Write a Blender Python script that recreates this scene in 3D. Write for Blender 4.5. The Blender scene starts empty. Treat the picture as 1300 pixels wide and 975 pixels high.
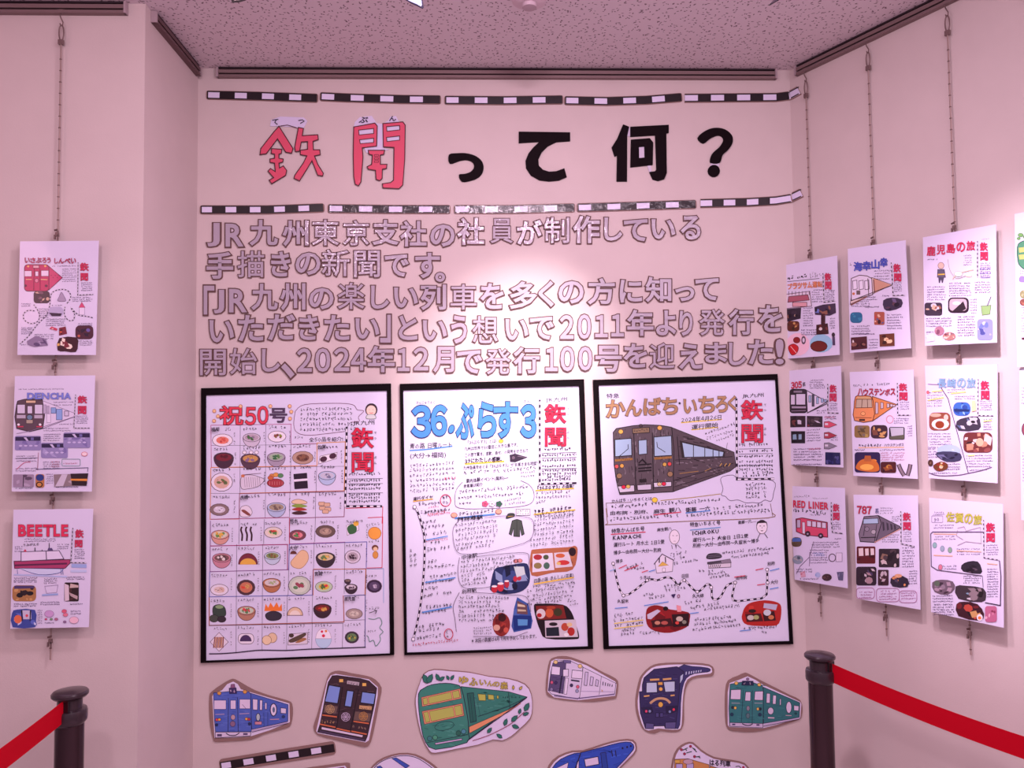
import bpy, math, random
import numpy as np
from mathutils import Vector, Matrix
from mathutils.geometry import tessellate_polygon

SC = bpy.context.scene
COL = SC.collection
R = math.radians

# ---------------------------------------------------------------- camera
FOC = 1000.0                       # focal length in pixels of the 1300 x 975 frame
CAM = np.array([0.0, -2.5, 1.55])
YAW, PITCH, ROLL = 1.9, 2.73, -0.65
def _rx(a):
    c, s = math.cos(a), math.sin(a); return np.array([[1, 0, 0], [0, c, -s], [0, s, c]])
def _rz(a):
    c, s = math.cos(a), math.sin(a); return np.array([[c, -s, 0], [s, c, 0], [0, 0, 1]])
CR = _rz(R(-YAW)) @ _rx(R(90 + PITCH)) @ _rz(R(ROLL))
cd = bpy.data.cameras.new('camera'); cam = bpy.data.objects.new('camera', cd); COL.objects.link(cam)
cd.sensor_fit = 'HORIZONTAL'; cd.sensor_width = 36.0; cd.lens = 36.0 * FOC / 1300.0
cd.clip_start = 0.02
cam.matrix_world = Matrix([list(CR[i]) + [CAM[i]] for i in range(3)] + [[0, 0, 0, 1]])
SC.camera = cam

# ---------------------------------------------------------------- world, lights, exposure
SC.view_settings.view_transform = 'Standard'; SC.view_settings.look = 'None'
SC.view_settings.gamma = 1.0; SC.view_settings.use_curve_mapping = False
SC.view_settings.exposure = -0.14
w = bpy.data.worlds.new('world'); SC.world = w; w.use_nodes = True
w.node_tree.nodes['Background'].inputs[0].default_value = (1.0, 0.70, 0.88, 1)
w.node_tree.nodes['Background'].inputs[1].default_value = 0.46
def lamp(name, kind, loc, target, energy, color, **kw):
    d = bpy.data.lights.new(name, kind); d.energy = energy; d.color = color
    for k, v in kw.items(): setattr(d, k, v)
    o = bpy.data.objects.new(name, d); COL.objects.link(o); o.location = loc
    o.rotation_euler = (Vector(target) - Vector(loc)).to_track_quat('-Z', 'Y').to_euler()
    return o
PINK = (1.0, 0.75, 0.88)
lamp('downlight_left', 'AREA', (-0.84, -1.95, 2.68), (-0.80, -0.9, 0.0), 16, PINK, shape='DISK', size=0.24)
lamp('downlight_right', 'AREA', (0.33, -1.95, 2.68), (0.30, -0.9, 0.0), 16, PINK, shape='DISK', size=0.24)
lamp('middle_fill', 'AREA', (0.10, -1.25, 2.68), (0.08, -0.9, 0.0), 20, (1.0, 0.72, 0.90), shape='DISK', size=0.14)  # added fill for the recess side and lower walls, not a known fitting
lamp('room_fill', 'AREA', (1.0, -2.7, 2.66), (0.3, -0.6, 0.0), 66, (1.0, 0.75, 0.92), shape='RECTANGLE', size=2.4, size_y=1.2)  # added broad fill standing in for the room's ambient light
lamp('red_tint_fill', 'AREA', (-2.2, -1.9, 2.3), (-1.35, -0.4, 1.7), 4.5, (1.0, 0.45, 0.55), shape='DISK', size=0.5)  # added red fill that tints the left edge, no real lamp there
lamp('spot_wall', 'SPOT', (0.45, -1.15, 2.64), (0.085, 0.0, 1.64), 215, (1.0, 0.84, 0.88), spot_size=R(32), spot_blend=1.0, shadow_soft_size=0.03)
lamp('spot_side', 'SPOT', (0.42, -1.55, 2.64), (1.38, -0.69, 1.60), 215, (1.0, 0.76, 0.94), spot_size=R(38), spot_blend=1.0, shadow_soft_size=0.03)

# ---------------------------------------------------------------- materials
MATS = {}
def lin(h):
    h = h.lstrip('#')
    if len(h) == 3: h = ''.join(c * 2 for c in h)
    r = []
    for i in (0, 2, 4):
        c = int(h[i:i + 2], 16) / 255
        r.append(c / 12.92 if c <= 0.04045 else ((c + 0.055) / 1.055) ** 2.4)
    return tuple(r) + (1,)
def M(hexcol, rough=0.6, metal=0.0, coat=0.0, bump=0.0, bscale=40.0, spec=0.35):
    key = (hexcol, rough, metal, coat, bump, bscale, spec)
    if key in MATS: return MATS[key]
    m = bpy.data.materials.new('m_%s_%d' % (hexcol.strip('#'), len(MATS))); m.use_nodes = True
    nt = m.node_tree; b = nt.nodes['Principled BSDF']
    b.inputs['Base Color'].default_value = lin(hexcol); b.inputs['Roughness'].default_value = rough
    b.inputs['Metallic'].default_value = metal; b.inputs['Specular IOR Level'].default_value = spec
    if coat:
        b.inputs['Coat Weight'].default_value = coat; b.inputs['Coat Roughness'].default_value = 0.05
    if bump:
        tc = nt.nodes.new('ShaderNodeTexCoord'); n = nt.nodes.new('ShaderNodeTexNoise'); bp = nt.nodes.new('ShaderNodeBump')
        n.inputs['Scale'].default_value = bscale; n.inputs['Detail'].default_value = 3
        bp.inputs['Strength'].default_value = bump; bp.inputs['Distance'].default_value = 0.004
        nt.links.new(tc.outputs['Object'], n.inputs['Vector']); nt.links.new(n.outputs['Fac'], bp.inputs['Height'])
        nt.links.new(bp.outputs['Normal'], b.inputs['Coat Normal' if coat else 'Normal'])
    MATS[key] = m
    return m
def m_wall():
    m = bpy.data.materials.new('wallpaper'); m.use_nodes = True; nt = m.node_tree; b = nt.nodes['Principled BSDF']
    tc = nt.nodes.new('ShaderNodeTexCoord'); n = nt.nodes.new('ShaderNodeTexNoise'); n.inputs['Scale'].default_value = 9; n.inputs['Detail'].default_value = 4
    cr = nt.nodes.new('ShaderNodeValToRGB'); cr.color_ramp.elements[0].position = .3; cr.color_ramp.elements[1].position = .7
    cr.color_ramp.elements[0].color = (.590, .500, .482, 1); cr.color_ramp.elements[1].color = (.615, .522, .502, 1)
    f = nt.nodes.new('ShaderNodeTexNoise'); f.inputs['Scale'].default_value = 260; f.inputs['Detail'].default_value = 2
    bp = nt.nodes.new('ShaderNodeBump'); bp.inputs['Strength'].default_value = .12; bp.inputs['Distance'].default_value = .002
    L = nt.links.new
    L(tc.outputs['Object'], n.inputs['Vector']); L(n.outputs['Fac'], cr.inputs['Fac']); L(cr.outputs['Color'], b.inputs['Base Color'])
    L(tc.outputs['Object'], f.inputs['Vector']); L(f.outputs['Fac'], bp.inputs['Height']); L(bp.outputs['Normal'], b.inputs['Normal'])
    b.inputs['Roughness'].default_value = .62; b.inputs['Specular IOR Level'].default_value = .25
    return m
def m_ceiling():
    m = bpy.data.materials.new('fissured_ceiling_tile'); m.use_nodes = True; nt = m.node_tree; b = nt.nodes['Principled BSDF']
    L = nt.links.new
    tc = nt.nodes.new('ShaderNodeTexCoord')
    wn = nt.nodes.new('ShaderNodeTexNoise'); wn.inputs['Scale'].default_value = 30; wn.inputs['Detail'].default_value = 1
    ma = nt.nodes.new('ShaderNodeVectorMath'); ma.operation = 'MULTIPLY_ADD'; ma.inputs[1].default_value = (.02, .02, 0)
    L(tc.outputs['Object'], wn.inputs['Vector']); L(wn.outputs['Color'], ma.inputs[0]); L(tc.outputs['Object'], ma.inputs[2])
    facs = []
    for (sx, sy, th, off) in ((30, 58, .10, 0), (54, 29, .10, 3.3), (28, 28, .05, 7.1)):
        mp = nt.nodes.new('ShaderNodeMapping'); mp.inputs['Scale'].default_value = (sx, sy, 1); mp.inputs['Location'].default_value = (off, off, 0)
        v = nt.nodes.new('ShaderNodeTexVoronoi'); v.voronoi_dimensions = '2D'; v.inputs['Scale'].default_value = 1.0
        r = nt.nodes.new('ShaderNodeMapRange'); r.inputs['From Min'].default_value = th * .7; r.inputs['From Max'].default_value = th * 1.3
        L(ma.outputs[0], mp.inputs['Vector']); L(mp.outputs['Vector'], v.inputs['Vector']); L(v.outputs['Distance'], r.inputs['Value'])
        facs.append(r.outputs['Result'])
    mn = nt.nodes.new('ShaderNodeMath'); mn.operation = 'MINIMUM'; L(facs[0], mn.inputs[0]); L(facs[1], mn.inputs[1])
    m2 = nt.nodes.new('ShaderNodeMath'); m2.operation = 'MINIMUM'; L(mn.outputs[0], m2.inputs[0]); L(facs[2], m2.inputs[1])
    mx = nt.nodes.new('ShaderNodeMix'); mx.data_type = 'RGBA'
    mx.inputs[6].default_value = (.20, .15, .17, 1); mx.inputs[7].default_value = (.74, .66, .70, 1)
    L(m2.outputs[0], mx.inputs[0]); L(mx.outputs[2], b.inputs['Base Color'])
    b.inputs['Roughness'].default_value = .9; b.inputs['Specular IOR Level'].default_value = .1
    return m

# ---------------------------------------------------------------- surfaces seen by the camera
def ray(px, py):
    return CR @ np.array([(px - 650) / FOC, -(py - 487.5) / FOC, -1.0])
class Surf:
    """A plane standing in the room: origin O, right U, up V, normal N (into the room)."""
    def __init__(s, O, U, V):
        s.O = np.array(O, float); s.U = np.array(U, float); s.V = np.array(V, float)
        s.U /= np.linalg.norm(s.U); s.V /= np.linalg.norm(s.V); s.N = np.cross(s.U, s.V)
    def P(s, px, py):
        d = ray(px, py); t = np.dot(s.O - CAM, s.N) / np.dot(d, s.N); q = CAM + t * d - s.O
        return (float(np.dot(q, s.U)), float(np.dot(q, s.V)))
    def mat(s, u=0, v=0):
        o = s.O + u * s.U + v * s.V
        return Matrix([[s.U[i], s.V[i], s.N[i], o[i]] for i in range(3)] + [[0, 0, 0, 1]])
    def W(s, u, v, n=0): return s.O + u * s.U + v * s.V + n * s.N

# room plan
CEIL = 2.69
XL, XR = -0.91, 1.005
YF = -0.39                               # face of the left front wall
RA = R(28.0)                             # right wall opens by this angle
RD = np.array([math.sin(RA), -math.cos(RA), 0.0])
BACK = Surf((0, 0, 0), (1, 0, 0), (0, 0, 1))
FRONT = Surf((0, YF, 0), (1, 0, 0), (0, 0, 1))
SIDE = Surf((XR, 0, 0), RD, (0, 0, 1))
RET = Surf((XL, 0, 0), (0, 1, 0), (0, 0, 1))

# ---------------------------------------------------------------- mesh helpers
def tess(loops):
    vs = [[Vector((p[0], p[1], 0)) for p in l] for l in loops]
    flat = [p for l in loops for p in l]
    out = []
    for t in tessellate_polygon(vs):
        a, b, c = (flat[i] for i in t)
        s = (b[0] - a[0]) * (c[1] - a[1]) - (b[1] - a[1]) * (c[0] - a[0])
        if abs(s) < 1e-14: continue
        out.append(tuple(t) if s > 0 else (t[0], t[2], t[1]))
    return flat, out
class Part:
    def __init__(s, name, label=None):
        s.name, s.label = name, label; s.v, s.f, s.mi, s.mats, s.kids = [], [], [], [], []
        s.smooth = False
    def slot(s, m):
        if m not in s.mats: s.mats.append(m)
        return s.mats.index(m)
    def tris(s, pts, faces, z, m):
        b = len(s.v); s.v += [(p[0], p[1], z) for p in pts]; k = s.slot(m)
        for f in faces: s.f.append(tuple(b + i for i in f)); s.mi.append(k)
    def raw(s, verts, faces, m):
        b = len(s.v); s.v += [tuple(p) for p in verts]; k = s.slot(m)
        for f in faces: s.f.append(tuple(b + i for i in f)); s.mi.append(k)
    def flat(s, loops, z, m):
        p, f = tess(loops); s.tris(p, f, z, m)
    def solid(s, loops, z0, z1, mtop, mside=None):
        p, f = tess(loops); mside = mside or mtop
        s.tris(p, f, z1, mtop); s.tris(p, [(a, c, b) for a, b, c in f], z0, mside)
        for li, l in enumerate(loops):
            ar = sum(l[i - 1][0] * l[i][1] - l[i][0] * l[i - 1][1] for i in range(len(l)))
            if (ar < 0) != (li > 0): l = l[::-1]
            b = len(s.v); n = len(l); k = s.slot(mside)
            s.v += [(q[0], q[1], z0) for q in l] + [(q[0], q[1], z1) for q in l]
            for i in range(n):
                j = (i + 1) % n; s.f.append((b + i, b + j, b + n + j, b + n + i)); s.mi.append(k)
    def sub(s, name, label=None):
        p = Part(name, label); s.kids.append(p); return p
    def box(s, a, b, m):
        x0, y0, z0 = a; x1, y1, z1 = b
        s.raw([(x0, y0, z0), (x1, y0, z0), (x1, y1, z0), (x0, y1, z0), (x0, y0, z1), (x1, y0, z1), (x1, y1, z1), (x0, y1, z1)],
              [(0, 3, 2, 1), (4, 5, 6, 7), (0, 1, 5, 4), (1, 2, 6, 5), (2, 3, 7, 6), (3, 0, 4, 7)], m)
    def lathe(s, prof, m, seg=32, c=(0, 0)):
        vs, fs = [], []
        for (r, z) in prof:
            for i in range(seg):
                a = 2 * math.pi * i / seg; vs.append((c[0] + r * math.cos(a), c[1] + r * math.sin(a), z))
        for j in range(len(prof) - 1):
            for i in range(seg):
                k = (i + 1) % seg; fs.append((j * seg + i, j * seg + k, (j + 1) * seg + k, (j + 1) * seg + i))
        fs.append(tuple(range(seg))[::-1]); fs.append(tuple((len(prof) - 1) * seg + i for i in range(seg)))
        s.raw(vs, fs, m)
    def tube(s, pts, r, m, seg=8):
        pts = [np.array(p, float) for p in pts]; vs, fs = [], []
        for i, p in enumerate(pts):
            t = pts[min(i + 1, len(pts) - 1)] - pts[max(i - 1, 0)]; t /= np.linalg.norm(t)
            a = np.cross(t, [0.3, 0.2, 1.0]) if abs(t[2]) < .9 else np.cross(t, [1.0, 0, 0]); a /= np.linalg.norm(a); b = np.cross(t, a)
            for k in range(seg):
                g = 2 * math.pi * k / seg; vs.append(tuple(p + r * (math.cos(g) * a + math.sin(g) * b)))
        for i in range(len(pts) - 1):
            for k in range(seg):
                q = (k + 1) % seg; fs.append((i * seg + k, i * seg + q, (i + 1) * seg + q, (i + 1) * seg + k))
        fs.append(tuple(range(seg))[::-1]); fs.append(tuple((len(pts) - 1) * seg + k for k in range(seg)))
        s.raw(vs, fs, m)
    def build(s, parent=None):
        if not s.v: return None
        me = bpy.data.meshes.new(s.name); me.from_pydata(s.v, [], s.f)
        for m in s.mats: me.materials.append(m)
        me.polygons.foreach_set('material_index', s.mi)
        if s.smooth:
            me.polygons.foreach_set('use_smooth', [True] * len(me.polygons))
            me.set_sharp_from_angle(angle=R(40))
        me.update()
        o = bpy.data.objects.new(s.name, me); COL.objects.link(o)
        if parent: o.parent = parent
        if s.label: o['label'] = s.label
        for k in s.kids: k.build(o)
        return o
class Thing:
    def __init__(s, name, label, cat, mat, group=None):
        s.o = bpy.data.objects.new(name, None); COL.objects.link(s.o); s.o.matrix_world = mat
        s.o.empty_display_size = .02
        s.o['label'] = label; s.o['category'] = cat
        if group: s.o['group'] = group
        s.parts = []
    def part(s, name, label=None):
        p = Part(name, label); s.parts.append(p); return p
    def done(s):
        for p in s.parts: p.build(s.o)
def structure(name, verts, faces, m):
    p = Part(name); p.raw(verts, faces, m); o = p.build(); o['kind'] = 'structure'; return o

# ---------------------------------------------------------------- lettering
_fc = bpy.data.curves.new('lettering', 'FONT'); _fo = bpy.data.objects.new('lettering', _fc)
GL = {}
def glyph(ch, off=0.0, res=2):
    key = (ch, off, res)
    if key in GL: return GL[key]
    if off: GL[key] = thicken(glyph(ch, 0.0, res), off); return GL[key]
    _fc.body = chr(ord(ch) + 0xFEE0) if ch in '0123456789' else ch; _fc.offset = 0.0; _fc.resolution_u = res; _fc.size = 1.0
    me = _fo.to_mesh()
    v = [(p.co.x, p.co.y) for p in me.vertices]; f = []
    for p in me.polygons:
        t = list(p.vertices)
        for i in range(1, len(t) - 1): f.append((t[0], t[i], t[i + 1]))
    # merge doubles, orient, find border loops
    mp, q, idx = {}, [], []
    for p in v:
        k = (round(p[0], 5), round(p[1], 5))
        if k not in mp: mp[k] = len(q); q.append(p)
        idx.append(mp[k])
    g = []
    for a, b, c in f:
        a, b, c = idx[a], idx[b], idx[c]
        s = (q[b][0] - q[a][0]) * (q[c][1] - q[a][1]) - (q[b][1] - q[a][1]) * (q[c][0] - q[a][0])
        if abs(s) < 1e-10 or len({a, b, c}) < 3: continue
        g.append((a, b, c) if s > 0 else (a, c, b))
    _fo.to_mesh_clear()
    ed = {}
    for t in g:
        for i in range(3): ed[(t[i], t[(i + 1) % 3])] = 1
    bd = [e for e in ed if (e[1], e[0]) not in ed]
    xs = [p[0] for p in q] or [0]; ys = [p[1] for p in q] or [0]
    GL[key] = dict(v=q, f=g, bd=bd, bb=(min(xs), min(ys), max(xs), max(ys)))
    return GL[key]
def thicken(g, off):
    """Grow a glyph by off on all sides: a skirt is added round every border loop."""
    v, f, bd = list(g['v']), list(g['f']), []
    for l in loops_of(g, True):
        P = [np.array(g['v'][i]) for i in l]; n = len(l); base = len(v)
        for i in range(n):
            d1 = P[i] - P[i - 1]; d2 = P[(i + 1) % n] - P[i]; d1 = d1 / (np.linalg.norm(d1) + 1e-9); d2 = d2 / (np.linalg.norm(d2) + 1e-9)
            n1 = np.array([d1[1], -d1[0]]); n2 = np.array([d2[1], -d2[0]]); m = n1 + n2; k = np.linalg.norm(m)
            m = n1 if k < .3 else m / k
            v.append(tuple(P[i] + m * off / max(.6, float(np.dot(m, n1)))))
        for i in range(n):
            j = (i + 1) % n; f += [(l[i], base + i, base + j), (l[i], base + j, l[j])]; bd.append((base + i, base + j))
    xs = [p[0] for p in v]; ys = [p[1] for p in v]
    return dict(v=v, f=f, bd=bd, bb=(min(xs), min(ys), max(xs), max(ys)))
def loops_of(g, ids=False):
    nx = {}
    for a, b in g['bd']: nx.setdefault(a, []).append(b)
    out = []
    while nx:
        a = next(iter(nx)); l = [a]; c = a
        while True:
            n = nx[c].pop(0)
            if not nx[c]: del nx[c]
            if n == a or n not in nx: break
            l.append(n); c = n
        if len(l) > 2: out.append(list(l) if ids else [g['v'][i] for i in l])
    return out
def area(l): return .5 * sum(l[i - 1][0] * l[i][1] - l[i][0] * l[i - 1][1] for i in range(len(l)))

# ---------------------------------------------------------------- drawing on a sheet
LAY = 3.0e-5
def sm(pts, n=4, closed=True):
    """Catmull-Rom smoothing."""
    out = []; N = len(pts)
    rng = range(N) if closed else range(N - 1)
    for i in rng:
        g = (lambda k: pts[k % N]) if closed else (lambda k: pts[min(max(k, 0), N - 1)])
        a, b, c, d = g(i - 1), g(i), g(i + 1), g(i + 2)
        for j in range(n):
            t = j / n
            out.append(tuple(.5 * (2 * b[k] + (c[k] - a[k]) * t + (2 * a[k] - 5 * b[k] + 4 * c[k] - d[k]) * t * t + (3 * b[k] - a[k] - 3 * c[k] + d[k]) * t ** 3) for k in (0, 1)))
    if not closed: out.append(pts[-1])
    return out
def rr(x0, y0, x1, y1, r=None, n=3):
    if r is None: r = .25 * min(abs(x1 - x0), abs(y1 - y0))
    o = []
    for (cx, cy, a) in ((x1 - r, y0 + r, -90), (x1 - r, y1 - r, 0), (x0 + r, y1 - r, 90), (x0 + r, y0 + r, 180)):
        for i in range(n + 1):
            t = R(a + 90 * i / n); o.append((cx + r * math.cos(t), cy + r * math.sin(t)))
    return o
def el(cx, cy, rx, ry=None, rot=0, n=14, a0=0, a1=360):
    ry = rx if ry is None else ry; c, s = math.cos(R(rot)), math.sin(R(rot)); o = []
    full = a1 - a0 >= 360
    for i in range(n if full else n + 1):
        t = R(a0 + (a1 - a0) * i / n); x, y = rx * math.cos(t), ry * math.sin(t)
        o.append((cx + x * c - y * s, cy + x * s + y * c))
    return o
def inside(p, poly):
    x, y = p; r = False
    for i in range(len(poly)):
        (x0, y0), (x1, y1) = poly[i - 1], poly[i]
        if (y0 > y) != (y1 > y) and x < (x1 - x0) * (y - y0) / (y1 - y0) + x0: r = not r
    return r
INK = '#2c2034'
class Draw:
    """Draws flat ink shapes on a sheet; coordinates are read off an enlarged crop of the sheet."""
    def __init__(s, thing, surf, anchor, z0, seed=1):
        s.t, s.s, s.a, s.z0 = thing, surf, anchor, z0; s.k = 1; s.p = None; s.rnd = random.Random(seed); s.zm = (0, 0, 1)
        s.coat = 0.0; s.rough = .55
    def zoom(s, x0, y0, sc): s.zm = (x0, y0, sc); return s
    def part(s, name, label=None, k=None):
        s.p = s.t.part(name, label)
        if k is not None: s.k = k
        return s
    def sub(s, parent, name, label=None):
        s.p = parent.sub(name, label); return s
    def m(s, c): return M(c, s.rough, 0, s.coat) if isinstance(c, str) else c
    def q(s, p):
        u, v = s.s.P(s.zm[0] + p[0] / s.zm[2], s.zm[1] + p[1] / s.zm[2]); return (u - s.a[0], v - s.a[1])
    def z(s): s.k += 1; return s.z0 + s.k * LAY
    def poly(s, pts, c, holes=(), out=None, w=2.0):
        l = [[s.q(p) for p in pts]] + [[s.q(p) for p in h] for h in holes]
        if c: s.p.flat(l, s.z(), s.m(c))
        if out:
            s.line(pts, out, w, True)
            for h in holes: s.line(h, out, w, True)
        return s
    def rect(s, x0, y0, x1, y1, c, out=None, w=2.0): return s.poly([(x0, y0), (x1, y0), (x1, y1), (x0, y1)], c, out=out, w=w)
    def ell(s, cx, cy, rx, ry=None, c=None, out=None, w=2.0, rot=0): return s.poly(el(cx, cy, rx, ry, rot), c, out=out, w=w)
    def line(s, pts, c, w=2.0, closed=False, keep=False):
        P = [np.array(p, float) for p in pts]; n = len(P); L, Rr = [], []
        if n < 2: return s
        for i in range(n):
            a = P[i - 1] if (i or closed) else P[i]; b = P[(i + 1) % n] if (i < n - 1 or closed) else P[i]
            d1 = P[i] - a; d2 = b - P[i]
            n1 = np.linalg.norm(d1); n2 = np.linalg.norm(d2)
            d1 = d1 / n1 if n1 > 1e-9 else None; d2 = d2 / n2 if n2 > 1e-9 else None
            if d1 is None and d2 is None: d1 = np.array([1., 0])
            d1 = d2 if d1 is None else d1; d2 = d1 if d2 is None else d2
            t = d1 + d2; nt = np.linalg.norm(t); t = t / nt if nt > .2 else d1
            nn = np.array([-t[1], t[0]]); cs = max(.5, abs(np.dot(nn, [-d1[1], d1[0]])))
            L.append(s.q(P[i] + nn * w / 2 / cs)); Rr.append(s.q(P[i] - nn * w / 2 / cs))
        fs = []
        for i in range(n if closed else n - 1):
            j = (i + 1) % n; fs.append((i, j, n + j, n + i))
        z = (s.z0 + s.k * LAY) if keep else s.z()
        s.p.tris(L + Rr, fs, z, s.m(c)); return s
    def glyph(s, ch, box, c, off=0.0, sx=None, res=2, rot=0, keep=False):
        """One character fitted in a box of the crop."""
        g = glyph(ch, 0.0, res); x0, y0, x1, y1 = g['bb']; h = glyph(ch, off, res) if off else g
        ax = (box[2] - box[0]) / max(x1 - x0, 1e-6); ay = (box[3] - box[1]) / max(y1 - y0, 1e-6)
        cs, sn = math.cos(R(rot)), math.sin(R(rot)); mx, my = (box[0] + box[2]) / 2, (box[1] + box[3]) / 2
        pts = []
        for p in h['v']:
            X = box[0] + (p[0] - x0) * ax - mx; Y = box[3] - (p[1] - y0) * ay - my
            pts.append(s.q((mx + X * cs - Y * sn, my + X * sn + Y * cs)))
        z = (s.z0 + s.k * LAY) if keep else s.z()
        f = h['f']
        s.p.tris(pts, f, z, s.m(c)); return s
    def fat(s, ch, box, c, out=INK, off=.02, ow=.025, rot=0):
        off *= .55; ow = max(ow, .014)
        """Hollow hand-drawn letter: dark outline, coloured body."""
        s.glyph(ch, box, out, off + ow, res=4, rot=rot); s.glyph(ch, box, c, off, res=4, rot=rot); return s
    def text(s, t, x0, y0, x1, y1, h, c=INK, off=0.0, jit=.05, res=1):
        off += .012; h *= 1.12
        """A handwritten line between two baseline points, characters h tall."""
        cells = []
        for ch in t:
            if ch == ' ': cells.append((ch, .45)); continue
            g = glyph(ch, off, res); wd = g['bb'][2] - g['bb'][0]
            cells.append((ch, 1.0 if ord(ch) > 0x2000 else wd + .12))
        tot = sum(cw for _, cw in cells); sc = math.hypot(x1 - x0, y1 - y0) / tot
        dx, dy = (x1 - x0) / (sc * tot), (y1 - y0) / (sc * tot); pos = 0; z = s.z()
        for ch, cw in cells:
            if ch != ' ':
                g = glyph(ch, off, res); bx = g['bb']; ox = pos + (cw - (bx[2] - bx[0])) / 2 - bx[0]
                if ord(ch) > 0x2000: ox = pos
                jy = s.rnd.uniform(-jit, jit); js = 1 + s.rnd.uniform(-jit, jit); sh = s.rnd.uniform(-jit, jit)
                pts = []
                for p in g['v']:
                    X = (ox + (p[0] + sh * p[1])) * sc; Y = (p[1] * js + jy) * h
                    pts.append(s.q((x0 + X * dx, y0 + X * dy - Y)))
                s.p.tris(pts, g['f'], z, s.m(c))
            pos += cw
        return s
    def scrib(s, x0, y0, x1, y1, h, c=INK, w=None, cell=None):
        """An unreadable handwritten line: short random pen strokes."""
        w = w or h * .115; cell = cell or h * .82; L = math.hypot(x1 - x0, y1 - y0); n = max(1, int(L / cell)); rn = s.rnd
        dx, dy = (x1 - x0) / n, (y1 - y0) / n; z = s.z(); v, f = [], []
        for i in range(n):
            if rn.random() < .07: continue
            bx, by = x0 + dx * i, y0 + dy * i
            for _ in range(rn.choice((3, 4, 4, 5))):
                k = rn.random()
                if k < .45: a = (rn.uniform(.05, .35), rn.uniform(.1, .95)); b = (a[0] + rn.uniform(.3, .55), a[1] + rn.uniform(-.05, .15))
                elif k < .8: a = (rn.uniform(.1, .85), rn.uniform(0, .45)); b = (a[0] + rn.uniform(-.12, .12), a[1] + rn.uniform(.3, .55))
                else: a = (rn.uniform(.1, .6), rn.uniform(.2, .9)); b = (a[0] + rn.uniform(.1, .35), a[1] + rn.uniform(-.5, -.2))
                p = np.array([bx + a[0] * cell, by - a[1] * h]); r = np.array([bx + b[0] * cell, by - b[1] * h])
                d = r - p; d /= (np.linalg.norm(d) + 1e-9); nn = np.array([-d[1], d[0]]) * w / 2
                k0 = len(v); v += [s.q(p - nn), s.q(r - nn), s.q(r + nn), s.q(p + nn)]; f.append((k0, k0 + 3, k0 + 2, k0 + 1))
        s.p.tris(v, f, z, s.m(c)); return s
    def block(s, x0, y0, x1, y1, n, h, c=INK, slope=0.0, rag=.12):
        """n unreadable lines, first baseline y0, last y1."""
        for i in range(n):
            y = y0 + (y1 - y0) * i / max(1, n - 1); e = x1 - (x1 - x0) * s.rnd.uniform(0, rag)
            s.scrib(x0, y, e, y + slope * (e - x0), h, c)
        return s
    def vscrib(s, x, y0, y1, h, c=INK):
        y = y0
        while y < y1: s.scrib(x - h / 2, y + h, x + h / 2, y + h, h, c); y += h * 1.15
        return s
    def track(s, pts, w, dash, c=INK, wc='#f0ecf8', gap=.5):
        """Railway line: black band with white dashes."""
        s.line(pts, c, w)
        P = [np.array(p, float) for p in pts]; L = [0]
        for i in range(1, len(P)): L.append(L[-1] + np.linalg.norm(P[i] - P[i - 1]))
        def at(t):
            for i in range(1, len(P)):
                if t <= L[i] or i == len(P) - 1:
                    return P[i - 1] + (P[i] - P[i - 1]) * (t - L[i - 1]) / max(L[i] - L[i - 1], 1e-9)
        t = dash * .3; s.k += 1
        while t < L[-1] - dash * .3:
            e = min(t + dash * gap, L[-1]); mid = [at(t)] + [P[i] for i in range(len(P)) if t < L[i] < e] + [at(e)]
            s.line(mid, wc, w * .62, keep=True); t += dash
        return s
    def photo(s, poly, base, cols, n=10, shapes=()):
        """A pasted photograph: dark ground with patches of colour."""
        p = s.p; s.p = s.t.part('photograph'); s.poly(poly, base)
        xs = [a[0] for a in poly]; ys = [a[1] for a in poly]; W, H = max(xs) - min(xs), max(ys) - min(ys); rn = s.rnd
        tries = 0; k = 0
        while k < n and tries < 300:
            tries += 1
            cx, cy = rn.uniform(min(xs), max(xs)), rn.uniform(min(ys), max(ys)); rx, ry = W * rn.uniform(.05, .2), H * rn.uniform(.05, .2)
            a = rn.uniform(-25, 25)
            b = el(cx, cy, rx, ry, a, 7) if rn.random() < .5 else el(cx, cy, rx * 1.2, ry * 1.2, a + 45, 4)
            if all(inside(t, poly) for t in b): s.poly(b, rn.choice(cols)); k += 1
        for sh in shapes: s.poly(*sh)
        s.p = p; return s

WHITE = '#dcdaf0'
BROWN = '#8e6450'
KRAFT = M('#8c706a', .8)
# ---------------------------------------------------------------- the room
WALL = m_wall()
def slab(surf, u0, u1, v0, v1, t=.08):
    a = [surf.W(u, v, n) for n in (0, -t) for (u, v) in ((u0, v0), (u1, v0), (u1, v1), (u0, v1))]
    return a, [(0, 1, 2, 3), (7, 6, 5, 4), (0, 4, 5, 1), (1, 5, 6, 2), (2, 6, 7, 3), (3, 7, 4, 0)]
structure('wall_back', *slab(BACK, XL, XR, 0, CEIL), WALL)
structure('wall_left_return', *slab(RET, YF + .08, 0, 0, CEIL), WALL)
structure('wall_left', *slab(FRONT, -3.4, XL, 0, CEIL), WALL)
structure('wall_right', *slab(SIDE, 0, 3.4, 0, CEIL), WALL)
def plate(z0, z1):
    return ([(-3.4, -4.6, z0), (3.2, -4.6, z0), (3.2, .3, z0), (-3.4, .3, z0), (-3.4, -4.6, z1), (3.2, -4.6, z1), (3.2, .3, z1), (-3.4, .3, z1)],
            [(0, 3, 2, 1), (4, 5, 6, 7), (0, 1, 5, 4), (1, 2, 6, 5), (2, 3, 7, 6), (3, 0, 4, 7)])
structure('ceiling', *plate(CEIL, CEIL + .08), m_ceiling())
structure('floor', *plate(-.08, 0), M('#b8a4a6', .5))

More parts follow.
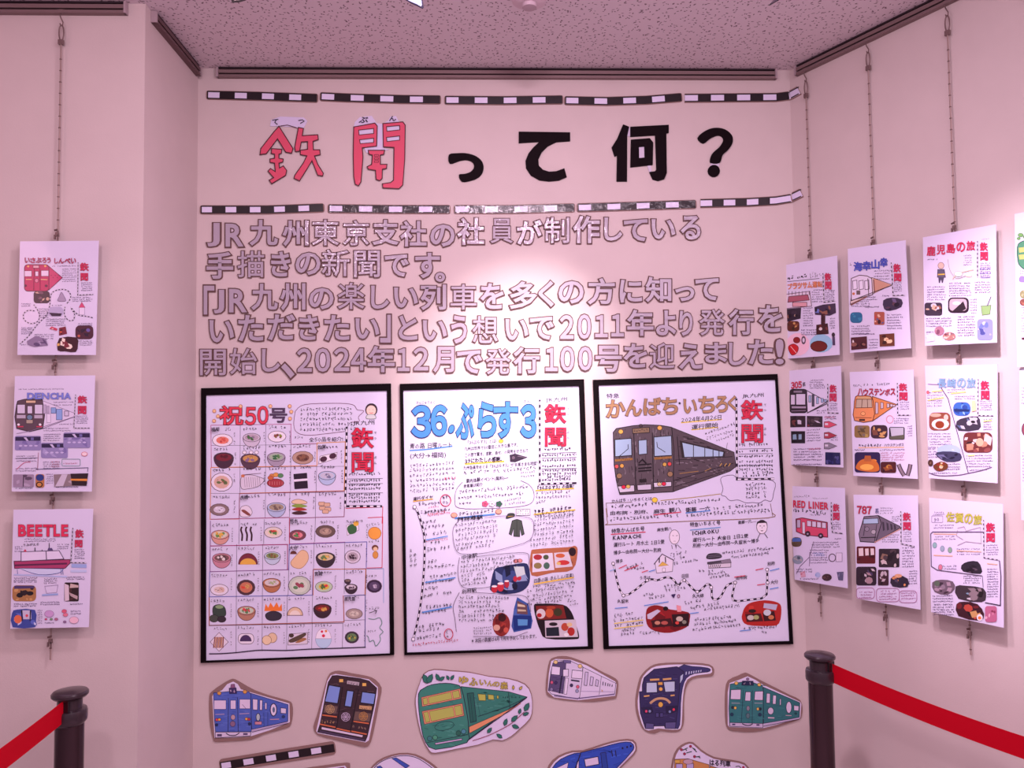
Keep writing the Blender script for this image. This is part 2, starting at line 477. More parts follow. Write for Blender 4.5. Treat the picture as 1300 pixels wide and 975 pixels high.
# picture rails: a slotted aluminium channel screwed under the ceiling
ALU = M('#846e6e', .45, .35); SLOT_SHADE = M('#2a1a22', .7); CAPM = M('#a8959a', .5)
def rail(name, label, surf, u0, u1, shaded=None):
    t = Thing(name, label, 'picture rail', surf.mat((u0 + u1) / 2, CEIL - .034))
    h = (u1 - u0) / 2; m = shaded or ALU
    c = t.part('channel')
    prof = [(0, 0), (.016, 0), (.016, .008), (.005, .008), (.005, .013), (.016, .013), (.016, .024), (.005, .024), (.005, .029), (.012, .029), (.012, .0338), (0, .0338)]
    n = len(prof); vs = [(-h, z, y) for y, z in prof] + [(h, z, y) for y, z in prof]
    for i in range(n):
        j = (i + 1) % n
        mm = SLOT_SHADE if i in (3, 7, 8, 9) else m  # shade inside the slots and top gap is put into the colour
        c.raw([vs[i], vs[j], vs[n + j], vs[n + i]], [(0, 1, 2, 3)], mm)
    for s in (-1, 1):
        e = t.part('end_cap'); e.box((s * h - .003, .0, 0), (s * h + .003, .0325, .0175), CAPM)
    t.done()
rail('picture_rail', 'long grey slotted picture rail above the striped strips on the back wall', BACK, -.845, .955)
rail('picture_rail', 'grey slotted picture rail above the left hanging sheets', FRONT, -3.0, -.958)
rail('picture_rail', 'short dark picture rail on the recess side wall', RET, -.355, -.02, M('#6b5254', .5, .3))  # same rail, darker metal: shade of its underside put into the colour
rail('picture_rail', 'grey picture rail running over the right wall hangers', SIDE, .035, 2.6)
# ---------------------------------------------------------------- striped track strips on the back wall
STRIP_FACE = '#dcd6ee'
def poly_band(pts, w):
    P = [np.array(p, float) for p in pts]; L, Q = [], []
    for i in range(len(P)):
        d = P[min(i + 1, len(P) - 1)] - P[max(i - 1, 0)]; d /= np.linalg.norm(d); n = np.array([-d[1], d[0]]) * w / 2
        L.append(tuple(P[i] - n)); Q.append(tuple(P[i] + n))
    return L + Q[::-1]
def round_band(pts, w):
    o = poly_band(pts, w); out = []
    n = len(pts); ends = {0, n - 1, n, 2 * n - 1}
    for i, p in enumerate(o):
        if i not in ends: out.append(p); continue
        P, A, B = (np.array(q, float) for q in (p, o[i - 1], o[(i + 1) % len(o)])); r = w * .3
        a = P + (A - P) / np.linalg.norm(A - P) * min(r, np.linalg.norm(A - P) * .45); b = P + (B - P) / np.linalg.norm(B - P) * min(r, np.linalg.norm(B - P) * .45)
        for t in (0, .33, .67, 1): out.append(tuple((1 - t) ** 2 * a + 2 * t * (1 - t) * P + t * t * b))
    return out
def strip(pts, label, surf=BACK, w=8.6, glare=False, kraft=11.5, nd=None, stick=.003):
    """pts: centre line in photo pixels; white dashes on black, on a brown board."""
    c = pts[len(pts) // 2]; an = surf.P(*c)
    t = Thing('track_strip', label, 'paper strip', surf.mat(*an), 'striped railway strips')
    d = Draw(t, surf, an, stick + .0006, seed=int(c[0]))
    d.coat = .8 if glare else .25; d.rough = .4
    b = t.part('cardboard'); L = math.hypot(pts[-1][0] - pts[0][0], pts[-1][1] - pts[0][1])
    e = (pts[-1][0] - pts[0][0]) / L, (pts[-1][1] - pts[0][1]) / L
    far = [(pts[0][0] - 2 * e[0], pts[0][1] - 2 * e[1])] + list(pts[1:-1]) + [(pts[-1][0] + 2 * e[0], pts[-1][1] + 2 * e[1])]
    b.solid([[d.q(p) for p in round_band(far, kraft)]], 0, stick, KRAFT)
    f = t.part('striped_paper'); d.p = f
    face = M(STRIP_FACE, .4, 0, d.coat, 1.0 if glare else 0, 50)
    f.solid([[d.q(p) for p in poly_band(pts, w)]], stick, stick + .0005, face)
    blk = M('#150810', .4, 0, d.coat, 1.0 if glare else 0, 50)
    nd = nd or max(3, round(L / 34))
    # black sleepers between white rail pieces, with a thin dark edge
    P = [np.array(p, float) for p in pts]; ac = [0]
    for i in range(1, len(P)): ac.append(ac[-1] + np.linalg.norm(P[i] - P[i - 1]))
    def at(u):
        for i in range(1, len(P)):
            if u <= ac[i] or i == len(P) - 1: return P[i - 1] + (P[i] - P[i - 1]) * (u - ac[i - 1]) / (ac[i] - ac[i - 1])
    st = ac[-1] / nd; d.k = 1
    for j in range(nd):
        a, q = st * (j + .44), st * (j + 1.0)
        mid = [at(a)] + [P[i] for i in range(len(P)) if a < ac[i] < q] + [at(min(q, ac[-1]))]
        d.line(mid, blk, w * .98, keep=True)
    d.k = 2
    ed = poly_band(pts, w * .93); d.line(ed, blk, 1.5, closed=True)
    t.done()
N5 = ('leftmost', 'second from the left', 'middle', 'fourth from the left', 'rightmost')
up = [[(264, 121), (330, 122.5), (402, 125)], [(408, 123), (440, 124.5), (510, 126.5), (558, 127)],
      [(566, 127.5), (640, 128), (713, 127)], [(718, 128), (770, 129), (820, 127.5), (864, 124)]]
for k, p in enumerate(up):
    strip(p, 'striped track strip, %s of the upper row over the title' % N5[k], w=9.2)
lo = [[(256, 266.5), (340, 266.5), (410, 264)], [(418, 265), (500, 266), (570, 266)], [(578, 266), (650, 266), (728, 264)], [(734, 264), (800, 262), (882, 259.5)]]
for k, p in enumerate(lo):
    strip(p, 'glossy striped track strip, %s of the lower row under the title' % N5[k], glare=k in (1, 2, 3), w=9)
def bent(pb, ps, label):
    """A strip that turns the corner: one piece on the back wall, its tip on the right wall."""
    an = BACK.P(*pb[1])
    t = Thing('track_strip', label, 'paper strip', BACK.mat(*an), 'striped railway strips')
    d = Draw(t, BACK, an, .0036, 5); d.coat = .3
    inv = np.array(BACK.mat(*an).inverted())
    def on_side(px, n):
        u, v = SIDE.P(*px); w = SIDE.W(u, v, n); return tuple((inv @ np.append(w, 1))[:3])
    def on_back(px, n):
        q = d.q(px); return (q[0], q[1], n)
    def bandpts(w, n):
        A = poly_band(pb + ps, w); nb = len(pb); N = nb + len(ps)
        out = []
        for i, p in enumerate(A):
            j = i if i < N else 2 * N - 1 - i
            out.append(on_back(p, n) if j < nb else on_side(p, n))
        return out, N
    for nm, w, n, m in (('cardboard', 11.5, .003, KRAFT), ('striped_paper', 9, .0036, M(STRIP_FACE, .4, 0, .3))):
        p = t.part(nm); top, N = bandpts(w, n); bot, _ = bandpts(w, 0.0 if nm == 'cardboard' else .003); K = len(top)
        p.raw(top + bot, [(i, i + 1, K - 2 - i, K - 1 - i)[::-1] for i in range(N - 1)] +
              [(i, (i + 1) % K, K + (i + 1) % K, K + i) for i in range(K)], m)
    blk = M('#150810', .4, 0, .3); P = pb + ps
    x0, x1 = P[0][0], P[-1][0]; st = (x1 - x0) / 4.4
    def yat(x):
        for i in range(1, len(P)):
            if x <= P[i][0] or i == len(P) - 1:
                return P[i - 1][1] + (P[i][1] - P[i - 1][1]) * (x - P[i - 1][0]) / (P[i][0] - P[i - 1][0])
    for j in range(4):
        a, b = x0 + st * (j + .5), x0 + st * (j + 1)
        xs = [a] + [q[0] for q in P if a < q[0] < b] + [b]
        f = on_back if b < ps[0][0] else on_side
        v = [f((x, yat(x) - 4.4), .0039) for x in xs] + [f((x, yat(x) + 4.4), .0039) for x in xs]; n = len(xs)
        p.raw(v, [(i, n + i, n + i + 1, i + 1) for i in range(n - 1)], blk)
    for s in (-4.3, 4.3):
        for seg, f in ((pb, on_back), ([pb[-1]] + ps, None)):
            ff = f or on_side
            if f is None: seg = ps
            v = [ff((q[0], q[1] + s - .7), .004) for q in seg] + [ff((q[0], q[1] + s + .7), .004) for q in seg]; n = len(seg)
            p.raw(v, [(i, n + i, n + i + 1, i + 1) for i in range(n - 1)], blk)
    t.done()
bent([(869, 125), (930, 124.5), (985, 124), (1001, 122)], [(1003.5, 121.3), (1015, 115)], 'striped track strip bending round the corner, rightmost of the upper row')
bent([(889, 258.5), (950, 257), (985, 255), (1003.5, 252)], [(1005.5, 251), (1018, 245)], 'striped track strip bending round the corner, rightmost of the lower row')

# ---------------------------------------------------------------- title characters
def char_thing(name, label, ctr, cat='character', group=None, surf=BACK):
    an = surf.P(*ctr); t = Thing(name, label, cat, surf.mat(*an), group); return t, an
ZT = (250, 80, 3.25); ZU = (640, 80, 3.25)
def title_black(label, zm, polys, holes=None, scraps=()):
    xs = [p[0] for q in polys for p in q]; ys = [p[1] for q in polys for p in q]
    c = (zm[0] + (min(xs) + max(xs)) / 2 / zm[2], zm[1] + max(ys) / zm[2])
    t, an = char_thing('title_character', label, c, group='title characters')
    d = Draw(t, BACK, an, 0).zoom(*zm); m = M('#10050a', .65, spec=.08); b = t.part('black_board')
    for i, q in enumerate(polys):
        l = [[d.q(p) for p in q]]
        if holes and i in holes: l.append([d.q(p) for p in holes[i]])
        b.solid(l, 0, .005, m)
    if scraps:
        for q in scraps: t.part('white_paper').solid([[d.q(p) for p in q]], 0, .003, M('#c9bfd2', .5))
    t.done()
title_black('black cut out kana っ, small and leftmost of the black title characters', ZT,
    [sm([(1040, 380), (1075, 374), (1110, 374), (1145, 383), (1172, 402), (1183, 428), (1178, 455), (1160, 475), (1130, 487), (1094, 491), (1081, 463), (1105, 459), (1130, 450), (1143, 432), (1138, 412), (1115, 402), (1085, 405), (1044, 417)], 3)])
title_black('black cut out kana て in the title, left of the tall 何', ZU,
    [[(60, 285), (272, 288), (272, 324), (215, 328), (180, 345), (155, 370), (141, 400), (143, 425), (160, 442), (185, 450), (215, 448), (248, 436), (258, 472), (225, 486), (185, 490), (145, 485), (110, 465), (90, 435), (88, 405), (100, 375), (120, 350), (145, 327), (60, 332)]])
title_black('black cut out kanji 何 in the title', ZU,
    [[(490, 255), (515, 265), (507, 303), (506, 490), (463, 490), (465, 383), (455, 388), (443, 350), (465, 315)],
     [(520, 265), (678, 257), (678, 290), (668, 292), (670, 455), (660, 480), (635, 488), (612, 482), (598, 452), (622, 448), (627, 440), (622, 300), (520, 306)],
     [(522, 318), (600, 312), (614, 330), (612, 422), (520, 432)]], {2: [(555, 349), (577, 347), (578, 392), (556, 394)]},
    [[(510, 268), (519, 266), (519, 303), (508, 303)], [(590, 425), (604, 424), (608, 448), (598, 451)], [(553, 346), (579, 345), (580, 394), (554, 396)]])
title_black('black cut out question mark ending the title', ZU,
    [sm([(797, 310), (830, 281), (870, 269), (910, 276), (938, 300), (941, 330), (925, 358), (900, 382), (888, 414), (851, 414), (851, 390), (862, 370), (885, 350), (902, 325), (899, 308), (880, 301), (850, 313), (820, 334)], 3), el(864, 447, 25)], None,
    [[(852, 414), (888, 414), (886, 428), (850, 428)]])
PINKP = '#d24a66'; LAV = '#cfc8e2'; OUTL = '#4a1624'
t, an = char_thing('title_character', 'pink hand-drawn kanji 鉃 with てつ written above it', (370, 233), group='title characters')
d = Draw(t, BACK, an, .0046).zoom(*ZT)
d.part('backing_paper'); d.p.solid([[d.q(p) for p in [(303, 262), (308, 236), (345, 222), (442, 226), (456, 240), (440, 272), (405, 266), (340, 262)]]], 0, .003, M(LAV, .5))
roofp = [(340, 263), (398, 355), (392, 374), (368, 370), (334, 315), (288, 376), (262, 380), (265, 355), (320, 285)]
body = [(310, 355), (352, 358), (350, 375), (340, 378), (340, 395), (358, 398), (356, 410), (340, 415), (342, 435), (358, 426), (372, 445), (368, 465), (310, 500), (300, 485), (318, 475), (295, 448), (305, 437), (325, 450), (322, 415), (303, 412), (303, 398), (322, 395), (322, 378), (308, 375)]
ya = [(420, 268), (441, 272), (436, 302), (500, 298), (502, 318), (480, 325), (482, 360), (508, 360), (510, 380), (486, 385), (500, 420), (523, 457), (520, 468), (500, 465), (476, 405), (455, 440), (425, 488), (402, 478), (405, 465), (440, 415), (455, 385), (428, 380), (428, 362), (458, 358), (458, 326), (432, 328), (425, 365), (408, 368), (405, 350)]
d.part('pink_lettering')
for q in (roofp, body, ya):
    d.p.solid([[d.q(p) for p in q]], 0, .0045, M(PINKP, .45, 0, .3, .3, 50), KRAFT); d.line(q, OUTL, 4.0, True)
d.line([(345, 262), (375, 258), (415, 270)], OUTL, 3)
d.part('reading_lettering').text('て', 310, 256, 340, 254, 26, off=.01); d.text('つ', 418, 252, 448, 252, 24, off=.01)
t.done()
t, an = char_thing('title_character', 'pink hand-drawn kanji 聞 with ぶん written above it', (482, 240), group='title characters')
d = Draw(t, BACK, an, .0046).zoom(*ZT)
d.part('backing_paper')
for q in ([(648, 268), (652, 246), (672, 225), (722, 219), (742, 250), (768, 252), (790, 238), (800, 222), (822, 220), (834, 244), (850, 250), (835, 262), (770, 262), (770, 352), (795, 358), (700, 372), (690, 350), (745, 340), (745, 262)],
          [(664, 275), (736, 268), (736, 338), (666, 340)], [(778, 258), (842, 256), (842, 330), (778, 332)]):
    d.p.solid([[d.q(p) for p in q]], 0, .003 if len(q) > 4 else .0031, M(LAV, .5))
gl = [(648, 266), (735, 250), (745, 262), (742, 345), (683, 352), (686, 390), (678, 492), (668, 508), (654, 502), (648, 470), (646, 380)]
gr = [(768, 252), (850, 245), (860, 258), (858, 400), (850, 505), (835, 520), (768, 517), (766, 500), (800, 495), (812, 485), (814, 350), (770, 348)]
ear = [(708, 362), (775, 362), (772, 378), (757, 382), (758, 420), (785, 420), (783, 437), (766, 440), (765, 478), (755, 487), (740, 482), (738, 445), (708, 440), (703, 430), (722, 420), (725, 382), (710, 378)]
d.part('pink_lettering')
for q, hs in ((gl, [[(668, 279), (730, 272), (730, 293), (670, 299)], [(672, 319), (730, 312), (730, 330), (675, 335)]]),
              (gr, [[(783, 265), (837, 260), (838, 278), (785, 284)], [(783, 309), (837, 303), (837, 320), (785, 326)]]), (ear, [])):
    d.p.solid([[d.q(p) for p in q]] + [[d.q(p) for p in h] for h in hs], 0, .0045, M(PINKP, .45, 0, .3, .3, 50), KRAFT)
    d.line(q, OUTL, 4.0, True)
    for h in hs: d.line(h, OUTL, 3.0, True)
for y in (385, 398, 410): d.rect(733, y - 5, 750, y + 2, None, OUTL, 2)
d.part('reading_lettering').text('ぶ', 668, 248, 708, 246, 26, off=.01); d.text('ん', 792, 240, 824, 240, 22, off=.01)
t.done()

# ---------------------------------------------------------------- message characters, each a cut-out of its own
FACE = M('#a89caa', .42, 0, .45, .25, 45); FACE_GLARE = M('#aca0ae', .35, 0, 1.0, .7, 60); INNER = M('#c4b9c2', .5, 0, .3, .2, 45)
EDGE = M('#5e4442', .8)
ML, MR = (250, 260, 3.421), (620, 260, 3.421)
ROWS = [
 [('J',0,48,78,102,185),('R',0,125,82,205,185),('九',0,230,65,355,180),('州',0,372,68,488,182),('東',0,497,62,622,182),('京',0,633,65,752,182),('支',0,762,65,878,178),('社',0,882,70,1000,185),('の',0,1012,85,1122,185),('社',0,1130,57,1250,178),
  ('員',1,5,58,110,172),('が',1,122,65,235,175),('制',1,238,52,355,172),('作',1,365,48,485,170),('し',1,500,55,582,160),('て',1,585,62,692,162),('い',1,705,62,812,152),('る',1,832,48,922,155)],
 [('手',0,42,205,162,325),('描',0,175,198,298,320),('き',0,322,203,410,315),('の',0,428,207,540,308),('新',0,540,193,668,315),('聞',0,680,197,800,320),('で',0,815,215,922,315),('す',0,947,208,1058,322),('。',0,1033,293,1080,338)],
 [('「',0,30,352,80,478),('J',0,75,368,122,475),('R',0,140,365,220,470),('九',0,237,342,355,460),('州',0,362,340,475,460),('の',0,487,360,597,457),('楽',0,610,335,732,458),('し',0,755,350,837,455),('い',0,855,358,962,450),('列',0,970,345,1085,460),('車',0,1098,342,1218,460),
  ('を',1,-36,340,68,455),('多',1,92,332,212,455),('く',1,215,330,285,445),('の',1,302,330,415,432),('方',1,430,318,550,435),('に',1,567,325,668,428),('知',1,680,312,795,425),('っ',1,808,355,895,422),('て',1,895,318,1000,418)],
 [('い',0,55,500,165,600),('た',0,180,478,292,595),('だ',0,308,475,430,590),('き',0,443,478,533,590),('た',0,553,478,665,592),('い',0,688,492,795,585),('」',0,795,478,845,600),('と',0,875,480,960,590),('い',0,980,500,1088,592),('う',0,1102,480,1175,605),('想',0,1193,480,1310,605),
  ('い',1,72,495,175,590),('で',1,178,485,285,588),('2',1,308,478,372,585),('0',1,385,475,447,585),('1',1,460,478,520,578),('1',1,530,475,590,575),('年',1,600,455,718,572),('よ',1,725,458,815,570),('り',1,825,460,888,572),('発',1,910,452,1028,572),('行',1,1040,452,1152,568),('を',1,1170,435,1275,555)],
 [('開',0,12,625,132,745),('始',0,143,620,267,740),('し',0,282,625,365,728),('、',0,368,690,425,752),('2',0,435,622,503,728),('0',0,513,622,583,728),('2',0,595,620,665,725),('4',0,668,622,738,722),('年',0,742,612,862,730),('1',0,870,622,927,725),('2',0,940,618,1008,722),('月',0,1025,615,1120,730),('で',0,1128,630,1240,735),
  ('発',1,-16,622,100,740),('行',1,108,617,225,735),('1',1,245,620,303,725),('0',1,310,615,375,725),('0',1,388,615,452,722),('号',1,462,610,580,728),('を',1,585,602,690,710),('迎',1,695,597,810,715),('え',1,825,602,928,715),('ま',1,938,597,1035,690),('し',1,1040,597,1118,700),('た',1,1125,585,1235,695),('!',1,1245,583,1280,695)]]
ORD = ('top', 'second', 'third', 'fourth', 'bottom')
GLARE = {(0, c) for c in '東京支社が制作しいる'} | {(1, '新'), (1, '聞'), (1, 'で')}
rl = random.Random(4)
for ri, row in enumerate(ROWS):
    for ci, (ch, sd, x0, y0, x1, y1) in enumerate(row):
        zm = MR if sd else ML
        pv = row[ci - 1][0] if ci else None; nx = row[ci + 1][0] if ci < len(row) - 1 else None
        if pv is None: lab = 'lavender cardboard character %s starting the %s message row' % (ch, ORD[ri])
        elif nx is None: lab = 'lavender cardboard character %s ending the %s message row' % (ch, ORD[ri])
        else: lab = 'lavender cardboard character %s between %s and %s in the %s message row' % (ch, pv, nx, ORD[ri])
        c = (zm[0] + (x0 + x1) / 2 / zm[2], zm[1] + y1 / zm[2])
        t, an = char_thing('message_character', lab, c, 'character', 'lavender message characters')
        d = Draw(t, BACK, an, 0).zoom(*zm)
        pad = 5
        bx = (x0 + pad, y0 + pad, x1 - pad, y1 - pad)
        g0 = glyph(ch, 0.0, 3); X0, Y0, X1, Y1 = g0['bb']; ax = (bx[2] - bx[0]) / (X1 - X0); ay = (bx[3] - bx[1]) / (Y1 - Y0)
        fm = lambda p: d.q((bx[0] + (p[0] - X0) * ax, bx[3] - (p[1] - Y0) * ay))
        def slabg(part, off, z0, z1, mt, ms):
            g = glyph(ch, off, 3); pts = [fm(p) for p in g['v']]
            part.tris(pts, g['f'], z1, mt)
            k = len(part.v); part.v += [(p[0], p[1], z0) for p in pts] + [(p[0], p[1], z1) for p in pts]; n = len(pts); mi = part.slot(ms)
            for a, b in g['bd']: part.f.append((k + a, k + b, k + n + b, k + n + a)); part.mi.append(mi)
        dense = ch in '描聞開新東制想楽発員始迎車京'
        eo, fo = (.038, .008) if dense else (.060, .024)
        slabg(t.part('cardboard'), eo, 0, .005, EDGE, KRAFT)
        slabg(t.part('paper_face'), fo, .005, .0054, FACE_GLARE if (ri, ch) in GLARE else FACE, EDGE)
        # the holes inside closed strokes are not cut out: paper shows there
        hs = [l for l in loops_of(glyph(ch, eo, 3)) if area(l) < -.0012]
        if hs:
            pi = t.part('uncut_paper')
            for l in hs:
                if abs(area(l)) > .004 or ch in '聞開員車月知東京年号作':
                    cx = sum(p[0] for p in l) / len(l); cy = sum(p[1] for p in l) / len(l)
                    pi.flat([[fm(p) for p in l]], .0046, INNER)
        t.done()
# ---------------------------------------------------------------- three framed newspaper posters
RED = '#d22a4a'; ROUT = '#5a1020'; BLK = '#181018'
def poster(label, outer, inner, sheet_gloss):
    cx = sum(p[0] for p in outer) / 4; cy = max(p[1] for p in outer); an = BACK.P(cx, cy)
    t = Thing('framed_poster', label, 'poster', BACK.mat(*an), 'framed posters')
    d = Draw(t, BACK, an, .0062, int(cx)); d.rough = .4
    O = [d.q(p) for p in outer]; I = [d.q(p) for p in inner]
    fr = t.part('frame', 'flat black frame'); m = M('#0d0509', .6, spec=.08)
    fr.solid([O, I], 0, .011, m)
    g = lambda a, b: ((a[0] * .5 + b[0] * .5), (a[1] * .5 + b[1] * .5))
    sh = t.part('sheet'); sh.solid([[g(a, b) for a, b in zip(O, I)]], .001, .006, M(WHITE, .35, 0, .15))
    return t, d
def masthead(d, x0, y0, x1, y1, ym, fx=None, out=2.2, fs=20):
    """Red 鉃 over 聞, hand drawn."""
    d.part('masthead_lettering')
    d.fat('鉃', (x0, y0, x1, ym[0]), RED, ROUT, .04, .015); d.fat('聞', (x0 + 2, ym[1], x1 + 2, y1), RED, ROUT, .018, .014)
    if fx:
        d.text('て', fx, y0 + fs * 2, fx + fs, y0 + fs * 2, fs); d.text('つ', fx, y0 + fs * 4, fx + fs, y0 + fs * 4, fs)
        d.text('ぶ', fx, ym[1] + fs * 2, fx + fs, ym[1] + fs * 2, fs); d.text('ん', fx, ym[1] + fs * 4, fx + fs, ym[1] + fs * 4, fs)

# ---- left poster: red 50 title and the grid of dishes
t, d = poster('black framed poster with a red 50 title above a grid of food drawings',
    [(256.8, 493), (496.5, 487), (500.7, 830.4), (256.3, 840.4)], [(262.8, 502), (491.7, 496.1), (495.7, 828.6), (262.8, 837.8)], 0)
A = (250, 480, 5.098); B = (250, 655, 5.098)
d.part('title_lettering', 'red and grey title', 60).zoom(*A)
d.fat('祝', (155, 182, 302, 300), '#e04055', ROUT, .03); d.fat('5', (320, 192, 384, 300), '#e04055', ROUT, .03); d.fat('0', (400, 186, 464, 294), '#e04055', ROUT, .03)
d.fat('号', (478, 196, 586, 286), '#54405e', INK, .012, .02)
for x, y in ((118, 213), (142, 247), (117, 277), (288, 183), (480, 182), (605, 182), (615, 218), (607, 262)): d.ell(x, y, 11, 11, '#f2c890', '#b06a50', 3)
masthead(d, 1006, 325, 1142, 606, (448, 482), 1148, fs=18)
d.part('body_text', k=4).zoom(*A)
d.text('JR九州', 1010, 302, 1155, 300, 30)
for y in (215, 246, 278, 312, 345): d.scrib(670, y, 1035 if y > 300 else 1010, y - 6, 24)
d.text('全50品を紹介!', 728, 412, 950, 405, 28); d.scrib(630, 396, 700, 392, 22)
for y in (630, 672, 700, 725, 762, 782, 806): d.scrib(985, y, 1190, y - 4, 18, w=4)
for y in (652, 684, 744): d.line([(978, y), (1205, y - 3)], INK, 2.5)
d.track([(972, 315), (968, 560), (962, 828), (1200, 828)], 14, 44)
d.line([(975, 318), (990, 292), (1010, 285)], INK, 2.5)
d.line(sm([(640, 215), (700, 172), (900, 163), (1010, 172), (1040, 205), (1082, 213), (1048, 250), (1052, 280), (1000, 285)], 4, False), '#6a3050', 3)
d.line(sm([(640, 215), (630, 300), (650, 350), (720, 370), (850, 358), (960, 345)], 4, False), '#6a3050', 3)
d.part('girl_drawing'); d.ell(1131, 205, 40, 42, '#332430'); d.ell(1130, 210, 32, 34, '#f6d8c4', '#6a4a4a', 2)
d.line([(1117, 205), (1121, 205)], INK, 3); d.line([(1140, 205), (1144, 205)], INK, 3); d.line(sm([(1120, 222), (1130, 228), (1142, 222)], 3, False), RED, 3)
d.poly(sm([(1100, 262), (1105, 238), (1130, 235), (1152, 238), (1158, 262)]), '#d4dcd8', out='#56665c', w=3)
# the grid
d.part('grid_lines', k=2)
g1 = '#3c2c46'
for y in (435, 578, 745): d.line([(95, y), (300, y), (785 if y < 500 else 960, y - 8)], g1, 2)
d.line([(95, 305), (615, 298)], '#b0407c', 3.5); d.line([(95, 305), (98, 580)], '#b0407c', 3.5); d.line([(612, 298), (612, 428), (780, 422)], '#b0407c', 3)
d.line([(95, 578), (780, 566)], '#d88838', 4.5); d.line([(95, 578), (90, 912), (278, 910)], '#d88838', 4.5); d.line([(780, 566), (780, 420), (962, 412), (955, 728), (280, 745)], '#d89a38', 4.5)
for x, y0, y1 in ((285, 305, 745), (450, 302, 745), (448, 745, 905), (612, 428, 740), (605, 740, 900), (778, 565, 735), (772, 735, 900)): d.line([(x, y0), (x - 3, y1)], g1, 2)
d.line([(280, 745), (278, 905)], '#8a2050', 4); d.line([(280, 747), (962, 730), (955, 895), (600, 905)], '#8a2a5a', 4); d.line([(95, 912), (600, 900)], '#9a2060', 4)
d.line([(965, 842), (1205, 832), (1200, 940)], RED, 4)
d.zoom(*B)
d.line([(92, 30), (90, 358), (598, 345)], '#7a2a80', 4); d.line([(92, 192), (590, 182), (590, 345)], '#a0206a', 5); d.line([(603, 10), (602, 180), (960, 168)], '#b01850', 5)
d.line([(602, 182), (598, 345)], '#4a50a8', 4); d.line([(598, 182), (1102, 165), (1098, 335)], '#5a58b0', 4); d.line([(1108, 10), (1205, 5), (1200, 332), (1100, 335)], RED, 4)
d.line([(88, 358), (85, 520), (750, 510), (755, 345), (1098, 338)], '#5060b0', 4); d.line([(757, 345), (755, 510)], '#c8782a', 4); d.line([(757, 342), (1095, 340), (1090, 508)], '#c8782a', 4)
d.line([(85, 522), (85, 705), (955, 682), (950, 512)], '#a85a38', 5); d.line([(955, 515), (1092, 508), (1090, 845)], '#3a3a80', 4); d.line([(1100, 340), (1210, 338), (1210, 560)], '#78a8d0', 3)
for x, y0, y1 in ((280, 20, 180), (262, 180, 880), (440, 20, 180), (430, 180, 870), (598, 345, 510), (588, 510, 860), (770, 10, 165), (762, 165, 340), (752, 510, 690), (750, 690, 855), (960, 165, 500), (948, 690, 850), (1098, 340, 510)): d.line([(x, y0), (x - 4, y1)], g1, 2)
d.line([(85, 705), (950, 690)], g1, 2.5); d.line([(955, 672), (1092, 668)], g1, 2)
d.line(sm([(85, 888), (170, 886), (255, 880), (330, 872), (420, 864), (580, 866), (720, 858), (900, 852), (1095, 845)], 3, False), '#30223a', 7)
d.line(sm([(1112, 660), (1150, 665), (1185, 655), (1200, 690), (1185, 720), (1207, 745), (1185, 770), (1190, 800), (1160, 838), (1145, 800), (1120, 810), (1112, 780), (1100, 770)], 3, False), '#4f8a78', 4)
# captions in each cell
d.part('caption_text', k=8).zoom(*A)
cells = [[(100, 345), (292, 340), (458, 330)], [(105, 470), (295, 462), (460, 455), (620, 452), (790, 458)], [(100, 605), (295, 598), (460, 595), (620, 588), (795, 585)], [(100, 780), (290, 775), (458, 765), (612, 760), (785, 758)]]
for r in cells:
    for x, y in r: d.scrib(x + 8, y, x + 125, y - 3, 22); d.vscrib(x + 150, y + 6, y + 85, 15)
d.zoom(*B)
for y, xs in ((68, (100, 285, 440, 610, 780, 968)), (222, (98, 270, 440, 610, 770, 965)), (392, (95, 268, 436, 605, 765, 965)), (555, (95, 268, 436, 595, 770, 965)), (732, (95, 268, 436, 595, 765, 955))):
    for i, x in enumerate(xs): d.scrib(x + 4, y - i * 5, x + 115, y - 3 - i * 5, 21); d.vscrib(x + 138, y + 4 - i * 5, y + 85 - i * 5, 14)
for n, x, y in (('熊本', 610, 42), ('大分', 606, 216), ('宮崎', 768, 380)): d.text(n, x, y, x + 52, y - 3, 26, off=.01)
d.text('鹿児島', 960, 541, 1030, 538, 24, off=.01)
d.zoom(*A)
for n, x, y in (('福岡', 103, 345), ('佐賀', 788, 456), ('長崎', 288, 780)): d.text(n, x, y, x + 54, y - 3, 26, off=.01)
d.zoom(*B)
for (y0, y1, x) in ((30, 60, 1150), (150, 170, 1150), (370, 395, 1130), (540, 600, 1150)): d.scrib(x - 35, y1, x + 40, y1 - 6, 20)
d.scrib(1110, 745, 1165, 740, 16); d.line([(1120, 620), (1165, 605), (1150, 600), (1168, 604), (1160, 625)], INK, 5)
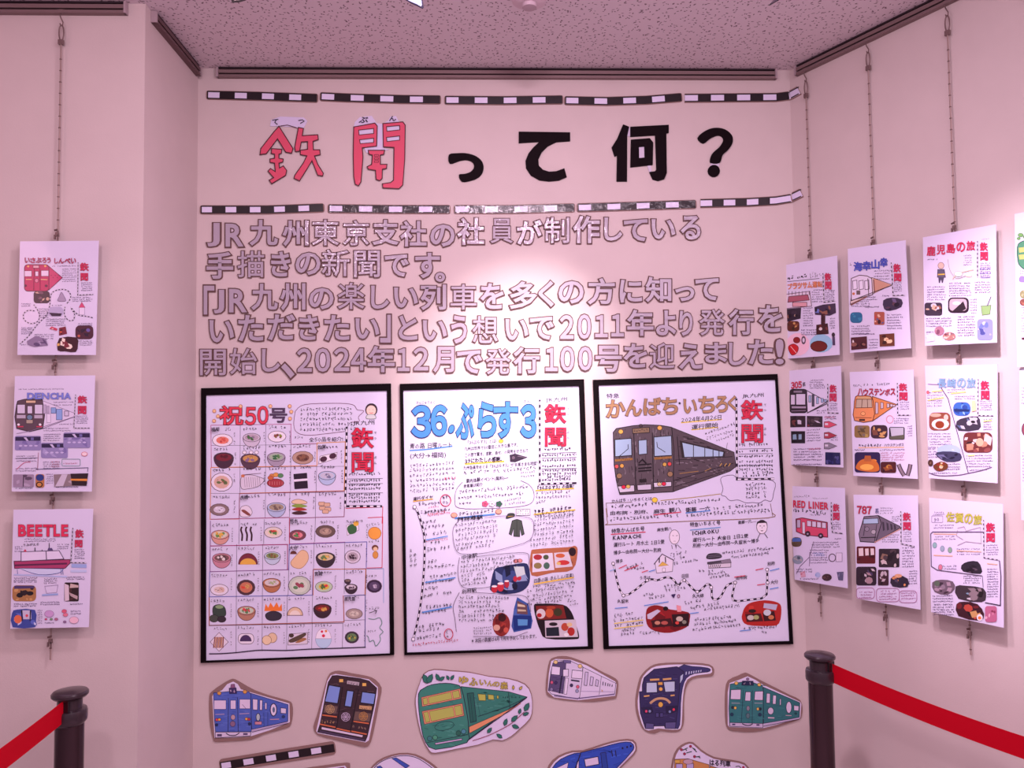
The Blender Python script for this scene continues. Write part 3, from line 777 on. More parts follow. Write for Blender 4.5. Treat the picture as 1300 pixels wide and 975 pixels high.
# dishes
def dish(kind, cx, cy, rx, c1, c2='#e8e0ea', c3=None, c4=None):
    o = '#4a3442'
    p = d.p; d.p = d.t.part('food_drawing'); d.k = 10; rn = d.rnd; ry = rx * .62
    if kind == 'plate':
        d.ell(cx, cy, rx, ry, c2, o, 3); d.ell(cx, cy, rx * .62, ry * .58, c1, None)
    elif kind == 'bowl':
        d.poly([(cx - rx, cy - ry * .3)] + el(cx, cy - ry * .2, rx, ry * 1.7, 0, 12, 0, 180)[::-1] + [(cx + rx, cy - ry * .3)], c2, out=o, w=3)
        d.ell(cx, cy - ry * .3, rx, ry * .8, c2, o, 3); d.ell(cx, cy - ry * .3, rx * .8, ry * .6, c1)
    elif kind == 'round':
        d.ell(cx, cy, rx, rx * .85, c2, o, 3.5); d.ell(cx, cy, rx * .72, rx * .6, c1)
    elif kind == 'blob':
        d.poly(sm([(cx - rx, cy + ry * .4), (cx - rx * .5, cy - ry * .5), (cx + rx * .4, cy - ry), (cx + rx, cy - ry * .1), (cx + rx * .3, cy + ry), (cx - rx * .6, cy + ry)]), c1, out=o, w=3)
    for c in (c3, c4):
        if c:
            for _ in range(4): d.ell(cx + rn.uniform(-.4, .4) * rx, cy + rn.uniform(-.3, .3) * ry - (ry * .25 if kind == 'bowl' else 0), rx * rn.uniform(.12, .22), ry * rn.uniform(.14, .26), c, rot=rn.uniform(0, 90))
    for _ in range(5):
        x, y = cx + rn.uniform(-.45, .45) * rx, cy + rn.uniform(-.4, .3) * ry - (ry * .25 if kind == 'bowl' else 0)
        d.line([(x, y), (x + rn.uniform(-14, 14), y + rn.uniform(-8, 8))], o, 2.2)
    d.p = p
d.zoom(*A)
for a in (('plate', 170, 402, 66, '#e88470', '#f0e8f0', '#d85a50'), ('bowl', 358, 395, 56, '#b8a6b4', '#cfc6d6', '#8a7a90', '#4a7a48'), ('plate', 522, 378, 58, '#ece6f0', '#f0eaf2', '#8a9a3c', '#8a5040'),
          ('bowl', 178, 525, 64, '#7a2a38', '#4a3040', '#5a1c2a'), ('bowl', 350, 532, 62, '#c89858', '#5a4050', '#d8b050', '#8a6a90'), ('bowl', 517, 520, 58, '#a8bca0', '#a89cae', '#5c9050', '#3c7048'), ('plate', 688, 515, 68, '#7a5444', '#b89a86', '#5a3a34', '#8a6048'),
          ('round', 165, 672, 70, '#d8b4a0', '#ece6f2', '#b0604a', '#6a7a4c'), ('bowl', 845, 640, 56, '#c8c8d8', '#b4c8e4', '#7a7a98'), ('plate', 150, 850, 62, '#d4ccd8', '#8a7674', '#ece8f0', '#e0dae6'),
          ('bowl', 518, 845, 60, '#a89a80', '#b4c4e0', '#7a6a60')): dish(*a)
for x in (312, 355, 390): d.ell(x, 480, 13, 11, '#f2eef6', '#4a3442', 2.5)
d.part('food_drawing', k=10).poly([(790, 555), (905, 520), (910, 480), (800, 505)], '#f0ecf4', out='#4a3442', w=2.5); d.ell(822, 524, 24, 18, '#4c2c40', rot=-20); d.ell(882, 504, 24, 18, '#4c2c40', rot=-20)
d.part('food_drawing', k=10).poly(sm([(292, 640), (350, 625), (410, 640), (440, 660), (400, 700), (340, 715), (292, 712)]), '#dcd4e2', out='#4a3442', w=3)
for x in range(310, 420, 14): d.line([(x, 640), (x + 6, 705)], '#6a5a74', 2)
d.line([(295, 625), (420, 615)], '#6a4a5a', 3); d.ell(302, 632, 12, 10, '#c87850')
d.part('food_drawing', k=10).ell(512, 678, 55, 28, '#a83a44', '#4a1c28', 3)
for x, y, c in ((490, 632, '#d88a4a'), (515, 625, '#e0a050'), (545, 630, '#5c9060'), (480, 645, '#c86a40')): d.ell(x, y, 18, 14, c, '#4a3442', 2)
for x in range(475, 560, 16): d.line([(x, 668), (x, 690)], '#e0a0a0', 2)
d.part('food_drawing', k=10).poly([(628, 620), (715, 612), (722, 712), (635, 718)], '#2c2030'); d.poly([(630, 655), (720, 648), (720, 662), (632, 670)], '#ece6f2')
d.part('food_drawing', k=10).poly(sm([(285, 890), (290, 835), (335, 825), (362, 865), (340, 895)]), '#e8e0ea', out='#4a3442', w=2.5); d.poly(sm([(292, 858), (310, 850), (350, 880), (335, 888)]), '#8a4a44')
d.part('food_drawing', k=10).poly(sm([(618, 795), (660, 782), (712, 798), (705, 812), (630, 812)]), '#e8cca8', out='#6a4038', w=2.5); d.poly(sm([(615, 825), (660, 812), (718, 828), (660, 838)]), '#8aa84a'); d.poly(sm([(618, 848), (665, 835), (716, 850), (660, 858)]), '#a83a34'); d.poly(sm([(618, 870), (665, 858), (716, 868), (700, 880), (640, 882)]), '#4a2c30')
d.part('food_drawing', k=10)
for x, y in ((810, 812), (845, 818), (815, 840), (850, 848), (835, 862)): d.poly(rr(x - 20, y - 12, x + 20, y + 12), '#dcb898', out='#6a4a40', w=2.5)
d.zoom(*B)
for a in (('bowl', 155, 130, 58, '#d4d8c0', '#d8a090', '#6a9a50', '#e8b850'), ('plate', 498, 105, 58, '#e8d8b0', '#e4d8d0', '#d84a40', '#58904c'), ('plate', 655, 122, 54, '#e08a90', '#7a4a54', '#d84a60', '#5a9a58'), ('plate', 835, 98, 64, '#a89080', '#6a5850', '#8a7466', '#c0a890'),
          ('bowl', 165, 280, 60, '#7a5a58', '#c88a98', '#4a3440', '#e8e0d8'), ('bowl', 492, 265, 52, '#8a9860', '#c4d4e4', '#5a7a48', '#8a6a40'), ('bowl', 835, 275, 62, '#d8c8a0', '#3a3038', '#e0b850', '#6a8a50'), ('round', 1010, 262, 50, '#b4a8b0', '#dcd4e0', '#4a3440', '#3a2a38'),
          ('plate', 150, 475, 58, '#e0ccc4', '#eae4ee', '#d8b8a8'), ('round', 322, 460, 58, '#c87a5c', '#54383c', '#d84a38', '#d8a860'), ('bowl', 488, 440, 58, '#d8d0cc', '#b87a54', '#a8b880'), ('round', 668, 448, 72, '#d4dcc8', '#c4d0bc', '#5c8858', '#a04a58'), ('plate', 825, 455, 56, '#d8c050', '#bcd4b0', '#d83040', '#4c7a40'), ('bowl', 1000, 465, 40, '#d4ccd4', '#3a2c38', '#5a4a58'), ('bowl', 978, 420, 20, '#8a7a6a', '#3a2c38'), ('round', 1150, 452, 48, '#5a4a68', '#3a2a44', '#c8bcd0'),
          ('bowl', 325, 620, 58, '#c4d4b8', '#b8846c', '#5c9058', '#d84a50'), ('bowl', 815, 605, 58, '#7a2a28', '#3a2830', '#c83a30', '#d8a850'), ('plate', 1020, 630, 54, '#c4b8a8', '#a89890', '#d8d0c0'), ('round', 1005, 782, 44, '#6a8a58', '#3c3440', '#d8c050', '#4a6a40')): dish(*a)
d.part('food_drawing', k=10)
for x in (295, 326, 356): d.line(sm([(x, 68), (x - 6, 90), (x + 3, 120), (x, 160)], 3, False), '#3a1c28', 11)
d.part('food_drawing', k=10).poly([(970, 60), (1045, 30), (1050, 90), (975, 125)], '#ece8f2', out='#5a4a58', w=2); d.poly(sm([(975, 75), (1005, 50), (1035, 70), (1030, 105), (990, 115)]), '#3c6a40'); d.ell(1032, 48, 18, 16, '#e8b848')
d.part('food_drawing', k=10).ell(1152, 110, 42, 40, '#eea448', '#a86a30', 3)
d.part('food_drawing', k=10).poly(el(335, 310, 62, 70, 0, 14, 180, 360), '#7a3040', out='#4a2430', w=3); d.poly(el(335, 312, 52, 40, 0, 12, 180, 360), '#e8b450')
d.part('food_drawing', k=10).poly(sm([(610, 300), (640, 260), (680, 220), (718, 235), (722, 285), (680, 335), (630, 330)]), '#e8c498', out='#a8805c', w=3); d.poly(el(628, 245, 22, 22, 0, 10, 180, 360), '#6a3a34')
d.part('food_drawing', k=10).ell(1155, 205, 22, 20, '#6a3a2c'); d.ell(1157, 212, 15, 14, '#e8c8a0'); d.ell(1157, 250, 18, 24, '#d89848', '#6a4030', 2)
d.part('food_drawing', k=10).poly(sm([(110, 585), (150, 570), (185, 590), (190, 640), (150, 650), (112, 640)]), '#3a4a40', out='#241a24', w=3); d.ell(115, 660, 30, 24, '#4a5048', '#241a24', 3); d.ell(165, 665, 28, 20, '#3a3038', '#241a24', 3); d.ell(150, 585, 26, 12, '#8aa878')
d.part('food_drawing', k=10).poly([(440, 612), (448, 565), (465, 590), (480, 558), (500, 588), (520, 555), (535, 590), (552, 565), (555, 612)], '#f08038'); d.poly(sm([(450, 630), (500, 612), (550, 632), (540, 665), (490, 675), (455, 662)]), '#3a3440', out='#241a24', w=3)
d.part('food_drawing', k=10).poly(el(638, 640, 50, 52, 0, 14, 180, 360), '#e4c8a4', out='#6a4a40', w=4); d.poly(el(638, 638, 34, 30, 0, 12, 180, 360), '#f0e4d4')
d.part('food_drawing', k=10).poly([(90, 812), (148, 750), (208, 812), (148, 872)], '#e8e0ea', out='#6a5a68', w=3)
for i in range(7): d.line([(112 + i * 10, 850), (122 + i * 9, 780)], ('#8a4a2c', '#b87a40')[i % 2], 7)
d.part('food_drawing', k=10).poly(rr(272, 758, 372, 825, 26), '#ece6f0', out='#5a4a58', w=3); d.poly(el(320, 808, 38, 42, 0, 12, 180, 360), '#4a3460')
d.part('food_drawing', k=10).ell(492, 785, 30, 32, '#e8cca4', '#8a6a4c', 3); d.ell(456, 800, 30, 30, '#eed4ac', '#8a6a4c', 3)
d.part('food_drawing', k=10).poly([(600, 760), (720, 752), (718, 825), (592, 832)], '#e0d8e2', out='#5a4a58', w=2.5); d.poly(sm([(600, 800), (650, 775), (700, 755), (705, 770), (650, 805), (610, 815)]), '#5a4a3c', out='#2a1c20', w=2); d.poly(sm([(640, 815), (690, 785), (712, 795), (670, 815)]), '#a87850'); d.ell(615, 770, 16, 14, '#4a3a34')
d.part('food_drawing', k=10).poly([(770, 790)] + el(822, 790, 52, 62, 0, 12, 0, 180)[::-1] + [(874, 790)], '#bcd8ec', out='#8aa4c4', w=2.5); d.poly(el(822, 790, 50, 66, 0, 14, 180, 360), '#f2eef6', out='#b4a4b8', w=2.5); d.ell(812, 745, 8, 8, RED); d.ell(838, 742, 8, 8, '#e08a40'); d.ell(822, 772, 10, 10, '#d8304a')
t.done()

# ---- middle poster
t, d = poster('black framed poster with a big blue 36 title, between the two other posters',
    [(508, 487.5), (741, 481.6), (752.5, 822.6), (513.8, 830.5)], [(512.3, 495.7), (734.5, 490.2), (745.9, 819.7), (517.2, 827.5)], 0)
A = (505, 480, 5.098); B = (505, 650, 5.098); BL = '#4a8ed8'; BO = '#1c2a5a'
d.part('title_lettering', 'fat blue title', 60).zoom(*A)
for ch, bx, of in (('3', (100, 187, 208, 375), .075), ('6', (222, 184, 312, 365), .07), ('ぷ', (382, 172, 490, 385), .06), ('ら', (525, 165, 632, 375), .065), ('す', (625, 162, 772, 380), .055), ('3', (802, 182, 888, 375), .075)):
    d.fat(ch, bx, BL, BO, of, .022)
d.ell(348, 330, 19, 29, BL, BO, 5, 20)
masthead(d, 952, 172, 1084, 440, (288, 322), 1092, fs=17)
d.part('body_text', k=4).zoom(*A)
T = d.text
T('さんじゅうろく', 118, 168, 245, 166, 20); T('さん', 805, 160, 862, 160, 20); T('JR九州', 955, 152, 1100, 148, 28)
d.line(sm([(78, 468), (200, 460), (355, 440)], 4, False), BL, 9)
T('青の路 日曜ルート', 78, 455, 355, 445, 34); T('(大分→福岡)', 78, 518, 315, 510, 34)
for y in (578, 610, 642, 676, 708, 742): d.scrib(78, y, 370, y - 18, 24)
d.scrib(300, 662, 385, 650, 22, RED)
T('『36ぷらす3』とは?', 440, 428, 640, 418, 26); d.ell(668, 407, 15, 13, '#f4c848', '#8a6a20', 2.5)
T('九州は世界で36番目に大きな島です。', 432, 470, 790, 440, 25); T('この旅で驚き、感動、幸せ、の発見をかさねて', 432, 510, 845, 478, 25)
d.line([(435, 556), (690, 538)], '#f0c840', 10); T('39にわたしの感謝。', 432, 552, 690, 535, 32, off=.02)
T('九州各県をめぐる『36ぷらす3』で"お客さまも地域"', 425, 592, 905, 560, 24); d.scrib(425, 625, 895, 590, 26)
T('車内体験イベント(無料)', 442, 675, 690, 655, 26); T('合言葉は紹介', 425, 708, 550, 695, 22); d.scrib(795, 620, 890, 610, 16); d.scrib(795, 645, 885, 635, 16)
d.line(sm([(420, 672), (380, 720), (370, 790), (400, 840), (600, 842), (800, 828), (870, 800), (880, 740), (850, 690), (795, 662)], 4, False), '#54445e', 3); d.line([(690, 648), (715, 644)], INK, 3)
d.scrib(395, 745, 845, 710, 24); d.scrib(390, 785, 820, 755, 22); d.scrib(398, 818, 500, 812, 22); d.scrib(690, 800, 800, 780, 16); d.scrib(690, 822, 830, 808, 16)
for y in (470, 508, 540, 578, 606, 628, 648, 666): d.scrib(932, y, 1120 if y < 500 or y > 640 else 1155, y - 6, 19, w=3.6)
for y in (486, 518, 588): d.line([(930, y), (1155, y - 6)], INK, 2.5)
d.track([(918, 140), (918, 684), (1155, 678)], 12, 40)
d.line([(890, 726), (1140, 712)], '#f0c840', 8); T('『36ぷらす3』の由来?', 890, 724, 1140, 710, 28, off=.015)
for y in (752, 780, 812): d.scrib(892, y, 1120 if y < 800 else 960, y - 10, 20)
d.line([(880, 880), (1148, 850)], '#f0c840', 8); d.scrib(880, 874, 1148, 842, 28, w=4.5)
d.scrib(885, 905, 1140, 885, 20)
d.line([(100, 796), (230, 780)], '#f0b850', 7); T('運行ダイヤ', 100, 792, 230, 778, 26)
d.line(el(310, 790, 34, 38), '#c02848', 5, True); d.scrib(290, 785, 330, 783, 24); d.scrib(290, 815, 330, 813, 24)
d.scrib(135, 826, 275, 815, 24); d.scrib(200, 842, 270, 835, 15, RED); d.scrib(150, 880, 345, 855, 24); d.scrib(205, 893, 340, 872, 16, RED)
d.ell(365, 885, 20, 16, '#e0a890', '#8a4a3c', 3); d.ell(652, 862, 20, 16, '#e0a890', '#8a4a3c', 3)
d.line([(370, 905), (630, 878)], BL, 9); d.scrib(395, 888, 625, 868, 26); d.scrib(385, 920, 555, 908, 24)
for cx, c in ((565, '#e85a80'), (610, '#f4f0f8'), (655, '#2e6a50')):
    for a in range(5): d.ell(cx + 12 * math.cos(a * 1.257), 812 + 11 * math.sin(a * 1.257), 9, 8, c, '#5a3a4a', 1.5)
d.zoom(*B)
d.track(sm([(110, -35), (130, -5), (160, 90), (175, 180), (172, 350), (155, 550), (130, 700), (102, 818)], 3, False), 12, 46)
d.ell(110, -35, 11, 12, '#f0ecf8', INK, 3); d.ell(102, 818, 11, 12, '#f0ecf8', INK, 3)
for x, y, L, c in ((145, 15, 170, INK), (160, 75, 95, INK), (175, 108, 130, INK), (180, 155, 140, INK), (185, 208, 100, INK), (190, 252, 150, INK), (195, 330, 85, INK), (192, 368, 180, INK), (185, 430, 200, INK), (180, 465, 185, INK), (175, 505, 90, INK), (170, 550, 185, INK), (160, 628, 195, INK), (155, 660, 165, INK), (135, 750, 175, INK), (135, 775, 140, INK), (120, 825, 165, INK), (78, 258, 70, INK), (78, 290, 50, INK), (78, 320, 60, INK), (78, 350, 80, INK)):
    d.scrib(x, y, x + L, y - L * .13, 25, c)
d.scrib(190, 22, 310, 5, 18, RED); d.scrib(185, 192, 325, 180, 15, RED); d.line([(185, 178), (325, 152)], BL, 6); d.line([(178, 452), (375, 420)], BL, 7); d.line([(158, 645), (352, 608)], BL, 8)
d.scrib(95, 862, 395, 832, 20, '#c03048'); d.line(el(330, 785, 28, 34), '#c02848', 5, True); d.scrib(315, 780, 345, 778, 22); d.scrib(315, 806, 345, 804, 22)
oc = '#54445e'
d.line(sm([(560, 35), (700, 22), (850, 35), (880, 90), (850, 180), (700, 230), (560, 262), (420, 268), (375, 235), (358, 150), (365, 90), (400, 50)], 4, False), oc, 3)
d.line(sm([(510, 285), (700, 265), (830, 262), (850, 300), (845, 340)], 4, False), oc, 3); d.line(sm([(400, 290), (390, 380), (405, 460), (450, 490), (560, 485), (600, 478)], 4, False), oc, 3)
d.line(sm([(400, 515), (360, 600), (370, 680), (380, 770)], 4, False), oc, 3); d.line(sm([(490, 515), (700, 530), (830, 545), (860, 640)], 4, False), oc, 3); d.line([(490, 800), (760, 800), (840, 770)], oc, 3)
T('門司港駅', 385, 58, 550, 40, 28); T('中津駅', 412, 302, 515, 288, 28); T('別府駅', 415, 522, 510, 512, 28)
for y0, x0, x1, n, dy, sl in ((95, 372, 670, 5, 31, -.11), (245, 385, 640, 1, 30, -.11), (330, 405, 790, 3, 30, -.1), (420, 412, 600, 3, 28, -.1), (560, 400, 740, 1, 28, .0), (590, 392, 700, 5, 29, -.02)):
    for i in range(n): d.scrib(x0, y0 + i * dy, x1 - d.rnd.uniform(0, 40), y0 + i * dy + sl * (x1 - x0), 23)
T('※次回の鉃聞は4月で完を予定しております。', 478, 838, 910, 808, 26)
for y in (752, 772, 790): d.scrib(490, y, 610, y - 6, 15)
for y in (20, 52, 84, 116, 148, 180, 214): d.scrib(880 - (y > 150) * 25, y + 6, 1140, y - 24, 22)
d.line([(880, 462), (1138, 418)], '#f0c840', 8); T('四季の味 きんしん(花束)', 880, 455, 1138, 415, 28)
for i, y in enumerate((480, 508, 538, 566, 590)): d.scrib(835 + (i == 0) * 35, y + 10, 1150 - i * 8, y - 22, 22)
d.scrib(1095, 580, 1150, 572, 16); d.scrib(1110, 602, 1170, 594, 16)
d.part('train_drawing', 'small black train', 20).zoom(*A).poly([(725, 498), (760, 490), (838, 512), (760, 542), (728, 540)], '#3a3040', out=BLK, w=3); d.ell(748, 515, 12, 12, '#6a5a6a', BLK, 2)
d.line([(775, 505), (825, 512)], '#8a7a8a', 3)
d.part('uniform_drawing', 'dark uniform jacket', 20).zoom(*B).poly([(740, 55), (770, 45), (800, 55), (818, 140), (802, 150), (790, 105), (788, 158), (750, 155), (750, 105), (735, 148), (720, 140)], '#48504a', out='#1c2420', w=4)
d.line([(770, 50), (770, 155)], '#1c2420', 3); d.part('cap_drawing', k=20).poly(sm([(700, 40), (715, 10), (750, 8), (755, 25), (730, 35)]), '#3a423c', out='#1c2420', w=3); d.line([(712, 28), (748, 24)], '#d8b040', 3)
d.part('note_drawing', k=20).rect(765, -20, 855, 20, '#e8e4f2', '#34283c', 3); d.scrib(772, -2, 850, -4, 16); d.scrib(772, 16, 850, 14, 16)
d.part('bean_drawing', k=20).ell(763, 315, 15, 12, '#d88a8a', '#8a4a4a', 3); d.ell(790, 313, 15, 12, '#d88a8a', '#8a4a4a', 3)
d.k = 20; d.photo(sm([(860, 262), (900, 238), (1100, 225), (1150, 218), (1162, 260), (1130, 370), (1000, 390), (865, 408)], 3), '#b06a48', ['#c07a50', '#8a4a34'], 4,
    [([(872, 270), (1000, 262), (1012, 372), (870, 388)], '#dcd8e4'), ([(1010, 262), (1105, 256), (1130, 350), (1018, 360)], '#d8d0d8'), (el(905, 290, 28, 18), '#a83038'), (el(958, 290, 18, 16), '#4a5a3c'), (el(905, 345, 26, 20), '#8a7a4a'), (el(962, 345, 20, 22), '#4a6a5a'), (el(1050, 280, 30, 14), '#c8643c'), (el(1070, 325, 40, 16), '#c83a38'), (el(1040, 330, 14, 10), '#e0c070'), (el(1128, 255, 24, 28), '#2a1820')])
d.k = 20; d.photo(sm([(625, 370), (680, 350), (760, 335), (835, 332), (855, 400), (845, 470), (790, 515), (690, 528), (605, 508), (600, 470)], 3), '#26305c', ['#1a2048', '#3a4a80', '#8a9ac0', '#101430'], 12,
    [(el(625, 495, 20, 25), '#b82838'), (el(665, 482, 22, 30), '#c03040'), (el(705, 462, 16, 26), '#b02a3a'), (el(760, 430, 14, 18), '#b83040'), (el(785, 425, 14, 16), '#b83040'), (el(625, 478, 18, 7), '#ece4e4'), (el(665, 460, 20, 8), '#ece4e4'), (el(705, 444, 15, 6), '#ece4e4'), ([(750, 350), (815, 350), (825, 400), (770, 420)], '#c8d4d4'), ([(690, 345), (725, 340), (730, 400), (700, 420)], '#141a38')])
d.k = 20; d.photo([(772, 548), (845, 592), (872, 700), (862, 750), (750, 775), (735, 735), (752, 620)], '#3a5aa0', ['#2a4488', '#4a6ab0'], 4,
    [([(772, 570), (835, 600), (840, 660), (770, 655)], '#6a4c50'), ([(775, 590), (820, 600), (825, 612), (775, 608)], '#d8c8a8'), ([(775, 625), (828, 630), (830, 640), (775, 640)], '#c8b898'), ([(745, 665), (866, 668), (858, 745), (752, 765)], '#16337a'), ([(775, 690), (840, 692), (838, 730), (778, 732)], '#5a9ad0')])
d.k = 20; d.photo(el(670, 725, 57, 76, 0, 20), '#8a2c28', ['#a83a30', '#6a1c1c'], 5, [(el(675, 680, 26, 26), '#3a1414'), (el(640, 745, 22, 20), '#d8a890'), (el(700, 760, 16, 18), '#c85a48')])
d.k = 20; d.photo(sm([(880, 602), (920, 590), (1065, 596), (1120, 640), (1150, 720), (1172, 800), (1140, 820), (960, 815), (920, 760), (895, 690)], 3), '#1c1018', ['#2a1820'], 2,
    [([(892, 605), (1070, 600), (1090, 685), (905, 695)], '#7a2420'), (el(925, 655, 30, 32), '#d8d0d0'), (el(915, 665, 16, 14), '#b02028'), (el(980, 650, 26, 30), '#c85a34'), (el(1035, 645, 28, 26), '#3a3a20'), (el(990, 615, 30, 10), '#a84028'), ([(950, 700), (1150, 692), (1165, 805), (955, 808)], '#d0c8d0'), ([(958, 745), (1040, 740), (1045, 798), (960, 800)], '#1c2430'), (el(1005, 722, 28, 12), '#241820'), (el(1080, 740, 24, 26), '#b84a30'), (el(1120, 770, 24, 28), '#b02a28'), (el(1110, 725, 18, 14), '#e0c490'), (el(1090, 790, 16, 12), '#ece8e8')])
t.done()

# ---- right poster
t, d = poster('black framed poster with a grey train and a route map, nearest the right wall',
    [(752.4, 482.4), (985.6, 475), (1005.6, 816.6), (766, 823)], [(759.6, 489.4), (983, 482.4), (1001, 813), (772.4, 819.4)], 0)
A = (750, 470, 5); B = (750, 645, 5)
d.part('title_lettering', 'tan brown title', 60).zoom(*A)
for ch, bx in (('か', (98, 192, 212, 298)), ('ん', (220, 190, 318, 288)), ('ば', (335, 178, 440, 282)), ('ち', (452, 178, 545, 278)), ('い', (588, 188, 666, 270)), ('ち', (684, 170, 778, 268)), ('ろ', (792, 168, 862, 264)), ('く', (868, 166, 916, 252))):
    d.fat(ch, bx, '#b08a62', '#4a382c', .045, .022)
d.ell(560, 210, 7, 7, BLK)
masthead(d, 952, 194, 1084, 460, (312, 345), 1092, fs=17)
d.part('body_text', k=4).zoom(*A); T = d.text
T('特急', 98, 180, 180, 172, 30); T('JR九州', 955, 176, 1098, 168, 26)
d.line([(570, 333), (830, 312)], '#f0d840', 7); T('2024年4月26日', 570, 332, 830, 312, 32); d.line([(635, 378), (805, 362)], '#f0d840', 7); T('運行開始', 635, 378, 805, 360, 32)
d.scrib(720, 410, 915, 345, 22); d.scrib(730, 442, 900, 390, 20); d.scrib(790, 455, 905, 415, 18)
for y in (482, 522, 555, 590, 615, 640, 660, 678): d.scrib(935 if y < 660 else 960, y, 1120 if y in (482, 678) else 1155, y - 5, 18, w=3.6)
for y in (500, 532, 604): d.line([(935, y), (1150, y - 4)], INK, 2.5)
d.track([(920, 180), (924, 692), (1160, 688)], 13, 42)
cl = [(820, 690), (850, 670), (900, 665), (935, 680), (1150, 700), (1155, 780), (1140, 830), (1100, 822), (1070, 840), (1020, 838), (980, 840), (930, 822), (880, 826), (850, 800), (825, 790), (835, 750)]
d.line(sm(cl, 4), '#54445e', 3, True)
for y in (735, 762, 790, 815): d.scrib(978, y, 1110, y - 6, 22)
d.line([(95, 842), (260, 836)], '#6a5a3c', 3); d.line([(440, 826), (640, 806), (820, 784)], '#b09a38', 4); d.line([(95, 842), (105, 930)], '#6a4a2c', 3); d.line([(1135, 845), (1150, 925)], '#6a4a2c', 3)
T('かんぱち・いちろくとは', 130, 838, 385, 822, 22); d.ell(403, 822, 18, 16, '#f4d848', '#8a6a20', 2.5)
d.scrib(128, 876, 820, 832, 25); d.zoom(*B); 
T('由布院・別府、', 118, 42, 385, 30, 25); T('麻生 観八', 395, 34, 570, 20, 30); d.line([(395, 42), (570, 24)], '#d84060', 6); T('衛藤 一六', 598, 24, 755, 12, 30); d.line([(598, 30), (755, 14)], BL, 6)
d.scrib(770, 12, 1090, -12, 24); d.scrib(118, 82, 770, 45, 25); d.scrib(775, 45, 1135, 22, 25)
d.line(sm([(95, 0), (105, 92), (130, 102), (600, 82), (1120, 60), (1148, 30)], 4, False), '#8a6a3a', 4)
d.line([(125, 165), (345, 150)], '#d84060', 6); T('特急かんぱち号', 128, 156, 340, 140, 28); d.line([(625, 138), (820, 120)], '#78a8d8', 6); T('特急いちろく号', 625, 116, 820, 102, 28)
T('KANPACHI', 135, 200, 318, 186, 30, off=.02); T('ICHIROKU', 640, 170, 810, 156, 30, off=.02)
T('運行ルート 月水土 1日1便', 142, 242, 465, 222, 26); T('博多〜由布院〜大分〜別府', 142, 292, 445, 272, 26)
T('運行ルート 火金日 1日1便', 642, 212, 995, 184, 26); T('別府〜大分〜由布院〜久留米〜博多', 642, 248, 1065, 215, 26)
T('麻生観八', 418, 145, 510, 138, 22); T('衛藤一六', 930, 100, 1015, 90, 22)
d.line([(1015, 88), (1045, 84)], INK, 2)
for a in ((500, 300, 610, 285), (515, 325, 600, 315), (518, 358, 680, 335), (830, 290, 1155, 262), (885, 318, 1130, 292), (225, 388, 330, 350), (250, 395, 340, 380), (310, 560, 400, 550), (345, 580, 470, 562), (460, 505, 560, 490), (470, 528, 600, 515), (590, 610, 700, 590), (625, 640, 810, 608), (715, 648, 940, 622), (680, 410, 780, 398), (740, 425, 850, 408), (750, 445, 880, 432), (650, 715, 890, 695), (648, 745, 920, 718), (640, 778, 950, 745), (940, 770, 1180, 758), (1075, 795, 1135, 790), (145, 692, 270, 672), (140, 722, 330, 700), (145, 755, 335, 730), (190, 782, 280, 770), (185, 808, 300, 790), (305, 800, 440, 795)): d.scrib(*a, 22)
for n, x, y in (('博多', 155, 345), ('久留米', 165, 598), ('日田', 570, 440), ('由布院', 915, 450), ('別府', 1115, 360), ('大分', 1135, 478), ('久大線', 640, 565), ('うきは', 305, 450)): T(n, x, y, x + 24 * len(n), y - 4, 24)
for a, b, c in (((175, 380), (225, 358), RED), ((210, 395), (300, 360), RED), ((320, 405), (360, 392), RED), ((365, 400), (405, 388), BL), ((1040, 390), (1090, 380), RED), ((1050, 485), (1100, 478), RED), ((1130, 395), (1190, 380), BL), ((1130, 510), (1185, 500), BL), ((905, 435), (975, 425), RED), ((150, 632), (230, 625), BL), ((335, 615), (490, 590), BL), ((625, 665), (680, 658), BL), ((940, 775), (1010, 768), BL), ((145, 728), (330, 705), '#f0d840'), ((145, 760), (330, 738), '#f0d840'), ((118, 395), (150, 385), '#98c0e8')): d.line([a, b], c, 5)
d.poly([(505, 545), (535, 540), (522, 570)], '#38285a'); d.line(el(553, 555, 7, 10), '#8a3a5a', 4, True)
d.part('route_map', k=20)
d.track(sm([(142, 352), (205, 550), (360, 455), (420, 455), (485, 435), (525, 455), (552, 490), (590, 455), (670, 528), (735, 480), (762, 500), (765, 560), (785, 578), (820, 560), (860, 490), (912, 468)], 4, False), 12, 42)
d.track([(912, 470), (893, 555), (900, 582), (930, 588), (1080, 570), (1112, 545), (1116, 470), (1115, 388)], 12, 42)
for x, y in ((140, 350), (205, 552), (355, 455), (590, 455), (672, 528), (760, 500), (912, 470), (1117, 470), (1114, 388)): d.ell(x, y, 10, 10, '#f2eef8', INK, 3.5)
d.part('portrait_drawing', k=20).ell(528, 182, 32, 46, '#ece4ee', '#4a3c44', 3); d.line([(510, 232), (515, 258)], INK, 3); d.line([(545, 230), (572, 255)], INK, 3); d.poly([(532, 230), (542, 232), (538, 262)], '#4a3c4c'); d.line([(515, 172), (524, 174)], INK, 3); d.line([(538, 174), (548, 172)], INK, 3); d.line([(522, 208), (536, 208)], INK, 2)
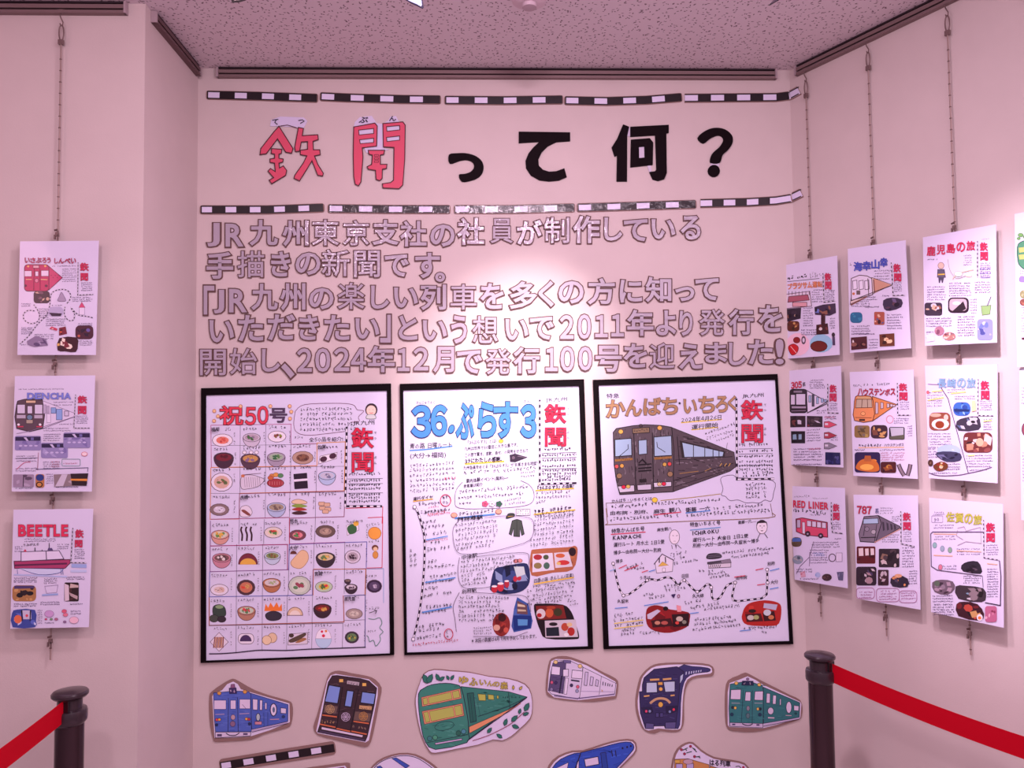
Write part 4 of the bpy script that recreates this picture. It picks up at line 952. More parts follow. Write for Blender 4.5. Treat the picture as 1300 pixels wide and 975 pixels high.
d.part('portrait_drawing', k=20).ell(1082, 118, 34, 44, '#ece4ee', '#3a2c34', 3); d.poly([(1046, 110), (1052, 85), (1082, 74), (1112, 86), (1118, 110), (1108, 92), (1060, 94)], '#2a1c28'); d.line([(1055, 190), (1070, 160)], INK, 4); d.line([(1118, 188), (1098, 160)], INK, 4); d.line([(1066, 112), (1076, 112)], INK, 4); d.line([(1090, 112), (1100, 112)], INK, 4); d.poly([(1072, 140), (1092, 140), (1082, 146)], '#3a2430'); d.line([(1083, 118), (1081, 128)], INK, 2)
d.part('house_drawing', k=20).poly([(405, 345), (450, 292), (520, 325), (515, 400), (415, 410)], '#e6e0ee', out='#54445e', w=3); d.line([(398, 355), (450, 290), (525, 330)], '#54445e', 6); d.poly([(425, 368), (452, 338), (490, 360)], '#e0b858', out='#6a5030', w=2); d.rect(452, 378, 470, 402, '#f0ecf4', '#54445e', 2); d.line([(432, 310), (432, 345)], INK, 7); d.line([(470, 308), (472, 345)], INK, 7)
d.part('house_drawing', k=20).poly(sm([(730, 318), (745, 288), (810, 285), (828, 310), (780, 322)]), '#3a3440'); d.poly([(735, 340), (830, 328), (828, 345), (735, 355)], '#4a4450'); d.poly([(745, 355), (885, 345), (885, 372), (745, 380)], '#d8d0dc', out='#3a3040', w=3)
for x in range(752, 815, 12): d.line([(x, 376), (x + 8, 356)], '#3a3040', 4)
d.poly([(820, 330), (880, 320), (888, 345), (825, 350)], '#8a8090', out='#3a3040', w=2)
for x0, x1, y in ((740, 820, 300), (738, 826, 310)): d.line([(x0, y), (x1, y - 6)], '#8a8494', 2)
d.k = 20; d.photo(sm([(352, 640), (400, 614), (455, 622), (500, 640), (615, 658), (625, 700), (605, 752), (500, 788), (400, 775), (352, 730)], 3), '#8c1c20', ['#a82428', '#6a1218'], 4,
    [([(355, 672), (420, 640), (440, 650), (380, 702), (358, 700)], '#c8c4d8'), (el(472, 635, 16, 14), '#1c0c14'), ([(380, 710), (505, 695), (520, 745), (390, 755)], '#3a1218'), ([(510, 672), (620, 665), (618, 745), (520, 752)], '#2c1016'), (el(420, 725, 18, 12), '#c88a70'), (el(465, 725, 22, 12), '#b85a50'), (el(560, 700, 22, 16), '#c8b8a8'), (el(590, 720, 14, 12), '#8a8a7a'), (el(545, 725, 12, 10), '#d84a40'), ([(540, 612), (568, 618), (572, 655), (545, 655)], '#e89aa0')])
d.k = 20; d.photo(sm([(975, 625), (1010, 598), (1100, 582), (1185, 598), (1205, 640), (1190, 728), (1130, 745), (990, 738), (955, 700), (960, 660)], 3), '#b02824', ['#c83a30', '#8a1c1c'], 4,
    [([(1095, 600), (1180, 610), (1170, 645), (1090, 630)], '#b8b8d0'), ([(975, 670), (1075, 665), (1090, 715), (985, 720)], '#4a181c'), ([(1085, 660), (1160, 650), (1170, 710), (1095, 715)], '#3a1418'), (el(1010, 692, 22, 16), '#c8c0b8'), (el(1045, 690, 18, 14), '#a8b070'), (el(1115, 660, 24, 20), '#c8d0d8'), (el(1140, 690, 18, 14), '#c87a50'), (el(1020, 650, 24, 12), '#2c1a1a')])
d.part('train_drawing', 'dark grey train with light blue windows', 20).zoom(*A)
TG = '#54484e'
d.poly([(508, 362), (905, 520), (917, 612), (880, 640), (520, 770)], TG, out=BLK, w=4)
d.poly([(140, 395), (160, 370), (268, 352), (340, 346), (440, 350), (510, 362), (524, 500), (520, 770), (182, 788), (160, 700), (146, 600)], '#5c5056', out=BLK, w=5)
rs = random.Random(9)
for i in range(110):
    x, y = rs.uniform(160, 500), rs.uniform(360, 700); d.line([(x, y), (x + rs.uniform(-5, 5), y + rs.uniform(12, 40))], rs.choice(('#463c42', '#857a82', '#2c2428', '#746a70')), 5, keep=True)
for i in range(110):
    x = rs.uniform(530, 880); f = (x - 508) / 400; y = rs.uniform(380 + 150 * f, 750 - 120 * f); d.line([(x, y), (x + rs.uniform(20, 60) * (1 - f), y + rs.uniform(-4, 8))], rs.choice(('#463c42', '#857a82', '#2c2428', '#746a70')), 5, keep=True)
d.k += 1
d.poly([(560, 445), (850, 515), (845, 548), (575, 556)], '#2c2428'); d.poly([(578, 460), (838, 520), (832, 545), (592, 550)], '#a8c4dc')
for x in (648, 720, 772, 810): d.line([(x, 475 + (x - 648) * .22), (x, 552)], '#2c2428', 5)
d.line([(545, 420), (560, 600)], BLK, 5); d.line([(520, 700), (900, 590)], BLK, 4); d.line([(525, 740), (880, 630)], BLK, 3); d.line([(530, 570), (895, 548)], BLK, 4)
for a, b in (((560, 655), (680, 640)), ((720, 640), (760, 620))): d.line([a, b], '#a8844a', 4)
for x in (815, 845, 870): d.line([(x, 608), (x + 12, 590)], '#c09a50', 5)
d.poly([(150, 440), (255, 432), (258, 540), (152, 548)], '#a8c4dc', out=BLK, w=5); d.poly([(398, 424), (508, 415), (512, 540), (400, 546)], '#a8c4dc', out=BLK, w=5)
d.line([(180, 545), (235, 498), (234, 470)], INK, 4); d.line([(470, 520), (420, 488), (416, 455)], INK, 4)
d.line([(270, 400), (285, 760)], BLK, 5); d.line([(388, 395), (395, 760)], BLK, 5); d.poly([(300, 445), (352, 440), (354, 530), (302, 535)], '#a8c4dc', out=BLK, w=4)
d.poly([(262, 370), (368, 362), (370, 395), (264, 402)], '#8a7458', out=BLK, w=4); d.scrib(270, 392, 362, 386, 18)
d.ell(315, 352, 12, 9, '#4a3c40', BLK, 3)
for x, y in ((188, 390), (434, 366)): d.ell(x, y, 15, 14, '#f0bc58', '#6a4a20', 3)
d.line([(152, 572), (262, 562)], '#a87a3c', 14); d.line([(400, 560), (510, 552)], '#a87a3c', 14); d.scrib(160, 577, 260, 568, 14); d.scrib(405, 565, 505, 558, 14)
for x, y, c in ((162, 610, '#d85a5a'), (195, 606, '#e0a850'), (465, 597, '#d0a850'), (496, 594, '#d84a4a')): d.ell(x, y, 13, 13, c, BLK, 2.5)
for x, y in ((178, 670), (500, 658)): d.ell(x, y, 18, 17, '#9a7a58', BLK, 3)
for y in (600, 622, 640): d.line([(298, y), (382, y - 6)], BLK, 8)
d.line([(300, 590), (325, 565), (350, 590)], BLK, 7); d.line([(322, 565), (352, 598)], BLK, 5)
d.poly([(168, 735), (272, 728), (275, 768), (182, 776)], '#d8d2e0', out=BLK, w=4); d.poly([(395, 712), (508, 706), (508, 735), (398, 742)], '#d8d2e0', out=BLK, w=4); d.poly([(292, 728), (380, 722), (380, 756), (295, 760)], '#cfc8d8', out=BLK, w=3)
for x, y, c in ((206, 740, '#d82a4a'), (234, 737, '#d8c060'), (432, 722, '#e0c890'), (460, 720, '#d82a4a')): d.ell(x, y, 14, 12, c, BLK, 2.5)
d.rect(305, 690, 350, 710, '#241c20'); d.line([(855, 500), (862, 460)], INK, 2)
t.done()
# ---------------------------------------------------------------- train cut-outs below the posters
CW = '#ddd6ee'; NAVY = '#1c1838'
def cutout(name, label, zm, card, paper, group='train cutouts', cat='cutout', zk=.004, krf=None):
    cx = sum(p[0] for p in card) / len(card); cy = max(p[1] for p in card)
    an = BACK.P(zm[0] + cx / zm[2], zm[1] + cy / zm[2])
    t = Thing(name, label, cat, BACK.mat(*an), group); d = Draw(t, BACK, an, zk + .0007, int(cx + cy)).zoom(*zm); d.rough = .5; d.coat = .12
    b = t.part('cardboard'); b.solid([[d.q(p) for p in card]], 0, zk, krf or KRAFT)
    f = t.part('paper'); f.solid([[d.q(p) for p in paper]], zk, zk + .0006, M(CW, .5, 0, .12))
    return t, d
def hatch(d, x0, y0, x1, y1, c, n, rnd, w=6, ang=.2, poly=None):
    z = d.k
    for i in range(n):
        x, y = rnd.uniform(x0, x1), rnd.uniform(y0, y1); L = rnd.uniform(20, 60)
        a, b = (x, y), (x + L, y + L * ang * rnd.uniform(-1, 1))
        if poly and not (inside(a, poly) and inside(b, poly)): continue
        d.line([a, b], c[i % len(c)], w, keep=True)
    d.k += 1
RN = random.Random(21)
# blue train
Z = (255, 850, 7.8)
t, d = cutout('train_cutout', 'blue train cutout with a round porthole, below the left poster', Z,
    sm([(88, 260), (110, 215), (200, 150), (290, 98), (340, 95), (420, 140), (540, 205), (700, 260), (860, 305), (905, 340), (912, 440), (895, 540), (860, 570), (760, 600), (620, 640), (500, 690), (300, 705), (150, 712), (125, 680), (98, 560), (86, 400)], 2),
    [(118, 262), (130, 232), (215, 200), (265, 140), (325, 115), (370, 140), (400, 190), (470, 212), (880, 332), (884, 515), (700, 590), (500, 655), (330, 668), (140, 672)])
d.part('train_drawing', 'blue train').poly([(495, 228), (868, 342), (866, 508), (508, 588)], '#4a64ba', out=NAVY, w=5); d.poly([(130, 225), (285, 212), (380, 208), (480, 215), (500, 240), (505, 610), (150, 612), (140, 500)], '#5069be', out=NAVY, w=5)
hatch(d, 150, 230, 480, 600, ('#4058b0', '#6078c8'), 40, RN, 7)
hatch(d, 510, 260, 850, 560, ('#4058b0', '#6078c8'), 30, RN, 7, .3, [(500, 240), (855, 345), (855, 500), (508, 575)])
for b in ((135, 298, 255, 388), (298, 298, 352, 386), (388, 288, 494, 382)): d.rect(*b, '#e0d2ea', '#2a3a7c', 5)
d.line([(415, 340), (455, 385)], '#5a4a80', 4)
d.line([(278, 275), (275, 612)], NAVY, 5); d.line([(368, 270), (375, 612)], NAVY, 5)
d.poly([(518, 285), (568, 290), (565, 395), (520, 392)], '#ded2ea', out=NAVY, w=5); d.poly([(588, 295), (615, 298), (612, 396), (588, 395)], '#ded2ea', out=NAVY, w=5); d.poly([(640, 322), (658, 325), (656, 388), (640, 386)], '#ded2ea', out=NAVY, w=4)
d.ell(724, 392, 32, 62, '#e0d4ea', NAVY, 8); d.ell(726, 392, 12, 28, '#5a6a8a'); d.ell(572, 465, 20, 38, '#b4c4c8', NAVY, 6); d.poly([(795, 372), (850, 380), (848, 430), (795, 425)], '#e0d4ea', out=NAVY, w=5)
d.rect(540, 508, 608, 538, '#c88a9a', NAVY, 3); d.line([(690, 488), (780, 484)], '#c89aaa', 8); d.ell(822, 460, 18, 16, '#2a3a6c')
d.line([(628, 420), (630, 560)], NAVY, 3); d.line([(668, 410), (668, 550)], NAVY, 3)
for x, y in ((188, 228), (442, 214)): d.ell(x, y, 20, 18, '#d8a050', '#6a4030', 4)
d.poly([(285, 178), (355, 174), (362, 230), (290, 232)], '#3a2c60', out=NAVY, w=4); d.scrib(292, 222, 355, 220, 34, '#d8c0d8'); d.poly([(305, 140), (340, 138), (345, 175), (300, 178)], '#8a5a80', out=NAVY, w=3)
for x, y, c in ((165, 490, '#d84858'), (190, 488, '#e8b050'), (458, 482, '#e8b050'), (482, 485, '#b83848')): d.ell(x, y, 15, 14, c, NAVY, 3)
d.line([(150, 438), (240, 434)], '#a89ac8', 10); d.line([(388, 432), (485, 426)], '#a89ac8', 10)
d.ell(325, 465, 22, 26, '#c0a0a8', NAVY, 3); d.ell(322, 530, 26, 28, '#8a6a8a', NAVY, 3); d.ell(163, 540, 16, 16, '#22305c'); d.ell(488, 530, 16, 16, '#22305c')
d.poly([(150, 612), (500, 610), (498, 648), (150, 668)], '#d8cce4', out=NAVY, w=5); d.line(sm([(255, 620), (290, 642), (350, 642), (388, 618)], 4, False), NAVY, 9); d.rect(168, 630, 215, 655, '#5a4a70'); d.rect(425, 620, 470, 640, '#5a4a70')
d.line([(512, 600), (866, 515)], '#b8a8cc', 14); d.line([(512, 612), (866, 524)], NAVY, 4)
t.done()
# black front
Z = (380, 840, 7.222)
t, d = cutout('train_cutout', 'dark brown train front cutout with light blue windows, tilted, right of the blue train', Z,
    sm([(260, 140), (300, 95), (370, 82), (480, 105), (620, 130), (700, 165), (755, 240), (740, 340), (710, 500), (670, 690), (645, 755), (600, 780), (480, 750), (300, 705), (165, 665), (132, 590), (160, 500), (210, 320)], 2),
    [(258, 175), (290, 122), (335, 108), (640, 158), (722, 230), (720, 310), (640, 715), (610, 735), (170, 650), (158, 630)])
d.part('train_drawing', 'dark train front').poly([(268, 185), (305, 125), (350, 122), (560, 150), (640, 172), (712, 238), (690, 390), (625, 680), (605, 725), (170, 640), (195, 560)], '#3a2830', out=BLK, w=6)
hatch(d, 220, 180, 680, 600, ('#4a363c', '#2c1e28', '#5a464c'), 70, RN, 7, .3, [(285, 200), (330, 140), (620, 180), (695, 250), (620, 640), (210, 560)])
for q in ([(275, 208), (382, 228), (355, 380), (235, 362)], [(440, 258), (502, 266), (478, 412), (416, 402)], [(578, 270), (702, 288), (685, 388), (562, 372)]): d.poly(q, '#7c98d8', out=BLK, w=9)
d.line([(400, 225), (345, 600)], BLK, 9); d.line([(545, 250), (470, 630)], BLK, 9)
for x, y in ((386, 170), (597, 206)): d.rect(x - 18, y - 16, x + 20, y + 14, '#e8bc60', '#5a3a20', 3)
d.poly([(440, 165), (556, 182), (550, 218), (436, 200)], '#b4a8b0', out=BLK, w=4); d.scrib(446, 205, 545, 216, 26)
d.poly([(235, 390), (355, 405), (340, 470), (225, 460)], '#6a5650'); d.poly([(515, 450), (660, 470), (645, 545), (500, 530)], '#6a5650'); d.poly([(552, 392), (670, 402), (665, 440), (548, 428)], '#c8a070', out=BLK, w=4); d.scrib(560, 430, 660, 432, 20)
for cx, cy, c in ((285, 430, '#b8986a'), (590, 495, '#b8864a'), (428, 500, '#c0b0c8')):
    for r in (40, 26, 12): d.line(el(cx, cy, r, r, 0, 9), c, 5, True)
    for a in range(6): d.line([(cx, cy), (cx + 38 * math.cos(a * 1.047), cy + 38 * math.sin(a * 1.047))], c, 4)
for a, b in (((215, 482), (348, 500)), ((500, 540), (640, 560)), ((192, 565), (335, 595)), ((345, 605), (470, 632)), ((480, 630), (620, 658))): d.line([a, b], '#d07048', 12)
d.scrib(205, 552, 330, 562, 28, '#c8a070'); d.scrib(490, 600, 620, 622, 28, '#a88a78')
d.poly([(210, 592), (585, 668), (580, 685), (208, 612)], '#d8cce0'); d.line([(190, 630), (600, 712)], '#4a3c58', 18)
t.done()
# green train with leaves
Z = (510, 840, 7.222)
t, d = cutout('train_cutout', 'large green train cutout with yellow windows and a leafy twig', Z,
    sm([(160, 200), (205, 105), (300, 66), (450, 78), (620, 92), (800, 130), (980, 150), (1130, 200), (1190, 290), (1200, 420), (1180, 520), (1090, 610), (1010, 680), (920, 722), (840, 712), (700, 760), (500, 800), (310, 838), (250, 815), (190, 700), (150, 560), (122, 380), (130, 290)], 2),
    sm([(165, 205), (208, 110), (300, 72), (450, 84), (620, 97), (800, 134), (980, 156), (1126, 206), (1184, 295), (1194, 420), (1172, 515), (1084, 604), (1004, 674), (918, 715), (838, 706), (698, 754), (498, 792), (312, 828), (256, 806), (197, 696), (157, 556), (130, 380), (138, 292)], 2), zk=.005)
G = '#348070'
d.part('train_drawing', 'green train').poly([(545, 222), (980, 270), (1148, 318), (985, 428), (600, 716)], G, out=NAVY, w=6)
fr = sm([(155, 290), (200, 240), (280, 205), (400, 192), (500, 205), (548, 240), (585, 400), (612, 560), (610, 650), (598, 735), (310, 798), (220, 730), (185, 620), (160, 450)], 2)
d.poly(fr, '#3a8876', out=NAVY, w=7)
hatch(d, 170, 210, 600, 760, ('#2c7466', '#4a9886'), 60, RN, 9, .3, fr)
hatch(d, 600, 250, 1050, 500, ('#2a7060', '#469080'), 50, RN, 9, .3, [(570, 240), (980, 280), (1100, 318), (980, 410), (640, 560)])
for q, r in (([(182, 322), (535, 242), (548, 330), (190, 405)], 0), ([(188, 450), (555, 378), (572, 488), (210, 566)], 0)):
    d.poly(q, '#e0a078', out='#7a2c38', w=5)
    a, b, c, e = [np.array(p, float) for p in q]; ce = (a + b + c + e) / 4; ins = [tuple(ce + (p - ce) * .9) for p in (a, b, c, e)]
    ins = [(q[0][0] + 12, q[0][1] + 10), (q[1][0] - 12, q[1][1] + 14), (q[2][0] - 12, q[2][1] - 10), (q[3][0] + 12, q[3][1] - 14)]
    d.poly(ins, '#b4bc5c', out='#7a2c38', w=4)
    for f in (.16, .78):
        x0 = q[0][0] + (q[1][0] - q[0][0]) * f; y0 = q[0][1] + (q[1][1] - q[0][1]) * f + 10; x1 = q[3][0] + (q[2][0] - q[3][0]) * f; y1 = q[3][1] + (q[2][1] - q[3][1]) * f - 10
        d.line([(x0, y0), (x1, y1)], '#7a2c38', 14); d.line([(x0, y0), (x1, y1)], '#e0a078', 8)
d.line(el(392, 582, 90, 40, -10), '#1c4c4c', 5, True)
for x, y, c in ((258, 697, '#3a8080'), (307, 687, '#4aa07c'), (520, 648, '#2a6a58'), (568, 633, '#4a90a0')): d.ell(x, y, 22, 22, c, '#1c4040', 5)
d.poly([(305, 738), (552, 696), (555, 710), (310, 754)], '#c8b4d8', out=NAVY, w=4); d.line([(232, 735), (605, 660)], NAVY, 4)
d.poly([(600, 285), (658, 278), (685, 538), (632, 552)], '#226458', out=NAVY, w=5); d.line([(628, 300), (655, 545)], NAVY, 3)
for q in ([(698, 290), (768, 294), (770, 350), (708, 348)], [(790, 294), (842, 300), (846, 342), (794, 338)], [(872, 304), (888, 306), (888, 332), (872, 330)]): d.poly(q, '#b8bc54', out='#5a5a2c', w=4)
for x in (925, 945, 965, 1005, 1040, 1075): d.rect(x, 312, x + 10, 326, '#16544c')
d.line([(978, 275), (992, 425)], NAVY, 4); d.line([(700, 495), (980, 400), (1140, 322)], NAVY, 4); d.line([(690, 340), (720, 490)], NAVY, 2)
d.poly([(618, 590), (980, 432), (1085, 365), (1090, 375), (985, 450), (622, 648)], '#e0986c', out=NAVY, w=3)
d.line([(602, 716), (985, 440), (1148, 320)], NAVY, 8)
d.part('lettering').fat('ゆ', (528, 130, 608, 192), '#c8b850', '#4a4a20', .03, .03); d.fat('ふ', (622, 142, 695, 210), '#c8b850', '#4a4a20', .03, .03)
d.fat('い', (715, 160, 775, 205), '#c8b850', '#4a4a20', .03, .03); d.fat('ん', (785, 170, 835, 215), '#c8b850', '#4a4a20', .03, .03); d.fat('の', (838, 178, 895, 220), '#c8b850', '#4a4a20', .03, .03); d.fat('森', (905, 178, 972, 245), '#c8b850', '#4a4a20', .02, .03)
d.part('twig_drawing', 'red twig')
d.line(sm([(650, 716), (800, 665), (970, 580), (1060, 510), (1120, 455)], 4, False), '#8a2040', 6)
def leaf(x, y, L, a, c='#2c7464'):
    cs, sn = math.cos(R(a)), math.sin(R(a)); f = lambda u, v: (x + u * cs - v * sn, y + u * sn + v * cs)
    q = [f(0, 0), f(L * .3, L * .26), f(L * .7, L * .22), f(L, 0), f(L * .7, -L * .22), f(L * .3, -L * .26)]; d.poly(q, c, out=NAVY, w=4)
for x, y, L, a in ((785, 645, 62, -50), (920, 690, 62, 215), (940, 578, 68, -70), (1005, 540, 78, -45), (1010, 575, 70, 20), (1075, 470, 50, -75), (1125, 445, 85, -62), (1110, 480, 58, -20)): d.part('leaf_drawing'); leaf(x, y, L, a)
for x, y, L, a in ((235, 192, 92, -112), (238, 190, 95, -62), (345, 165, 68, -115), (345, 165, 60, -35), (435, 158, 46, -120), (450, 158, 52, -55)): d.part('leaf_drawing'); leaf(x, y, L, a)
for x, a in ((1022, -90), (1078, -50)): d.part('leaf_drawing', 'yellow leaf'); leaf(x, 248, 40, a, '#c8b850')
t.done()
# white train
Z = (680, 825, 6.5)
t, d = cutout('train_cutout', 'small white and grey train cutout under the gap between middle and right posters', Z,
    sm([(95, 180), (115, 90), (150, 62), (220, 50), (300, 62), (420, 110), (560, 185), (660, 235), (682, 280), (668, 380), (640, 402), (480, 425), (340, 420), (220, 410), (110, 382), (82, 330)], 2),
    [(108, 190), (128, 90), (165, 72), (290, 78), (420, 125), (655, 258), (666, 280), (655, 375), (350, 412), (150, 388), (98, 340)])
d.part('train_drawing', 'white and grey train').poly([(390, 140), (660, 272), (650, 358), (360, 398), (362, 380)], '#dcd4ea', out=NAVY, w=4); d.poly([(125, 180), (140, 110), (180, 80), (285, 88), (388, 135), (380, 260), (362, 385), (345, 402), (130, 360), (104, 330)], '#d6cee6', out=NAVY, w=4)
d.poly([(125, 195), (140, 105), (250, 85), (245, 200), (235, 260), (225, 358), (106, 330)], '#574c74', out=NAVY, w=3)
hatch(d, 110, 200, 240, 350, ('#463c62', '#6a6086'), 20, RN, 6, .2, [(128, 200), (235, 205), (220, 350), (112, 330)])
d.poly([(135, 130), (202, 138), (198, 205), (126, 198)], '#e4dcf0', out=NAVY, w=4); d.poly([(225, 158), (270, 155), (268, 215), (225, 215)], '#e4dcf0', out=NAVY, w=4); d.poly([(300, 162), (388, 172), (382, 235), (295, 228)], '#e4dcf0', out=NAVY, w=4)
d.poly([(230, 80), (290, 84), (288, 108), (230, 105)], '#6a6090', out=NAVY, w=3); d.line([(215, 210), (195, 355)], NAVY, 12); d.poly([(245, 228), (270, 230), (255, 362), (232, 360)], '#e4dcf0', out=NAVY, w=3)
for x, y in ((164, 97), (365, 130)): d.ell(x, y, 17, 16, '#e8d08a', '#5a4a30', 4)
d.line([(290, 245), (360, 255)], NAVY, 12)
for x, y, c in ((132, 264, '#c85a7a'), (165, 266, '#3a3060'), (294, 288, '#3a3058'), (346, 300, '#d8607a'), (340, 335, '#9aa0c0'), (130, 320, '#8a80a8')): d.ell(x, y, 13, 14, c, NAVY, 3)
for q in ([(408, 178), (432, 180), (420, 290), (398, 286)], [(452, 215), (476, 222), (466, 290), (444, 286)], [(498, 238), (518, 248), (510, 296), (490, 290)]): d.poly(q, '#cfc6e2', out=NAVY, w=4)
d.line([(540, 215), (522, 365)], NAVY, 3)
for x in (555, 575, 595, 610, 630): d.line([(x, 258 + (x - 555) * .3), (x - 3, 288 + (x - 555) * .15)], NAVY, 6)
d.line([(370, 335), (650, 340)], '#a89ac0', 3); d.line([(150, 372), (340, 396), (650, 360)], '#6a5a88', 8); d.poly([(540, 318), (555, 335), (542, 340)], '#c8a080')
t.done()
# dark curved train
Z = (795, 830, 6.724)
t, d = cutout('train_cutout', 'dark navy train cutout with a long tail curving to the right', Z,
    sm([(105, 240), (130, 180), (200, 110), (280, 82), (420, 74), (580, 76), (710, 90), (748, 130), (740, 180), (700, 192), (600, 200), (540, 232), (505, 300), (490, 420), (492, 560), (470, 640), (420, 665), (350, 662), (290, 655), (240, 678), (160, 655), (120, 600), (85, 500), (78, 380)], 2),
    sm([(122, 250), (145, 185), (215, 118), (300, 96), (430, 88), (580, 90), (705, 104), (728, 135), (715, 165), (600, 180), (520, 215), (490, 300), (478, 420), (470, 600), (440, 642), (340, 640), (270, 632), (220, 645), (155, 640), (110, 520), (95, 400)], 2))
D = '#312c5a'
d.part('train_drawing', 'dark navy train').poly(sm([(430, 120), (560, 104), (690, 116), (716, 135), (690, 152), (580, 165), (510, 205), (478, 290), (462, 420), (455, 600), (420, 632), (400, 500)], 2), '#38366a', out=NAVY, w=4)
d.poly([(135, 260), (150, 200), (235, 128), (430, 106), (490, 150), (455, 240), (440, 440), (415, 632), (330, 630), (322, 610), (232, 612), (230, 632), (160, 630), (118, 500), (110, 320), (135, 318)], D, out=NAVY, w=6)
hatch(d, 130, 140, 440, 600, ('#27224c', '#3f3a6c', '#4a4678'), 70, RN, 6, .3, [(140, 260), (240, 140), (470, 150), (430, 440), (400, 600), (160, 600), (120, 480)])
d.poly([(170, 242), (258, 240), (262, 325), (168, 328)], '#bccae0', out=NAVY, w=5); d.poly([(315, 235), (412, 230), (412, 318), (330, 322)], '#bccae0', out=NAVY, w=5)
d.poly([(458, 185), (484, 165), (478, 215), (455, 250)], '#b4c2dc', out=NAVY, w=3)
for x in (505, 530, 550, 570, 590, 610, 630): d.poly([(x, 150 - (x - 505) * .12), (x + 9, 148 - (x - 505) * .12), (x + 7, 172 - (x - 505) * .2), (x - 2, 176 - (x - 505) * .2)], '#c4cce4')
d.line([(200, 218), (280, 214)], '#d8a868', 16); d.line([(310, 214), (382, 208)], '#d8a868', 16); d.rect(268, 236, 308, 262, '#e0a850', NAVY, 3); d.rect(265, 270, 320, 320, '#3a3460', NAVY, 4); d.ell(292, 296, 17, 17, '#e8b458', NAVY, 3)
d.line([(148, 358), (195, 352)], '#d8a868', 12); d.line([(375, 352), (410, 348)], '#d8a868', 12)
d.line(sm([(200, 418), (245, 385), (292, 375), (340, 385), (372, 415)], 4, False), '#c8a078', 20); d.ell(290, 428, 22, 24, '#e0b050', NAVY, 5)
d.poly([(128, 455), (215, 450), (225, 490), (190, 505), (150, 498)], '#231e44', out=NAVY, w=4); d.poly([(335, 445), (432, 438), (425, 485), (370, 505), (338, 500)], '#231e44', out=NAVY, w=4)
for x, y, c in ((168, 485, '#d84870'), (198, 485, '#8a9ac0'), (402, 470, '#e03a58'), (368, 488, '#7a8ab4')): d.ell(x, y, 12, 13, c, NAVY, 3)
for x in (262, 298): d.rect(x - 14, 498, x + 14, 535, '#48427a', NAVY, 5)
d.poly([(165, 585), (232, 590), (230, 634), (160, 632)], '#5a5486', out=NAVY, w=4); d.poly([(330, 580), (420, 575), (415, 632), (330, 630)], '#5a5486', out=NAVY, w=4)
t.done()
# teal train
Z = (910, 845, 7.5)
t, d = cutout('train_cutout', 'teal train cutout with white windows, below the right poster', Z,
    sm([(80, 240), (105, 140), (200, 95), (260, 68), (300, 75), (420, 140), (560, 210), (700, 280), (790, 325), (812, 400), (805, 470), (780, 510), (650, 555), (500, 600), (340, 628), (200, 622), (110, 605), (82, 540), (76, 400)], 2),
    [(100, 250), (118, 162), (210, 130), (290, 98), (360, 130), (440, 180), (790, 342), (800, 360), (790, 490), (560, 560), (430, 592), (115, 580), (100, 560)])
TE = '#2f7478'
d.part('train_drawing', 'teal train').poly([(438, 200), (785, 348), (780, 488), (440, 545)], TE, out=NAVY, w=5); d.poly([(122, 172), (230, 152), (350, 160), (430, 190), (440, 240), (434, 585), (118, 572), (110, 400)], '#347c7e', out=NAVY, w=5)
hatch(d, 125, 180, 420, 530, ('#2a6c70', '#3e888a'), 40, RN, 7); hatch(d, 445, 240, 770, 520, ('#2a6a70', '#3a8284'), 30, RN, 7, .3, [(445, 230), (775, 360), (770, 480), (445, 530)])
d.poly([(130, 225), (225, 222), (222, 318), (125, 315)], '#dccfe6', out=NAVY, w=5); d.poly([(270, 245), (318, 245), (316, 332), (262, 330)], '#dccfe6', out=NAVY, w=5); d.poly([(358, 240), (436, 238), (434, 325), (352, 322)], '#dccfe6', out=NAVY, w=5)
d.line([(248, 230), (228, 540)], NAVY, 4); d.line([(334, 232), (332, 560)], NAVY, 4)
for q in ([(470, 258), (502, 262), (500, 350), (466, 350)], [(530, 275), (560, 280), (556, 362), (526, 360)], [(594, 310), (606, 312), (604, 372), (592, 370)]): d.poly(q, '#dccfe6', out=NAVY, w=4)
d.ell(680, 392, 26, 56, '#dccfe6', NAVY, 5); d.ell(507, 426, 28, 34, '#d4c8de', NAVY, 4); d.poly([(728, 372), (775, 380), (772, 425), (728, 420)], '#dccfe6', out=NAVY, w=4)
d.line([(482, 490), (542, 492)], '#d0bccc', 12); d.line([(650, 468), (705, 470)], '#c8a8b8', 7); d.ell(745, 450, 14, 12, '#1c4a50')
for x, y in ((180, 162), (398, 176)): d.ell(x, y, 17, 16, '#e8c060', '#5a4020', 4)
d.poly([(238, 140), (340, 142), (345, 182), (232, 180)], '#20284a', out=NAVY, w=4); d.scrib(252, 176, 330, 178, 24, '#d8c8d8'); d.ell(288, 122, 14, 12, '#8a6a90', NAVY, 3)
d.line([(135, 350), (215, 352)], '#8aa0a8', 10); d.line([(352, 350), (428, 352)], '#8aa0a8', 10)
for x, y, c in ((145, 392, '#20343c'), (170, 396, '#e8c060'), (385, 406, '#e8c060'), (408, 406, '#20343c')): d.ell(x, y, 13, 14, c, NAVY, 3)
d.ell(138, 458, 18, 18, '#1c3c54'); d.ell(404, 460, 18, 18, '#1c3c54'); d.ell(292, 400, 16, 24, '#8a8a98', NAVY, 3); d.ell(290, 470, 18, 26, '#5a7a80', NAVY, 3)
d.poly([(118, 535), (432, 545), (432, 585), (118, 570)], '#cabcd8', out=NAVY, w=4); d.line(sm([(235, 545), (270, 560), (310, 560), (335, 546)], 4, False), NAVY, 9); d.rect(140, 545, 170, 560, '#4a3c68'); d.rect(370, 550, 400, 565, '#4a3c68')
d.line([(438, 560), (782, 492)], '#c4b4d4', 12); d.line([(438, 572), (784, 500)], NAVY, 4)
t.done()
